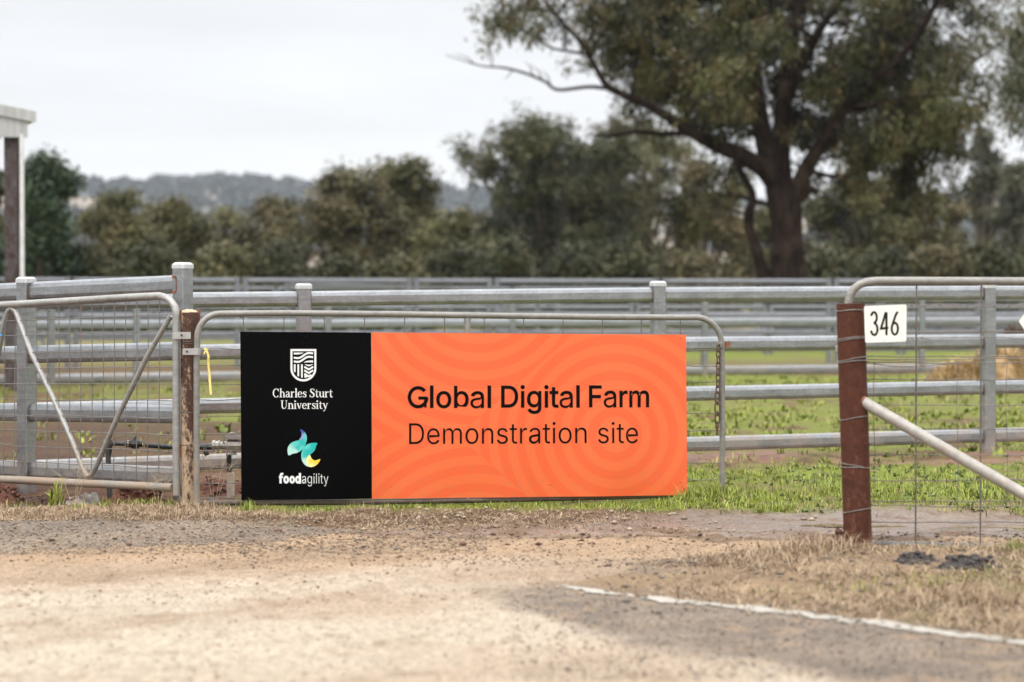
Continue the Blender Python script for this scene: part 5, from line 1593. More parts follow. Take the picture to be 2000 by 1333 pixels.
MAT['orange_rivet'] = simple('orange painted rivet', (0.72, 0.11, 0.03), 0.4, 0.1, 40)
# ------------------------------------------------------------------ water pipe behind the gate post
def water_pipe():
    d = 14.75
    q = lambda x, y, o=0.0: P(x, y, d + o)
    b = q(213, 990)
    t = thing('water_pipe', 'black poly water line with ball valve and cast valve behind the gate post', 'water pipe', (b.x, b.y, 0))
    pb = MB()
    pb.tube([q(214, 866.5), q(225, 866.5), q(245, 867)], [0.0165, 0.015, 0.0145], 12)
    pb.tube([q(284, 870), q(330, 873.5), q(400, 874)], 0.0145, 12)
    for x in (317, 322):
        pb.tube([q(x, 873), q(x + 3, 873)], 0.018, 12)
    pb.tube([q(216, 860), q(214.5, 868), q(213.5, 880), q(211, 905)], [0.014, 0.0165, 0.0165, 0.012], 12)
    pb.build('pipe', MAT['poly'], t)
    st = MB()
    st.box((q(211.5, 905) + Vector((0, 0, -0.25))), 0.026, 0.026, 0.56, (1, 0, 0), (0, 1, 0), (0, 0, 1), 0.004)
    pts = [q(211, 880, -0.004), q(212.5, 930, -0.004), q(216.5, 1000, -0.004)]
    sb = MB().tube(pts + [pts[-1] + Vector((0.001, 0, -0.1))], [0.016, 0.0165, 0.018, 0.018], 10)
    sb.build('stand_pipe', simple('dark grey post paint', (0.06, 0.058, 0.056), 0.6, 0.3, 25, col2=(0.2, 0.16, 0.13), thr=(0.55, 0.75)), t)
    v = MB()
    v.lathe(q(243, 867.3), (1, 0, 0), [(0, 0.017), (0.006, 0.0205), (0.018, 0.021), (0.02, 0.023), (0.036, 0.022), (0.044, 0.029), (0.066, 0.031), (0.086, 0.029), (0.092, 0.021), (0.104, 0.02), (0.118, 0.0185)], 8)
    vb = v.build('ball_valve', MAT['poly'], t, True, 25)
    tp = MB()
    tp.lathe(q(249, 867.3), (1, 0, 0), [(0, 0.0215), (0.008, 0.0225)], 14)
    tp.lathe(q(279, 869.0), (1, 0, 0), [(0, 0.021), (0.005, 0.021)], 14)
    tp.build('thread_tape', MAT['tape'], vb)
    lv = MB()
    lv.tube([q(264, 862), q(264, 853)], 0.006, 8)
    lv.build('stem', MAT['rust_dark'], vb)
    hd = MB()
    hp = [q(266, 854), q(258, 853.5), q(251, 851), q(243, 852), q(234, 854.5), q(225, 857)]
    vs = []
    for p, w in zip(hp, (0.008, 0.008, 0.007, 0.007, 0.007, 0.005)):
        vs += [p + Vector((0, -w, 0.0015)), p + Vector((0, w, 0.0015)), p + Vector((0, w, -0.0015)), p + Vector((0, -w, -0.0015))]
    fs = []
    for i in range(len(hp) - 1):
        a = i * 4
        fs += [(a + k, a + (k + 1) % 4, a + 4 + (k + 1) % 4, a + 4 + k) for k in range(4)]
    fs += [(3, 2, 1, 0), tuple(len(vs) - 4 + k for k in range(4))]
    hd.add(vs, fs)
    hd.build('handle', MAT['green_paint'], vb, False)
    # fittings right of the post
    f = MB()
    f.lathe(q(388, 873), (1, 0, 0), [(0, 0.018), (0.03, 0.018), (0.034, 0.0195), (0.05, 0.02), (0.052, 0.023), (0.09, 0.023)], 8)
    f.tube([q(398, 876, -0.01), q(403, 885, -0.014), q(405, 890, -0.014)], [0.017, 0.0175, 0.015], 10)
    f.build('fitting', MAT['poly'], t, True, 25)
    c = MB()
    c.lathe(q(414, 870.5), (1, 0, 0), [(0, 0.026), (0.004, 0.032), (0.02, 0.034), (0.021, 0.027), (0.04, 0.027), (0.042, 0.034), (0.048, 0.034), (0.05, 0.024), (0.08, 0.026), (0.1, 0.037), (0.15, 0.038), (0.19, 0.026), (0.24, 0.026)], 10)
    c.box(q(457, 855), 0.1, 0.075, 0.018, ch=0.012)
    c.box(q(457, 850.5), 0.085, 0.06, 0.018, ch=0.012)
    c.lathe(q(453, 849), (0, 0, 1), [(0, 0.017), (0.012, 0.017), (0.013, 0.014)], 6)
    c.lathe(q(452, 875), (0, 0, -1), [(0, 0.03), (0.03, 0.025), (0.034, 0.034), (0.042, 0.034)], 10)
    for x in (436.5, 466):
        c.lathe(q(x, 852, -0.02), (0, 0, 1), [(-0.02, 0.006), (0.02, 0.007), (0.021, 0.0095), (0.03, 0.0095)], 6)
        c.lathe(q(x, 866, -0.02), (0, 0, 1), [(0, 0.006), (0.022, 0.006)], 6)
    cb = c.build('valve_body', MAT['cast'], t, True, 25)
    r = MB().tube([q(447, 888), q(448, 924)], [0.0165, 0.0145], 12)
    r.build('riser', MAT['poly'], t)
    s = MB().lathe(q(450.5, 990), (0, 0, 1), [(0, 0.0235), (0.194, 0.0235), (0.208, 0.021)], 14)
    s.build('sleeve', MAT['pvc'], t)

# ------------------------------------------------------------------ lumps of soil, rubble, ash
def lumpy(name, label, cat, c, rx, ry, h, mat, seed, lump=0.35, res=46, group=None, clods=0, clod_r=0.02):
    n = res
    u = np.linspace(-1, 1, n)
    U, V = np.meshgrid(u, u)
    rr = np.sqrt(U ** 2 + V ** 2)
    X, Y = c[0] + U * rx, c[1] + V * ry
    edge = 1 - sstep(0.35, 1.0, rr + (fbm(X * 7, Y * 7, seed, 3) - 0.5) * 0.5)
    sc = 1 / max(rx, 0.05)
    a = fbm(X * 3.2 * sc, Y * 3.2 * sc, seed + 1, 3)
    b = 1 - np.abs(2 * fbm(X * 34, Y * 34, seed + 2, 3) - 1)
    H = h * edge * (0.45 + 0.9 * a) + edge * (b - 0.6) * h * lump * 2.0
    Z = gz(X, Y, False) - 0.03 + H + 0.02 * edge
    X = X + (fbm(X * 30, Y * 30, seed + 4, 2) - 0.5) * 0.02 * edge
    i = np.arange(n * n).reshape(n, n)
    q = np.stack([i[:-1, :-1], i[:-1, 1:], i[1:, 1:], i[1:, :-1]], -1).reshape(-1, 4)
    keep = (rr[:-1, :-1] < 1.05).ravel()
    V = np.stack([X, Y, Z], -1).reshape(-1, 3)
    Fq = [tuple(f) for f in q[keep]]
    V = [tuple(v) for v in V]
    if clods:
        rng = np.random.default_rng(seed)
        ok = np.where((rr < 0.9).ravel())[0]
        for j in rng.choice(ok, clods):
            r_ = clod_r * (0.35 + 1.0 * rng.random() ** 2)
            base = len(V)
            for (ax, ay, az) in ((1, 0, 0), (-1, 0, 0), (0, 1, 0), (0, -1, 0), (0, 0, 1), (0, 0, -1), (.6, .6, .6), (-.6, .6, .55), (.6, -.6, .6), (-.6, -.6, .6)):
                k_ = r_ * rng.uniform(0.7, 1.25)
                V.append((V[j][0] + ax * k_, V[j][1] + ay * k_, V[j][2] + az * k_ * 0.8 + 0.2 * r_))
            for f in ((4, 6, 7), (4, 7, 9), (4, 9, 8), (4, 8, 6), (6, 2, 7), (7, 1, 9), (9, 3, 8), (8, 0, 6), (6, 0, 2), (7, 2, 1), (9, 1, 3), (8, 3, 0), (5, 2, 0), (5, 1, 2), (5, 3, 1), (5, 0, 3)):
                Fq.append(tuple(base + k for k in f))
    me = bpy.data.meshes.new(name)
    me.from_pydata(V, [], Fq)
    me.materials.append(mat)
    o = bpy.data.objects.new(name, me)
    COL.objects.link(o)
    return tag(o, label, cat, group)

def mounds():
    red = simple('freshly dug red soil', (0.085, 0.032, 0.019), 0.95, 0.45, 45, col2=(0.13, 0.055, 0.035), thr=(0.45, 0.7), bump=0.8)
    grey = simple('pale broken concrete', (0.30, 0.27, 0.25), 0.9, 0.3, 30, col2=(0.26, 0.16, 0.11), thr=(0.5, 0.68), bump=0.6)
    ash = simple('charcoal dark soil', (0.055, 0.047, 0.044), 0.95, 0.5, 60, bump=0.9)
    c = P(268, 978, 14.05)
    lumpy('soil_mound', 'fresh red soil mound under the left mesh gate beside the gate post', 'soil mound', (c.x, c.y), 0.22, 0.16, 0.085, red, 3, clods=170, clod_r=0.022)
    c = P(-12, 972, 14.5)
    lumpy('soil_mound', 'red soil heap at the left picture edge in front of the rail fence post', 'soil mound', (c.x, c.y), 0.24, 0.2, 0.085, red, 5, clods=150, clod_r=0.022)
    c = P(75, 972, 14.25)
    lumpy('soil_mound', 'low brown soil ridge at the foot of the second fence post', 'soil mound', (c.x, c.y), 0.15, 0.14, 0.06, simple('brown dug soil', (0.065, 0.035, 0.025), 0.95, 0.45, 45, bump=0.8), 7, clods=90, clod_r=0.016)
    c = P(160, 974, 14.35)
    lumpy('concrete_rubble', 'pale broken concrete lump lying behind the grass tuft under the left gate', 'rubble', (c.x, c.y), 0.16, 0.13, 0.06, grey, 9, clods=40, clod_r=0.022)
    c = P(184, 962, 14.6)
    lumpy('stone', 'grey round stone on the concrete under the left gate', 'stone', (c.x, c.y), 0.045, 0.04, 0.06, simple('grey stone', (0.25, 0.23, 0.22), 0.9, 0.3, 30, bump=0.5), 11, 0.2, 24)
    c = P(410, 968, 14.35)
    lumpy('stone', 'small blue-grey stone between the gate post and the sign', 'stone', (c.x, c.y), 0.04, 0.035, 0.05, simple('blue grey stone', (0.2, 0.2, 0.21), 0.9, 0.3, 30, bump=0.5), 13, 0.2, 24)
    c = P(432, 948, 15.1)
    lumpy('soil_mound', 'reddish soil bank behind the pipe sleeve left of the sign', 'soil mound', (c.x, c.y), 0.3, 0.25, 0.05, red, 15, clods=120, clod_r=0.02)
    c = G(1790, 1112)
    lumpy('ash_heap', 'dark charcoal clump on the dry verge, left of two', 'ash heap', (c.x, c.y), 0.13, 0.15, 0.022, ash, 21, 1.3, 46, 'dark clumps on the right verge', 150, 0.013)
    c = G(1895, 1122)
    lumpy('ash_heap', 'larger dark charcoal clump on the dry verge at the right', 'ash heap', (c.x, c.y), 0.19, 0.17, 0.026, ash, 23, 1.3, 46, 'dark clumps on the right verge', 240, 0.014)
    c = P(1645, 1062, 11.42)
    lumpy('soil_mound', 'small red-brown clod heap at the foot of the red-brown post', 'soil mound', (c.x, c.y), 0.07, 0.07, 0.07, simple('clod soil', (0.09, 0.04, 0.025), 0.95, 0.4, 50, bump=0.7), 25, 0.5, 30, None, 60, 0.016)

def crumbs():
    """loose clods and stones scattered over road and tracks"""
    rng = np.random.default_rng(5)
    V_, F_, A_ = [], [], []
    ico = [(0, 0, 1), (0.9, 0, 0.3), (0.3, 0.85, 0.3), (-0.75, 0.5, 0.3), (-0.75, -0.5, 0.3), (0.3, -0.85, 0.3), (0, 0, -0.6)]
    fc = [(0, 1, 2), (0, 2, 3), (0, 3, 4), (0, 4, 5), (0, 5, 1), (6, 2, 1), (6, 3, 2), (6, 4, 3), (6, 5, 4), (6, 1, 5)]
    ico = np.array(ico)
    fc = np.array(fc)
    spots = []
    def scat(n, x0, x1, y0, y1, s0, s1, tone):
        for _ in range(n):
            px, py = rng.uniform(x0, x1), rng.uniform(y0, y1)
            g = G(px, py)
            spots.append((g.x, g.y, s0 + (s1 - s0) * rng.random() ** 3, tone))
    scat(5200, -60, 950, 1014, 1085, 0.003, 0.010, 0)
    scat(2600, -60, 950, 1014, 1085, 0.003, 0.010, 2)
    scat(900, -60, 950, 1014, 1100, 0.003, 0.009, 1)
    scat(2500, 400, 1700, 1030, 1110, 0.002, 0.008, 1)
    scat(2500, 400, 1700, 1030, 1110, 0.002, 0.008, 0)
    scat(3000, -60, 2060, 1090, 1333, 0.0015, 0.006, 0)
    scat(2200, -60, 2060, 1090, 1333, 0.0015, 0.006, 1)
    scat(3200, 1000, 2060, 1160, 1333, 0.002, 0.007, 2)
    scat(1600, 1000, 2060, 1160, 1333, 0.002, 0.007, 3)
    scat(22, -50, 900, 1035, 1085, 0.008, 0.022, 1)
    scat(160, 500, 2050, 1024, 1066, 0.004, 0.016, 1)
    scat(34, 900, 1450, 1040, 1066, 0.006, 0.022, 1)
    scat(420, 1690, 2050, 1040, 1064, 0.003, 0.012, 2)
    scat(500, 0, 1500, 1060, 1180, 0.003, 0.011, 0)
    scat(500, 1000, 2050, 1150, 1330, 0.003, 0.010, 2)
    scat(420, 1150, 2050, 1090, 1200, 0.005, 0.018, 2)
    scat(300, 700, 1650, 1000, 1032, 0.005, 0.020, 3)
    cols = [(0.30, 0.22, 0.15), (0.13, 0.08, 0.055), (0.15, 0.125, 0.105), (0.33, 0.26, 0.19)]
    xs = np.array([s[0] for s in spots]); ys = np.array([s[1] for s in spots])
    zs = gz(xs, ys)
    dry = (zs > -0.033) | (np.hypot((xs - 2.4) / 1.3, (ys - 12.7) / 0.42) > 1)
    spots = [q for q, k in zip(spots, dry) if k]
    zs = zs[dry]
    n0 = 0
    for (x, y, s, tone), z in zip(spots, zs):
        sc = np.array([s * rng.uniform(0.8, 1.5), s * rng.uniform(0.8, 1.4), s * rng.uniform(0.5, 0.9)])
        v = ico * sc * rng.uniform(0.75, 1.25, (7, 1))
        a = rng.uniform(0, 6.28)
        r = np.array([[math.cos(a), -math.sin(a), 0], [math.sin(a), math.cos(a), 0], [0, 0, 1]])
        v = v @ r.T + np.array([x, y, z + 0.1 * s])
        V_.append(v)
        F_.append(fc + n0)
        n0 += 7
        c = np.array(cols[tone]) * rng.uniform(0.6, 1.35)
        A_.append(np.tile(np.append(c, 1), (7, 1)))
    m = M('loose clods and stones')
    m.set(color=m.attr('tone'), rough=0.9, spec=0.2)
    o = fast_mesh('gravel', np.concatenate(V_), np.concatenate(F_), m.m, None, {'tone': np.concatenate(A_)})
    tag(o, kind='stuff')

# ------------------------------------------------------------------ grass and straw
def blade_mat(name, a, b, rough=0.6, trans=0.0):
    m = M(name)
    t = m.attr('tint', 'Fac')
    m.set(color=m.mix(t, a, b), rough=rough, spec=0.25)
    return m.m

def blades(name, x, y, z, h, w, lean, rng, mat, kind='stuff', flat=None, bend=0.5, z_lift=0.0, tone=None, az=None):
    """curved tapered blades: 2 segments each"""
    n = len(x)
    a = rng.uniform(0, 2 * math.pi, n) if az is None else az
    dx, dy = np.cos(a), np.sin(a)
    wa = a + math.pi / 2 + rng.uniform(-0.6, 0.6, n)
    wx, wy = np.cos(wa) * w / 2, np.sin(wa) * w / 2
    ln = lean * h
    base = np.stack([x, y, z - 0.004 + z_lift], -1)
    hz = np.sqrt(np.maximum(h ** 2 - np.minimum(ln, h * 0.97) ** 2, (0.04 * h) ** 2))
    mid = base + np.stack([dx * ln * 0.32, dy * ln * 0.32, hz * 0.62], -1)
    tip = base + np.stack([dx * ln, dy * ln, hz * (1.0 - bend * np.clip(lean, 0, 1) * 0.4)], -1)
    W = np.stack([wx, wy, np.zeros(n)], -1)
    v = np.stack([base - W, base + W, mid + W * 0.8, mid - W * 0.8, tip + W * 0.12, tip - W * 0.12], 1).reshape(-1, 3)
    i = np.arange(n)[:, None] * 6
    f = np.concatenate([i + np.array([[0, 1, 2, 3]]), i + np.array([[3, 2, 4, 5]])])
    tint = np.repeat(np.clip(rng.normal(0.5, 0.27, n) if tone is None else tone + rng.normal(0, 0.18, n), 0, 1), 6)
    o = fast_mesh(name, v, f, mat, None, {'tint': tint})
    if kind: o['kind'] = kind
    return o

def sample_ground(rng, n, x0, x1, y0, y1):
    """random ground points inside a window of the photo, even in the picture"""
    px, py = rng.uniform(x0, x1, n), rng.uniform(y0, y1, n)
    a, b = (px - 1000) / F, -(py - 666.5) / F
    dy, dz = CP + b * SP, -SP + b * CP
    t = -CAM_H / dz
    return a * t, dy * t, px, py

def vegetation():
    rng = np.random.default_rng(11)
    gm = blade_mat('green grass blade', (0.075, 0.105, 0.012), (0.37, 0.41, 0.085))
    om = blade_mat('olive grass blade', (0.11, 0.125, 0.025), (0.34, 0.34, 0.10))
    wm = blade_mat('broad weed leaf', (0.04, 0.075, 0.02), (0.20, 0.24, 0.10))
    wm2 = blade_mat('leafy pasture weed', (0.06, 0.10, 0.012), (0.30, 0.33, 0.06))
    sm = blade_mat('dry straw', (0.15, 0.10, 0.06), (0.46, 0.35, 0.23), 0.75)
    # green grass between the gates and the first rails, clumped
    parts = []
    def take(n, win, mask, thr_seed, clump=2.6, bias=0.45):
        x, y, px, py = sample_ground(rng, n, *win)
        z = zones(x, y)
        g = z[3] if mask == 'g' else z[2]
        cl = fbm(x * clump, y * clump, thr_seed, 3)
        cl2 = fbm(x * clump * 4, y * clump * 4, thr_seed + 5, 2)
        pr = g * sstep(bias - 0.14, bias + 0.14, cl * 0.6 + cl2 * 0.4)
        k = rng.random(len(x)) < pr
        return x[k], y[k], px[k], py[k], cl2[k]
    def tufts(n, win, seed, clump, bias, h0, h1, w0, w1, per, rad, mat, fade=None):
        x, y, px, py, c = take(n, win, 'g', seed, clump, bias=bias)
        k = len(x)
        cnt = rng.integers(per[0], per[1], k)
        size = rng.uniform(0.55, 1.25, k) * (0.5 + c)
        if fade is not None:
            size = size * fade(px)
        rep = lambda v: np.repeat(v, cnt)
        N = int(cnt.sum())
        a = rng.uniform(0, 6.283, N)
        r = np.abs(rng.normal(0, rad, N)) * rep(size)
        X, Y = rep(x) + r * np.cos(a), rep(y) + r * np.sin(a)
        H = rng.uniform(h0, h1, N) * rep(size)
        blades('grass', X, Y, gz(X, Y), H, rng.uniform(w0, w1, N), np.clip(rng.normal(0.6, 0.25, N), 0.05, 0.99), rng, mat, tone=rep(rng.normal(0.5, 0.22, k)), az=a + rng.normal(0, 0.7, N))
    tufts(7000, (430, 2600, 900, 1000), 101, 2.6, 0.50, 0.018, 0.062, 0.003, 0.007, (5, 22), 0.028, gm, lambda px: 0.32 + 0.68 * sstep(1220, 1360, px))
    tufts(1500, (430, 2060, 900, 1000), 103, 2.6, 0.44, 0.015, 0.06, 0.0025, 0.0055, (3, 12), 0.03, sm, lambda px: 0.4 + 0.6 * sstep(1220, 1360, px))
    tufts(1500, (430, 2060, 900, 1000), 107, 2.6, 0.47, 0.012, 0.03, 0.014, 0.03, (4, 9), 0.022, wm, lambda px: 0.4 + 0.6 * sstep(1250, 1400, px))
    tufts(2600, (-60, 2060, 740, 900), 137, 1.5, 0.46, 0.02, 0.075, 0.02, 0.05, (4, 12), 0.05, wm2)
    tufts(5200, (-60, 2060, 735, 905), 131, 1.8, 0.42, 0.03, 0.09, 0.008, 0.017, (4, 14), 0.04, om)
    # tufts along the foot of the sign gate and the left gate
    tx, ty = [], []
    hh, ww, ll = [], [], []
    def tuft(px, py, n, r, h0, h1, wid=0.0055, lean=(0.1, 0.7)):
        g = G(px, py)
        tx.append(g.x + rng.normal(0, r, n)); ty.append(g.y + rng.normal(0, r * 0.8, n))
        hh.append(rng.uniform(h0, h1, n)); ww.append(rng.uniform(wid * 0.6, wid * 1.2, n)); ll.append(rng.uniform(*lean, n))
    trng = random.Random(2)
    for k in range(46):
        px = trng.uniform(480, 1390)
        tuft(px, 988 - 0.012 * (px - 480) + trng.uniform(-9, 10), trng.randint(14, 46), trng.uniform(0.012, 0.05), 0.01, trng.uniform(0.022, 0.042))
    for px, py, n, r, h in ((482, 998, 70, 0.03, 0.09), (540, 994, 80, 0.06, 0.035), (650, 994, 70, 0.07, 0.035), (800, 993, 90, 0.08, 0.04), (870, 991, 90, 0.08, 0.04), (1040, 989, 130, 0.14, 0.045),
                            (1110, 988, 110, 0.1, 0.045), (1180, 984, 120, 0.1, 0.06), (1240, 1002, 100, 0.06, 0.05), (1265, 980, 150, 0.14, 0.055), (1340, 976, 120, 0.10, 0.05), (1385, 972, 260, 0.07, 0.11), (1360, 976, 120, 0.05, 0.07), (1405, 970, 160, 0.05, 0.12),
                            (1430, 968, 150, 0.16, 0.075), (1520, 966, 130, 0.16, 0.08), (1600, 962, 150, 0.16, 0.075), (1730, 965, 150, 0.16, 0.08), (1850, 962, 140, 0.16, 0.075), (1960, 962, 120, 0.16, 0.08),
                            (1480, 985, 100, 0.2, 0.05), (1580, 988, 90, 0.2, 0.05), (1780, 985, 90, 0.2, 0.05)):
        tuft(px, py, n, r, 0.03, h)
    tuft(106, 983, 46, 0.022, 0.06, 0.19, 0.011, (0.15, 0.85))
    tuft(60, 972, 26, 0.03, 0.03, 0.06)
    for px, py in ((250, 985), (275, 993), (300, 985), (325, 980), (195, 990), (150, 1000), (205, 994), (285, 978), (335, 985), (25, 975)):
        tuft(px, py, 26, 0.03, 0.03, 0.065)
    for px, py in ((420, 985), (440, 985), (460, 985), (400, 980)):
        tuft(px, py, 16, 0.04, 0.025, 0.05)
    x, y = np.concatenate(tx), np.concatenate(ty)
    blades('grass', x, y, gz(x, y), np.concatenate(hh), np.concatenate(ww), np.concatenate(ll), rng, gm)
    # straw: short matted stalks
    def straw(n, win, bias, h0, h1, w0, w1, lean, seed):
        x, y, px, py, c = take(n, win, 's', seed, 2.2, bias)
        blades('dry_grass', x, y, gz(x, y), rng.uniform(h0, h1, len(x)), rng.uniform(w0, w1, len(x)), np.where(rng.random(len(x)) < 0.75, rng.uniform(0.96, 1.0, len(x)), rng.uniform(*lean, len(x))), rng, sm, z_lift=rng.uniform(0, 0.010, len(x)))
    straw(24000, (-500, 760, 991, 1018), 0.46, 0.012, 0.065, 0.002, 0.0045, (0.35, 1.0), 151)
    straw(20000, (640, 2060, 996, 1034), 0.46, 0.015, 0.07, 0.002, 0.005, (0.85, 1.0), 157)
    straw(42000, (1180, 2700, 1050, 1300), 0.42, 0.02, 0.13, 0.002, 0.0055, (0.75, 1.0), 161)
    # taller dry stalks on the verge and the mound before the red post
    tx, ty, hh, ww, ll = [], [], [], [], []
    for px, py, n, r, h in ((1560, 1090, 380, 0.14, 0.13), (1510, 1105, 160, 0.1, 0.09), (1620, 1082, 260, 0.1, 0.11), (1460, 1110, 100, 0.1, 0.07), (1690, 1090, 160, 0.10, 0.06), (1880, 1185, 420, 0.14, 0.12),
                            (1800, 1175, 260, 0.14, 0.1), (1950, 1180, 300, 0.12, 0.12), (1380, 1165, 240, 0.16, 0.06), (1650, 1180, 120, 0.2, 0.05), (1980, 1100, 120, 0.1, 0.05), (1760, 1086, 60, 0.08, 0.04),
                            (370, 990, 160, 0.035, 0.09), (362, 988, 80, 0.03, 0.11), (395, 995, 120, 0.05, 0.06), (20, 1000, 200, 0.12, 0.06), (90, 1002, 200, 0.12, 0.06), (300, 1003, 260, 0.16, 0.06)):
        tuft(px, py, n, r, h * 0.3, h, 0.004, (0.4, 0.98))
    x, y = np.concatenate(tx), np.concatenate(ty)
    blades('dry_grass', x, y, gz(x, y), np.concatenate(hh), np.concatenate(ww), np.concatenate(ll), rng, sm)
    tx, ty, hh, ww, ll = [], [], [], [], []
    for px, py, n, r, h in ((1830, 1150, 90, 0.1, 0.07), (1930, 1140, 50, 0.1, 0.07), (1985, 1090, 90, 0.05, 0.08), (1990, 1170, 60, 0.06, 0.09), (1560, 1165, 60, 0.12, 0.04), (1700, 1160, 60, 0.12, 0.05)):
        tuft(px, py, n, r, h * 0.4, h, 0.005)
    x, y = np.concatenate(tx), np.concatenate(ty)
    blades('grass', x, y, gz(x, y), np.concatenate(hh), np.concatenate(ww), np.concatenate(ll), rng, om)

def weeds():
    """airy dead seed stalks standing at the gates"""
    rnd = random.Random(9)
    m = simple('dead seed stalk', (0.45, 0.36, 0.25), 0.8, 0.2, 40, bump=0)
    spots = [(145, 985, 14.0, 0.26, 'dead seed stalk in front of the left gate, below its brace'), (310, 985, 13.75, 0.22, 'dead seed stalk against the left gate beside the gate post'),
             (418, 985, 13.75, 0.34, 'wispy dead seed stalk between the gate post and the sign')]
    for px, py, d, h, lab in spots:
        b = P(px, py, d)
        b.z = gzs(b.x, b.y)
        mb = MB()
        for k in range(4):
            a = rnd.uniform(0, 6.28)
            top = b + Vector((math.cos(a) * h * 0.35, math.sin(a) * h * 0.2, h * rnd.uniform(0.6, 1)))
            mid = b.lerp(top, 0.55) + Vector((rnd.uniform(-0.01, 0.01), 0, 0.03))
            mb.tube([b - Vector((0, 0, 0.01)), mid, top], [0.0014, 0.0011, 0.0008], 4)
            for q in range(16):
                s = rnd.uniform(0.45, 1.0)
                o = (b.lerp(mid, s / 0.55) if s < 0.55 else mid.lerp(top, (s - 0.55) / 0.45))
                e = o + Vector((rnd.uniform(-1, 1), rnd.uniform(-0.6, 0.6), rnd.uniform(-0.1, 1))).normalized() * rnd.uniform(0.04, 0.11)
                mb.tube([o, e], [0.0007, 0.0004], 3)
        o = mb.build('dry_weed', m, None, False)
        tag(o, lab, 'weed')

# ------------------------------------------------------------------ straw heap in the yard
def hay():
    rng = np.random.default_rng(3)
    d = 30.5
    base = P(1920, 745, d)
    t = thing('hay_heap', 'loose heap of golden hay lying in the pen behind the right fence post', 'hay', (base.x, base.y, 0))
    sm = blade_mat('golden hay', (0.30, 0.19, 0.09), (0.70, 0.54, 0.30), 0.8)
    core = simple('packed hay', (0.30, 0.20, 0.10), 0.95, 0.5, 12, col2=(0.07, 0.045, 0.025), thr=(0.5, 0.62), scale2=5, bump=0.8)
    def dome(cx, rx, ry, h, seed, name, mat):
        c = P(cx, 740, d)
        n = 40
        u = np.linspace(-1, 1, n)
        U, V = np.meshgrid(u, u)
        rr = np.sqrt(U ** 2 + V ** 2)
        X, Y = c.x + U * rx, c.y + V * ry
        Z = h * np.clip(1 - rr ** 2.4, 0, 1) * (0.75 + 0.5 * fbm(X * 4, Y * 4, seed, 3)) + (fbm(X * 16, Y * 16, seed, 3) - 0.5) * 0.07 - 0.03
        i = np.arange(n * n).reshape(n, n)
        q = np.stack([i[:-1, :-1], i[:-1, 1:], i[1:, 1:], i[1:, :-1]], -1).reshape(-1, 4)
        keep = (rr[:-1, :-1] < 1.02).ravel()
        fast_mesh(name, np.stack([X, Y, Z], -1).reshape(-1, 3), q[keep], mat, t, None, True)
        return X.ravel(), Y.ravel(), Z.ravel(), rr.ravel()
    for cx, rx, ry, h, seed in ((1905, 0.62, 0.4, 0.30, 4), (1952, 0.40, 0.4, 0.50, 6)):
        X, Y, Z, rr = dome(cx, rx, ry, h, seed, 'hay_core', core)
        ok = np.where((rr < 0.98))[0]
        k = ok[fbm(X[ok] * 5, Y[ok] * 5, 9, 3) > 0.43]
        k = rng.choice(k, 2600)
        x = X[k] + rng.normal(0, 0.02, len(k)); y = Y[k] + rng.normal(0, 0.02, len(k)); z = Z[k]
        o = blades('loose_hay', x, y, z, rng.uniform(0.10, 0.30, len(k)), rng.uniform(0.006, 0.014, len(k)), rng.uniform(0.45, 1.0, len(k)), rng, sm, None)
        o.parent = t
        o.matrix_parent_inverse = Matrix.Translation(-Vector(t.location))
    c = P(1998, 740, d + 0.5)
    lumpy('manure_heap', 'dark manure heap right behind the golden hay', 'manure heap', (c.x, c.y), 0.6, 0.5, 0.62, simple('dark manure', (0.07, 0.05, 0.04), 0.95, 0.4, 20, bump=0.8), 31, 0.3)
    c = P(1855, 742, d + 1.0)
    lumpy('manure_heap', 'low dark manure patch at the left end of the golden hay', 'manure heap', (c.x, c.y), 0.42, 0.5, 0.2, simple('brown manure', (0.10, 0.07, 0.055), 0.95, 0.4, 20, bump=0.8), 33, 0.3)

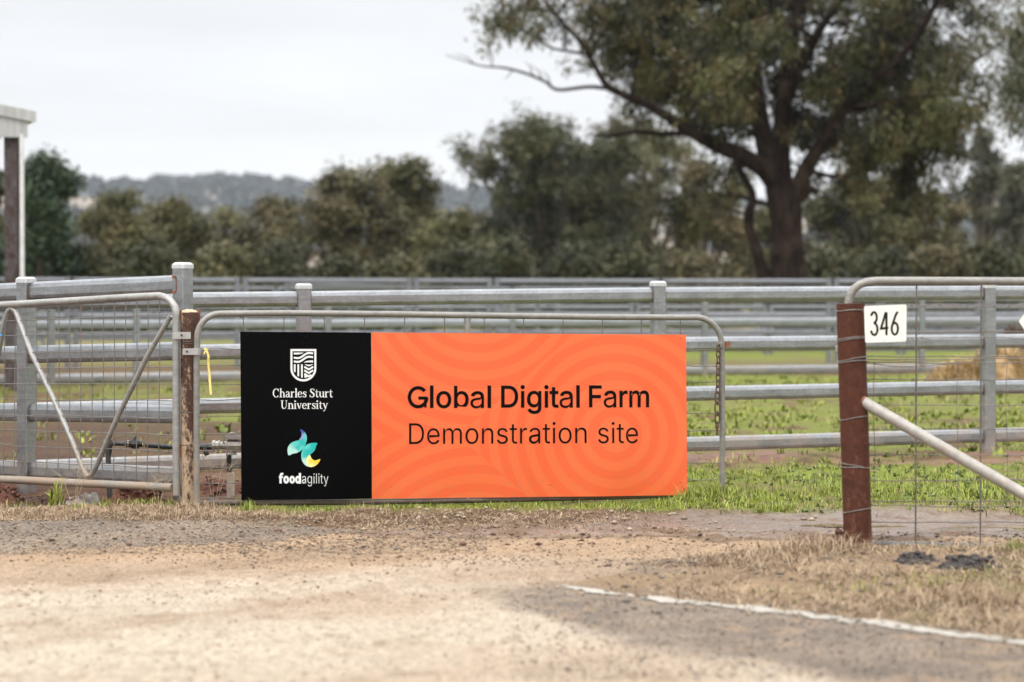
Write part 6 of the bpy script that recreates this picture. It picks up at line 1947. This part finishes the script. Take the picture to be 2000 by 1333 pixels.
# ------------------------------------------------------------------ open shed at the left edge
def shed():
    d = 30.0
    q = lambda x, y, o=0.0: P(x, y, d + o)
    b = q(24, 764)
    t = thing('shed', 'open shed with pale iron fascia on a rust-streaked steel post', 'shed', (b.x, b.y, 0))
    pm = post_mat('rust streaked steel', (0.11, 0.10, 0.105), (0.05, 0.028, 0.022), (0.44, 0.60), (0.06, 0.035, 0.03))
    iron = M('pale corrugated iron')
    n = iron.noise(iron.geo((6, 6, 0.6)), 2.5, 4)
    iron.set(color=iron.mix(iron.mr(n, 0.35, 0.65), (0.46, 0.47, 0.485), (0.35, 0.35, 0.34)), rough=0.5, metal=0.1)
    dark = simple('shed underside', (0.20, 0.19, 0.18), 0.8, 0.15, 8)
    # gable end faces the road: level foot, sloping barge cap; the eave gutter runs away to the back on the right
    dv, nv = Vector((-0.946, -0.325, 0)), Vector((-0.325, 0.946, 0))
    L, Dp = 9.0, 8.0
    def ibeam(x, y, z0, z1):
        w = 0.165
        for yy in (-0.08, 0.08):
            mb = MB()
            mb.box((x, y + yy, (z0 + z1) / 2), w, 0.012, z1 - z0)
            mb.box((x, y, (z0 + z1) / 2), 0.012, 0.146, z1 - z0) if yy < 0 else None
            yield mb
    foot = q(0, 269).z
    org = q(54, 250)
    org = Vector((org.x, org.y, 0))
    def W(s_, dep, z_):
        p = org + dv * s_ + nv * dep
        return Vector((p.x, p.y, z_))
    k_ = 0.176                                     # roof slope
    for off, dep in ((0.0, 0.0), (4.5, 0), (9.0, 0), (4.5, 7.6), (9.0, 7.6)):
        p = q(24, 400, 0.10) + dv * off + nv * dep
        pm_ = MB()
        for m_ in ibeam(p.x, p.y, -0.2, foot + (0.02 if dep == 0 else 0.1)):
            pm_.add(m_.v, m_.f)
        pm_.build('post', pm, t, True, 30)
    z_r = q(54, 233).z
    nseg = 120
    vs, fs = [], []
    for i in range(nseg + 1):
        s_ = L * i / nseg
        y_ = 0.012 * math.sin(s_ * 2 * math.pi / 0.15)
        rise = k_ * (s_ if s_ < L / 2 else L - s_)
        vs += [W(s_, y_, foot), W(s_, y_, z_r + rise), W(s_, y_ + 0.02, z_r + rise), W(s_, y_ + 0.02, foot)]
    for i in range(nseg):
        a = i * 4
        fs += [(a + j, a + (j + 1) % 4, a + 4 + (j + 1) % 4, a + 4 + j) for j in range(4)]
    fs += [(3, 2, 1, 0), tuple(len(vs) - 4 + j for j in range(4))]
    MB().add(vs, fs).build('fascia', iron.m, t)
    # barge capping
    over = (q(69, 218).x - org.x) / 0.946
    zt = q(69, 218).z
    sa, za_ = L / 2, zt + k_ * (L / 2 + over)
    bb = MB()
    for (xa, za), (xb, zb) in (((-over, zt), (sa, za_)), ((sa, za_), (L + over, zt))):
        h = 0.135
        front = [W(xa, -0.03, za - h), W(xb, -0.03, zb - h), W(xb, -0.03, zb), W(xa, -0.03, za)]
        back = [p + nv * 0.025 for p in front]
        bb.add(front + back, [(0, 1, 2, 3), (7, 6, 5, 4), (0, 4, 5, 1), (1, 5, 6, 2), (2, 6, 7, 3), (3, 7, 4, 0)])
    bb.build('barge_cap', iron.m, t, False)
    # gutter along the right-hand eave
    prof = [(0.0, 0.0), (0.10, 0.0), (0.115, 0.03), (0.115, 0.105), (0.10, 0.11), (0.10, 0.02), (0.01, 0.012), (0.01, 0.12), (0, 0.12)]
    s0 = W(0.02, 0.0, q(0, 238).z)
    gb = MB()
    gb.prism(prof, s0, s0 + nv * Dp, -dv, (0, 0, 1))
    gb.build('gutter', iron.m, t, True, 30)
    rb = MB()
    for sg in (1, -1):
        e_ = sa - sg * (sa + over - 0.03)
        lo = [W(e_, 0.03, zt - 0.03), W(sa, 0.03, za_ - 0.03), W(sa, Dp, za_ - 0.03), W(e_, Dp, zt - 0.03)]
        hi = [p + Vector((0, 0, 0.025)) for p in lo]
        rb.add(lo + hi, [(3, 2, 1, 0), (4, 5, 6, 7), (0, 1, 5, 4), (1, 2, 6, 5), (2, 3, 7, 6), (3, 0, 4, 7)])
    rb.build('roof', iron.m, t, False)
    # downpipe down the side of the corner post
    db = MB().tube([q(42, 262, -0.1), q(42.5, 285, -0.1), q(43, 400, -0.1), q(44, 764, -0.1)], 0.029, 12)
    db.build('downpipe', simple('white downpipe', (0.62, 0.62, 0.62), 0.5, 0.12, 12), t)

# ------------------------------------------------------------------ trees
def leaf_mat(name, a, b, c):
    m = M(name)
    t = m.attr('tint', 'Fac')
    u = m.attr('hue', 'Fac')
    col = m.mix(t, a, b)
    col = m.mix(m.mr(u, 0.55, 1.0), col, c)
    m.set(color=col, rough=0.55, spec=0.3)
    return m.m

def leaf_cloud(name, centres, per, spread, L, W, droop, rng, mat, parent, drop=0.0, tone=None):
    """sprays of leaf-sized diamonds around centres (n,3)"""
    n = len(centres)
    spray_t = rng.normal(0.42, 0.22, n) + (0 if tone is None else tone)
    spray_h = rng.random(n)
    c = np.repeat(centres, per, 0)
    N = len(c)
    off = rng.normal(0, 1, (N, 3)) * spread
    off[:, 2] = off[:, 2] * 0.8 - drop * rng.random(N) ** 0.7
    p = c + off
    dv = rng.normal(0, 1, (N, 3))
    dv[:, 2] = dv[:, 2] * 0.6 - droop
    dv /= np.linalg.norm(dv, axis=1)[:, None]
    r = rng.normal(0, 1, (N, 3))
    sv = np.cross(dv, r)
    sv /= np.linalg.norm(sv, axis=1)[:, None] + 1e-6
    l = L * rng.uniform(0.6, 1.3, N)[:, None]
    w = W * rng.uniform(0.6, 1.2, N)[:, None]
    v = np.stack([p, p + dv * l * 0.45 + sv * w, p + dv * l, p + dv * l * 0.45 - sv * w], 1).reshape(-1, 3)
    f = np.arange(N * 4).reshape(N, 4)
    tint = np.clip(np.repeat(spray_t, per) + rng.normal(0, 0.16, N), 0, 1)
    hue = np.clip(np.repeat(spray_h, per) + rng.normal(0, 0.1, N), 0, 1)
    return fast_mesh(name, v, f, mat, parent, {'tint': np.repeat(tint, 4), 'hue': np.repeat(hue, 4)})

def limb_pts(pts, d, wob=0.0, rnd=None, dd=None):
    """[(px, py, width px)] -> world points and radii, smoothed"""
    s = F / d
    out, rad = [], []
    n = len(pts)
    for i in range(n - 1):
        p0, p1, p2, p3 = (np.array(pts[min(max(i + j, 0), n - 1)], float) for j in (-1, 0, 1, 2))
        for k in range(4):
            u = k / 4
            q = 0.5 * ((2 * p1) + (-p0 + p2) * u + (2 * p0 - 5 * p1 + 4 * p2 - p3) * u * u + (-p0 + 3 * p1 - 3 * p2 + p3) * u ** 3)
            t = (i + u) / (n - 1)
            dep = d + (dd or 0) * t
            out.append(P(q[0], q[1], dep))
            rad.append(max(0.012, q[2] / 2 / s))
    out.append(P(pts[-1][0], pts[-1][1], d + (dd or 0)))
    rad.append(max(0.012, pts[-1][2] / 2 / s))
    return out, rad

def bark_mat(name, a, b):
    m = M(name)
    g = m.geo((1, 1, 0.25))
    n = m.noise(g, 5, 6, 0.7, 0.8)
    n2 = m.noise(m.geo(), 1.1, 3)
    col = m.mix(m.mr(n, 0.35, 0.65), a, b)
    col = m.mix(m.mr(n2, 0.54, 0.68, 0, 0.6), col, (0.10, 0.068, 0.05))
    m.set(color=col, rough=0.9, spec=0.15)
    m.bump(n, 1.0, 0.12)
    return m.m

BARK = bark_mat('rough eucalypt bark', (0.008, 0.005, 0.004), (0.042, 0.027, 0.020))
BARK2 = bark_mat('grey bark', (0.07, 0.055, 0.045), (0.19, 0.16, 0.13))

def big_gum():
    d = 68.0
    s = F / d
    rng = np.random.default_rng(77)
    b = P(1535, 660, d)
    t = thing('gum_tree', 'huge spreading gum tree with thick dark trunk and drooping leaves, on the right', 'tree', (b.x, b.y, 0))
    tb = MB()
    limbs = [
        ([(1534, 672, 100), (1536, 600, 84), (1538, 520, 70), (1537, 450, 62), (1532, 400, 66), (1520, 360, 56)], 0),
        ([(1495, 560, 40), (1482, 505, 28), (1466, 455, 24), (1462, 420, 26), (1470, 380, 18), (1440, 320, 12)], -0.6),
        ([(1522, 372, 52), (1490, 330, 44), (1440, 300, 40), (1400, 285, 34), (1345, 255, 28), (1290, 220, 22), (1235, 192, 19), (1190, 172, 16), (1165, 135, 13), (1140, 90, 11), (1100, 45, 9), (1050, -20, 7), (1030, -60, 5)], -3.5),
        ([(1190, 174, 10), (1150, 170, 9), (1090, 176, 8), (1065, 160, 7), (1030, 145, 6.5), (985, 133, 5.5), (945, 130, 4), (915, 122, 3), (872, 108, 1.5)], -2.0),
        ([(1148, 108, 8), (1110, 100, 6.5), (1080, 95, 6), (1050, 78, 5), (1020, 60, 4), (990, 30, 3), (965, 8, 2)], -1.2),
        ([(1400, 285, 18), (1345, 262, 15), (1290, 262, 13), (1240, 258, 12), (1195, 266, 10), (1150, 262, 4)], 1.5),
        ([(1520, 370, 56), (1495, 290, 46), (1480, 200, 40), (1470, 120, 34), (1440, 40, 30), (1400, -20, 26), (1360, -80, 18)], 2.0),
        ([(1530, 380, 52), (1525, 300, 46), (1530, 200, 40), (1545, 100, 32), (1560, 0, 26), (1570, -120, 20)], 0.5),
        ([(1550, 385, 44), (1580, 320, 38), (1615, 270, 32), (1650, 215, 26), (1700, 160, 22), (1760, 110, 18), (1810, 40, 14), (1850, -40, 10)], -2.5),
        ([(1535, 200, 28), (1570, 120, 24), (1600, 60, 22), (1635, 10, 18), (1670, -50, 14)], -2.0),
        ([(1650, 215, 18), (1720, 205, 15), (1790, 190, 12), (1850, 160, 9), (1905, 120, 7), (1960, 80, 5)], 1.5),
        ([(1560, 392, 24), (1580, 372, 22), (1592, 376, 15)], -0.4),
        ([(1560, 330, 14), (1640, 345, 10), (1720, 318, 8), (1790, 300, 5)], 2.0),
        ([(1470, 380, 10), (1440, 330, 9), (1415, 265, 8), (1395, 215, 7)], -2.5),
        ([(1500, 400, 12), (1420, 380, 9), (1340, 385, 7), (1280, 395, 4)], 1.0),
        ([(1235, 192, 9), (1245, 120, 7), (1260, 60, 5)], -1), ([(1345, 255, 10), (1330, 180, 8), (1310, 110, 6), (1330, 40, 4)], -1),
    ]
    skel = []
    for li, (pts, dd) in enumerate(limbs):
        p, r = limb_pts(pts, d, dd=dd)
        if li > 0: r = [q * 0.82 for q in r]
        tb.tube(p, r, 12)
        skel += list(zip(p, r))
    rnd = random.Random(6)
    # twigs on the dead branch
    for x, y in ((960, 130), (1000, 138), (925, 124), (1040, 148), (1075, 165), (1060, 158), (1110, 172), (1150, 150), (1110, 60), (1075, 92), (1035, 70)):
        p = P(x, y, d - 2.0)
        e = p + Vector((rnd.uniform(-0.5, 0.1), 0, rnd.uniform(-0.6, 0.7)))
        tb.tube([p, p.lerp(e, 0.5) + Vector((0.05, 0, 0.04)), e], [0.022, 0.014, 0.006], 5)
    lm = leaf_mat('gum leaves', (0.011, 0.014, 0.005), (0.085, 0.086, 0.023), (0.115, 0.085, 0.032))
    ell = [(985, 12, 45, 34, 16), (1010, -20, 50, 30, 16), (1075, 25, 40, 30, 10), (1180, 60, 55, 60, 40), (1225, 20, 90, 50, 60), (1215, 130, 45, 45, 26), (1300, 50, 110, 70, 90), (1290, 145, 75, 50, 50), (1370, 110, 80, 70, 70),
           (1390, 30, 90, 60, 80), (1450, 60, 90, 80, 90), (1400, 195, 80, 45, 50), (1330, 215, 45, 35, 20), (1470, 160, 60, 60, 50), (1530, 60, 80, 90, 80), (1560, 190, 70, 60, 60), (1620, 120, 90, 90, 110),
           (1700, 60, 110, 90, 130), (1700, 170, 100, 70, 110), (1790, 100, 90, 110, 120), (1780, 210, 90, 55, 80), (1650, 245, 70, 40, 50), (1600, 260, 55, 40, 30), (1840, 190, 60, 60, 50), (1860, 60, 50, 70, 40),
           (1740, 268, 60, 34, 36), (1690, 300, 60, 30, 24), (1840, 255, 40, 40, 24), (1770, 300, 40, 36, 22), (1805, 330, 22, 34, 12), (1380, 265, 40, 30, 16), (1420, 340, 45, 40, 18), (1385, 400, 40, 38, 16), (1440, 250, 40, 40, 18),
           (1300, -30, 200, 50, 120), (1550, -40, 220, 60, 160), (1780, -30, 140, 60, 110), (1500, 270, 40, 35, 12), (1330, 385, 40, 25, 10), (1640, 340, 45, 25, 12), (1250, 200, 35, 22, 8), (1900, 150, 30, 40, 10)]
    cs, clumps, tones = [], [], []
    paths = [(np.array([q_[:2] for q_ in pts], float), w_) for pts, w_ in ((limbs[2][0], 26), (limbs[3][0], 20), (limbs[6][0], 22), (limbs[7][0], 20), (limbs[8][0], 24), (limbs[9][0], 18), (limbs[0][0], 40))]
    def limb_gap(x, y):
        g = 1e9
        for p, w in paths:
            for u, v in zip(p[:-1], p[1:]):
                t_ = np.clip(((x - u[0]) * (v[0] - u[0]) + (y - u[1]) * (v[1] - u[1])) / max(1e-6, ((v - u) ** 2).sum()), 0, 1)
                g = min(g, math.hypot(x - u[0] - t_ * (v[0] - u[0]), y - u[1] - t_ * (v[1] - u[1])) - w)
        return g
    for cx, cy, rx, ry, k in ell:
        nc = max(2, int(k / 6.2))
        for _ in range(nc):
            x, y = cx + rng.normal(0, 0.5) * rx, cy + rng.normal(0, 0.5) * ry
            dep = d + rng.normal(0, 1.5)
            if limb_gap(x, y) < 14:
                if rng.random() < 0.35: continue
                dep = d + rng.uniform(1.2, 3.0)
            c = P(x, y, dep)
            clumps.append(c)
            m_ = int(rng.integers(6, 11))
            r_ = rng.uniform(0.2, 0.42)
            tones += [rng.normal(0, 0.3)] * m_
            for _ in range(m_):
                o_ = rng.normal(0, 1, 3) * np.array([r_, r_, r_ * 0.8])
                cs.append((c.x + o_[0], c.y + o_[1], c.z + o_[2]))
    SK = np.array([tuple(p) for p, r in skel]); SR = np.array([r for p, r in skel])
    for c in clumps:
        dist_ = np.linalg.norm((SK - np.array(c)) * np.array([1, 0.7, 1.2]), axis=1) + 2.0 * (SK[:, 2] > c.z)
        j = int(np.argmin(dist_))
        a_ = Vector(SK[j])
        if (c - a_).length < 0.3: continue
        r0 = min(0.055, SR[j] * 0.6)
        m1 = a_.lerp(c, 0.35) + Vector((rng.normal(0, 0.1), rng.normal(0, 0.1), 0.12))
        m2 = a_.lerp(c, 0.7) + Vector((rng.normal(0, 0.1), rng.normal(0, 0.1), 0.15))
        tb.tube([a_, m1, m2, c + Vector((0, 0, 0.05))], [r0, r0 * 0.75, r0 * 0.5, r0 * 0.25], 5)
    tb.build('trunk', BARK, t)
    # outer canopy above the frame
    for _ in range(420):
        a = rng.uniform(0, 6.28); r = rng.uniform(0, 1) ** 0.5
        cs.append((b.x + 7.2 * r * math.cos(a), b.y + 5 * r * math.sin(a), 9.5 + 5.0 * math.sqrt(max(0, 1 - r * r)) * rng.uniform(0.4, 1)))
    tones += [0.0] * (len(cs) - len(tones))
    leaf_cloud('crown', np.array(cs), 44, 0.15, 0.20, 0.032, 1.6, rng, lm, t, 0.5, np.array(tones))

def side_gum():
    """hanging edge of the neighbour tree at the right picture edge"""
    d = 60.0
    rng = np.random.default_rng(78)
    b = P(2190, 700, d)
    t = thing('gum_tree', 'gum tree with hanging leaves entering at the right picture edge', 'tree', (b.x, b.y, 0))
    tb = MB()
    for pts, dd in (([(2190, 690, 70), (2185, 560, 58), (2170, 400, 48), (2150, 250, 38), (2120, 120, 26), (2090, 0, 16)], 0), ([(2165, 330, 28), (2100, 220, 20), (2040, 130, 12), (1985, 60, 6)], -1), ([(2175, 430, 24), (2250, 300, 18), (2330, 150, 10)], 1)):
        p, r = limb_pts(pts, d, dd=dd)
        tb.tube(p, r, 10)
    tb.build('trunk', BARK, t)
    lm = leaf_mat('gum leaves dark', (0.022, 0.028, 0.012), (0.085, 0.088, 0.036), (0.11, 0.088, 0.048))
    cs = []
    for cx, cy, rx, ry, k in ((1992, 40, 26, 60, 24), (1985, 130, 26, 50, 22), (1998, 200, 14, 44, 10), (2060, 60, 80, 110, 90), (2100, 160, 90, 80, 80), (2200, 60, 140, 120, 140), (2280, 200, 120, 90, 90), (2150, -60, 180, 70, 110), (1975, 170, 12, 36, 6)):
        for a, b_ in rng.normal(0, 0.5, (k, 2)):
            cs.append(tuple(P(cx + a * rx, cy + b_ * ry, d + rng.normal(0, 1.3))))
    leaf_cloud('crown', np.array(cs), 44, 0.24, 0.21, 0.025, 1.6, rng, lm, t, 0.55)

def bg_tree(name, label, cx, top, halfw, d, cols, seed, shape='round', base_py=640, bark=None, dens=1.0, low=0.25, leaf=0.30, ragged=0.22, cat='tree', group='trees standing behind the yards'):
    """tree filling a measured width and height at its own distance: trunk, limbs to lobes, leaf sprays on the lobes"""
    rng = np.random.default_rng(seed)
    s = F / d
    b = P(cx, 579, d)
    zb = gzs(b.x, b.y)
    H = P(cx, top, d).z - zb
    Rw = halfw / s
    t = thing(name, label, cat, (b.x, b.y, zb), group)
    base = np.array([b.x, b.y, zb])
    lobes = []
    nl = int((22 + Rw * 8) * (1.25 if shape == 'shrub' else 1))
    for k in range(nl):
        for _ in range(60):
            u = rng.uniform(-1, 1); v = rng.uniform(-1, 1); h = low + (1 - low) * rng.random() ** 0.8
            if shape == 'column': lim = 0.95 * math.sqrt(max(0, 1 - (abs(h - 0.45) / 0.58) ** 4))
            elif shape == 'shrub': lim = math.sqrt(max(0, 1 - h ** 2.4))
            else:
                hm = 0.45
                lim = (max(0, 1 - ((h - hm) / (1 - hm)) ** 3.6)) ** 0.5 if h > hm else 0.8 + 0.2 * h / hm
            if math.hypot(u, v) < lim: break
        r = rng.uniform(0.13, 0.32) * min(Rw, H * 0.42)
        h2 = min(h * H, H - r * rng.uniform(0.7, 1.0))
        lobes.append((base[0] + u * (Rw * 1.12 - r * 0.5), base[1] + v * (Rw - r * 0.6), zb + h2, r))
    # crest lobe fixes the height
    lobes.append((base[0] + rng.uniform(-0.2, 0.2) * Rw, base[1], zb + H - 0.26 * min(Rw, H * .5), 0.27 * min(Rw, H * .5)))
    tb = MB()
    tr = 0.035 * H + 0.05
    fork = Vector((base[0] + rng.uniform(-0.1, 0.1) * Rw, base[1], zb + H * max(0.18, low)))
    if shape != 'shrub':
        tb.tube([Vector((base[0], base[1], zb - 0.3)), Vector((base[0] + 0.05, base[1], zb + 0.4 * (fork.z - zb))), fork], [tr * 1.35, tr, tr * 0.85], 9)
    else:
        fork = Vector((base[0], base[1], zb))
    for (x, y, z, r) in lobes:
        e = Vector((x, y, z))
        m_ = fork.lerp(e, 0.5) + Vector((0, 0, -0.06 * H if shape != 'cone' else 0))
        tb.tube([fork, m_, e], [tr * 0.5, tr * 0.3, tr * 0.08], 6)
    tb.build('trunk', bark or BARK2, t)
    cs, tones = [], []
    for (x, y, z, r) in lobes:
        k = int(dens * (8 + 20 * r * r))
        q = rng.normal(0, 1, (k, 3))
        q /= np.linalg.norm(q, axis=1)[:, None]
        rad = r * (0.25 + np.abs(rng.normal(0.55, 0.30 + ragged * 0.7, k)))[:, None]
        cs.append(np.array([x, y, z]) + q * rad * np.array([1, 1, 0.85]))
        tones.append(np.full(k, rng.normal(0, 0.22)))
    cs, tones = np.concatenate(cs), np.concatenate(tones)
    tones = tones[cs[:, 2] > zb + 0.25]
    cs = cs[cs[:, 2] > zb + 0.25]
    leaf_cloud('crown', cs, 40, 0.22, leaf * 0.62, leaf * 0.2, 0.5, rng, leaf_mat(name + ' leaves', *cols), t, 0.15, tones)
    return t

OLV = ((0.036, 0.040, 0.015), (0.130, 0.124, 0.044), (0.132, 0.105, 0.044))
DRK = ((0.019, 0.025, 0.010), (0.080, 0.084, 0.031), (0.088, 0.074, 0.031))
BRN = ((0.042, 0.041, 0.019), (0.138, 0.124, 0.053), (0.148, 0.112, 0.053))
PIN = ((0.016, 0.034, 0.018), (0.052, 0.085, 0.038), (0.05, 0.07, 0.03))
PAL = ((0.07, 0.075, 0.030), (0.19, 0.18, 0.075), (0.18, 0.155, 0.08))
GRY = ((0.045, 0.05, 0.032), (0.13, 0.13, 0.078), (0.12, 0.105, 0.07))

def background_trees():
    T = bg_tree
    T('pine_tree', 'dark green dense pine rising beside the shed post', 85, 298, 55, 78, PIN, 1, 'column', dens=1.5, low=0.12)
    T('tree', 'dim tree crown at the left edge behind the shed post', -30, 345, 70, 84, DRK, 2)
    T('tree', 'round olive tree with open lower branches, second from the left', 218, 370, 66, 92, OLV, 3, low=0.2)
    T('tree', 'bushy olive tree right of the round olive tree', 338, 392, 68, 96, OLV, 4, low=0.05)
    T('tree', 'pale yellow-green tree below the bare hill slope', 440, 402, 62, 104, PAL, 5, low=0.1)
    T('tree', 'short brownish tree left of the tall brown tree clump', 535, 388, 66, 98, BRN, 6, low=0.05)
    T('tree', 'brown-leaved tree with a ragged top, left of the hooked crown', 655, 326, 108, 94, BRN, 7, low=0.05)
    T('tree', 'tree with a hooked open crown rising above its neighbours', 800, 306, 78, 98, OLV, 8, low=0.05, ragged=0.4)
    T('tree', 'low olive tree filling the gap before the large rounded gum', 893, 408, 78, 92, OLV, 9, low=0.05)
    T('tree', 'large rounded green gum, tallest behind the orange panel', 1075, 214, 180, 112, DRK, 10, low=0.08, dens=1.05)
    T('tree', 'paler gum overlapping the right side of the large rounded gum', 1235, 218, 112, 120, OLV, 11, low=0.1)
    T('tree', 'brown tree directly left of the huge trunk', 1370, 312, 88, 98, BRN, 12, low=0.05)
    T('tree', 'low olive tree directly behind the huge trunk', 1500, 410, 80, 102, OLV, 13, low=0.05)
    T('tree', 'broad dull green tree right of the huge trunk', 1690, 332, 140, 100, OLV, 14, low=0.05)
    T('tree', 'brown-tinged tree beneath the hanging leaves on the right', 1815, 372, 72, 108, BRN, 15, low=0.05)
    T('tree', 'slim tall grey-green tree against the sky on the right', 1925, 252, 36, 112, GRY, 16, 'column', low=0.15)
    T('tree', 'grey-green tree at the right picture edge', 1988, 318, 40, 108, GRY, 17, 'column', low=0.08)
    T('tree', 'tree half out of view at the far right', 2085, 290, 70, 104, GRY, 18, low=0.1)
    rnd = random.Random(31)
    labs = ['dark shrub behind the shed post', 'shrub below the round olive tree', 'shrub under the bushy olive tree', 'shrub under the yellow-green tree', 'shrub below the short brownish tree',
            'shrub under the ragged brown tree', 'shrub beneath the hooked crown', 'shrub at the foot of the low olive tree', 'dark shrub under the left half of the large rounded gum', 'shrub under the middle of the large rounded gum',
            'shrub below the paler gum', 'brown shrub left of the huge trunk', 'shrub touching the huge trunk on its right', 'shrub under the broad dull green tree', 'brown shrub below the brown-tinged tree', 'shrub under the slim tall tree', 'shrub at the right picture edge']
    xs = [30, 170, 300, 430, 545, 660, 780, 885, 985, 1100, 1220, 1360, 1610, 1720, 1830, 1925, 2010]
    cl = [PIN, DRK, DRK, OLV, DRK, DRK, OLV, DRK, DRK, DRK, DRK, BRN, DRK, DRK, BRN, DRK, DRK]
    for x, l, c in zip(xs, labs, cl):
        T('shrub', l, x, rnd.uniform(455, 492), rnd.uniform(62, 86), rnd.uniform(78, 88), c, 100 + x, 'shrub', low=0.0, leaf=0.26, cat='shrub', group='shrubs under the trees')

def far_woods():
    """timber on the hills, one mass"""
    rng = np.random.default_rng(55)
    cs = []
    n = 12000
    x = rng.uniform(-1500, 1400, n)
    y = rng.uniform(1650, 2750, n)
    px = 1000 + F * x / y
    a = fbm(x * 0.006, y * 0.004, 201, 3)
    k = (a > 0.54) | ((y > 2500) & (rng.random(n) < 0.6))
    x, y = x[k], y[k]
    z = hill_h(x, y)
    h = rng.uniform(8, 19, len(x))
    V_, F_, T_ = [], [], []
    per = 22
    N = len(x)
    c = np.stack([x, y, z], -1)
    c = np.repeat(c, per, 0)
    hh = np.repeat(h, per)
    q = rng.normal(0, 1, (N * per, 3))
    q /= np.linalg.norm(q, axis=1)[:, None]
    p = c + q * (hh * 0.38)[:, None] * np.array([1, 1, 0.8]) + np.stack([0 * hh, 0 * hh, hh * 0.62], -1)
    e1 = rng.normal(0, 1, (N * per, 3)); e1 /= np.linalg.norm(e1, axis=1)[:, None]
    e2 = np.cross(e1, rng.normal(0, 1, (N * per, 3))); e2 /= np.linalg.norm(e2, axis=1)[:, None]
    sz = (hh * 0.2)[:, None]
    v = np.stack([p - e1 * sz, p + e2 * sz, p + e1 * sz, p - e2 * sz], 1).reshape(-1, 3)
    # trunks so nothing floats
    f = np.arange(N * per * 4).reshape(-1, 4)
    tint = np.repeat(np.clip(np.repeat(rng.normal(0.4, 0.2, N), per) + rng.normal(0, 0.1, N * per), 0, 1), 4)
    m = leaf_mat('distant timber', (0.018, 0.024, 0.02), (0.045, 0.05, 0.036), (0.05, 0.05, 0.036))
    o = fast_mesh('far_woods', v, f, m, None, {'tint': tint, 'hue': tint * 0.5})
    tag(o, kind='stuff')

# ------------------------------------------------------------------ far sheds glimpsed through the trees
def haze():
    mb = MB()
    mb.box((0, 1410, 150), 7200, 3080, 330)
    m = bpy.data.materials.new('haze air')
    m.use_nodes = True
    nt = m.node_tree
    nt.nodes.clear()
    o = nt.nodes.new('ShaderNodeOutputMaterial')
    v = nt.nodes.new('ShaderNodeVolumePrincipled')
    v.inputs['Color'].default_value = (0.76, 0.83, 0.93, 1)
    v.inputs['Density'].default_value = HAZE
    v.inputs['Anisotropy'].default_value = 0.0
    nt.links.new(v.outputs[0], o.inputs['Volume'])
    ob = mb.build('haze', m, None, False)
    tag(ob, kind='stuff')
HAZE = 0.00011

# ------------------------------------------------------------------ assemble
side_fence()
front_fence()
second_fence()
panel_fence('tall dull grey pen panels far behind, posts in pairs', [(-420, 37), (-60, 38), (140, 38.6), (471, 39.6), (806, 40.6), (963, 41.0), (1290, 41.5), (1626, 41.8), (1918, 42), (2260, 42)], (1.42, 1.13, 0.84, 0.55, 0.26), 1.475, MAT['galv_far'], 0.13)
panel_fence('dull grey cross panels running back between the far pens left of centre', [(560, 40), (790, 52), (880, 58)], (1.36, 1.0, 0.65, 0.3), 1.42, MAT['galv_far'], 0.1)
panel_fence('dull grey cross panels behind the middle of the sign', [(985, 36.5), (1050, 44), (1090, 52)], (1.05, 0.75, 0.45, 0.15), 1.1, MAT['galv_far'], 0.1)
panel_fence('rearmost grey pen rails before the trees', [(-300, 57), (60, 58), (300, 58.5), (540, 59), (760, 59.5), (1000, 60), (1240, 60), (1480, 60), (1720, 60), (2000, 60), (2300, 60)], (1.36, 1.05, 0.74, 0.43), 1.42, MAT['galv_far'], 0.12)
panel_fence('weathered pen rails between the bright second fence and the tall grey panels', [(-300, 46), (90, 46.5), (380, 47), (690, 47.5), (985, 48), (1240, 48), (1500, 48.2), (1760, 48.4), (2020, 48.6), (2300, 48.8)], (0.95, 0.66, 0.36), 1.0, MAT['galv_far'], 0.12)
left_gate()
sign_gate()
gate_post()
red_post()
right_gate()
ring_fence()
number_plate()
pointer_plate()
blue_twine()
chain()
ribbon()
sign()
water_pipe()
mounds()
crumbs()
vegetation()
weeds()
hay()
shed()
big_gum()
side_gum()
background_trees()
far_woods()
haze()
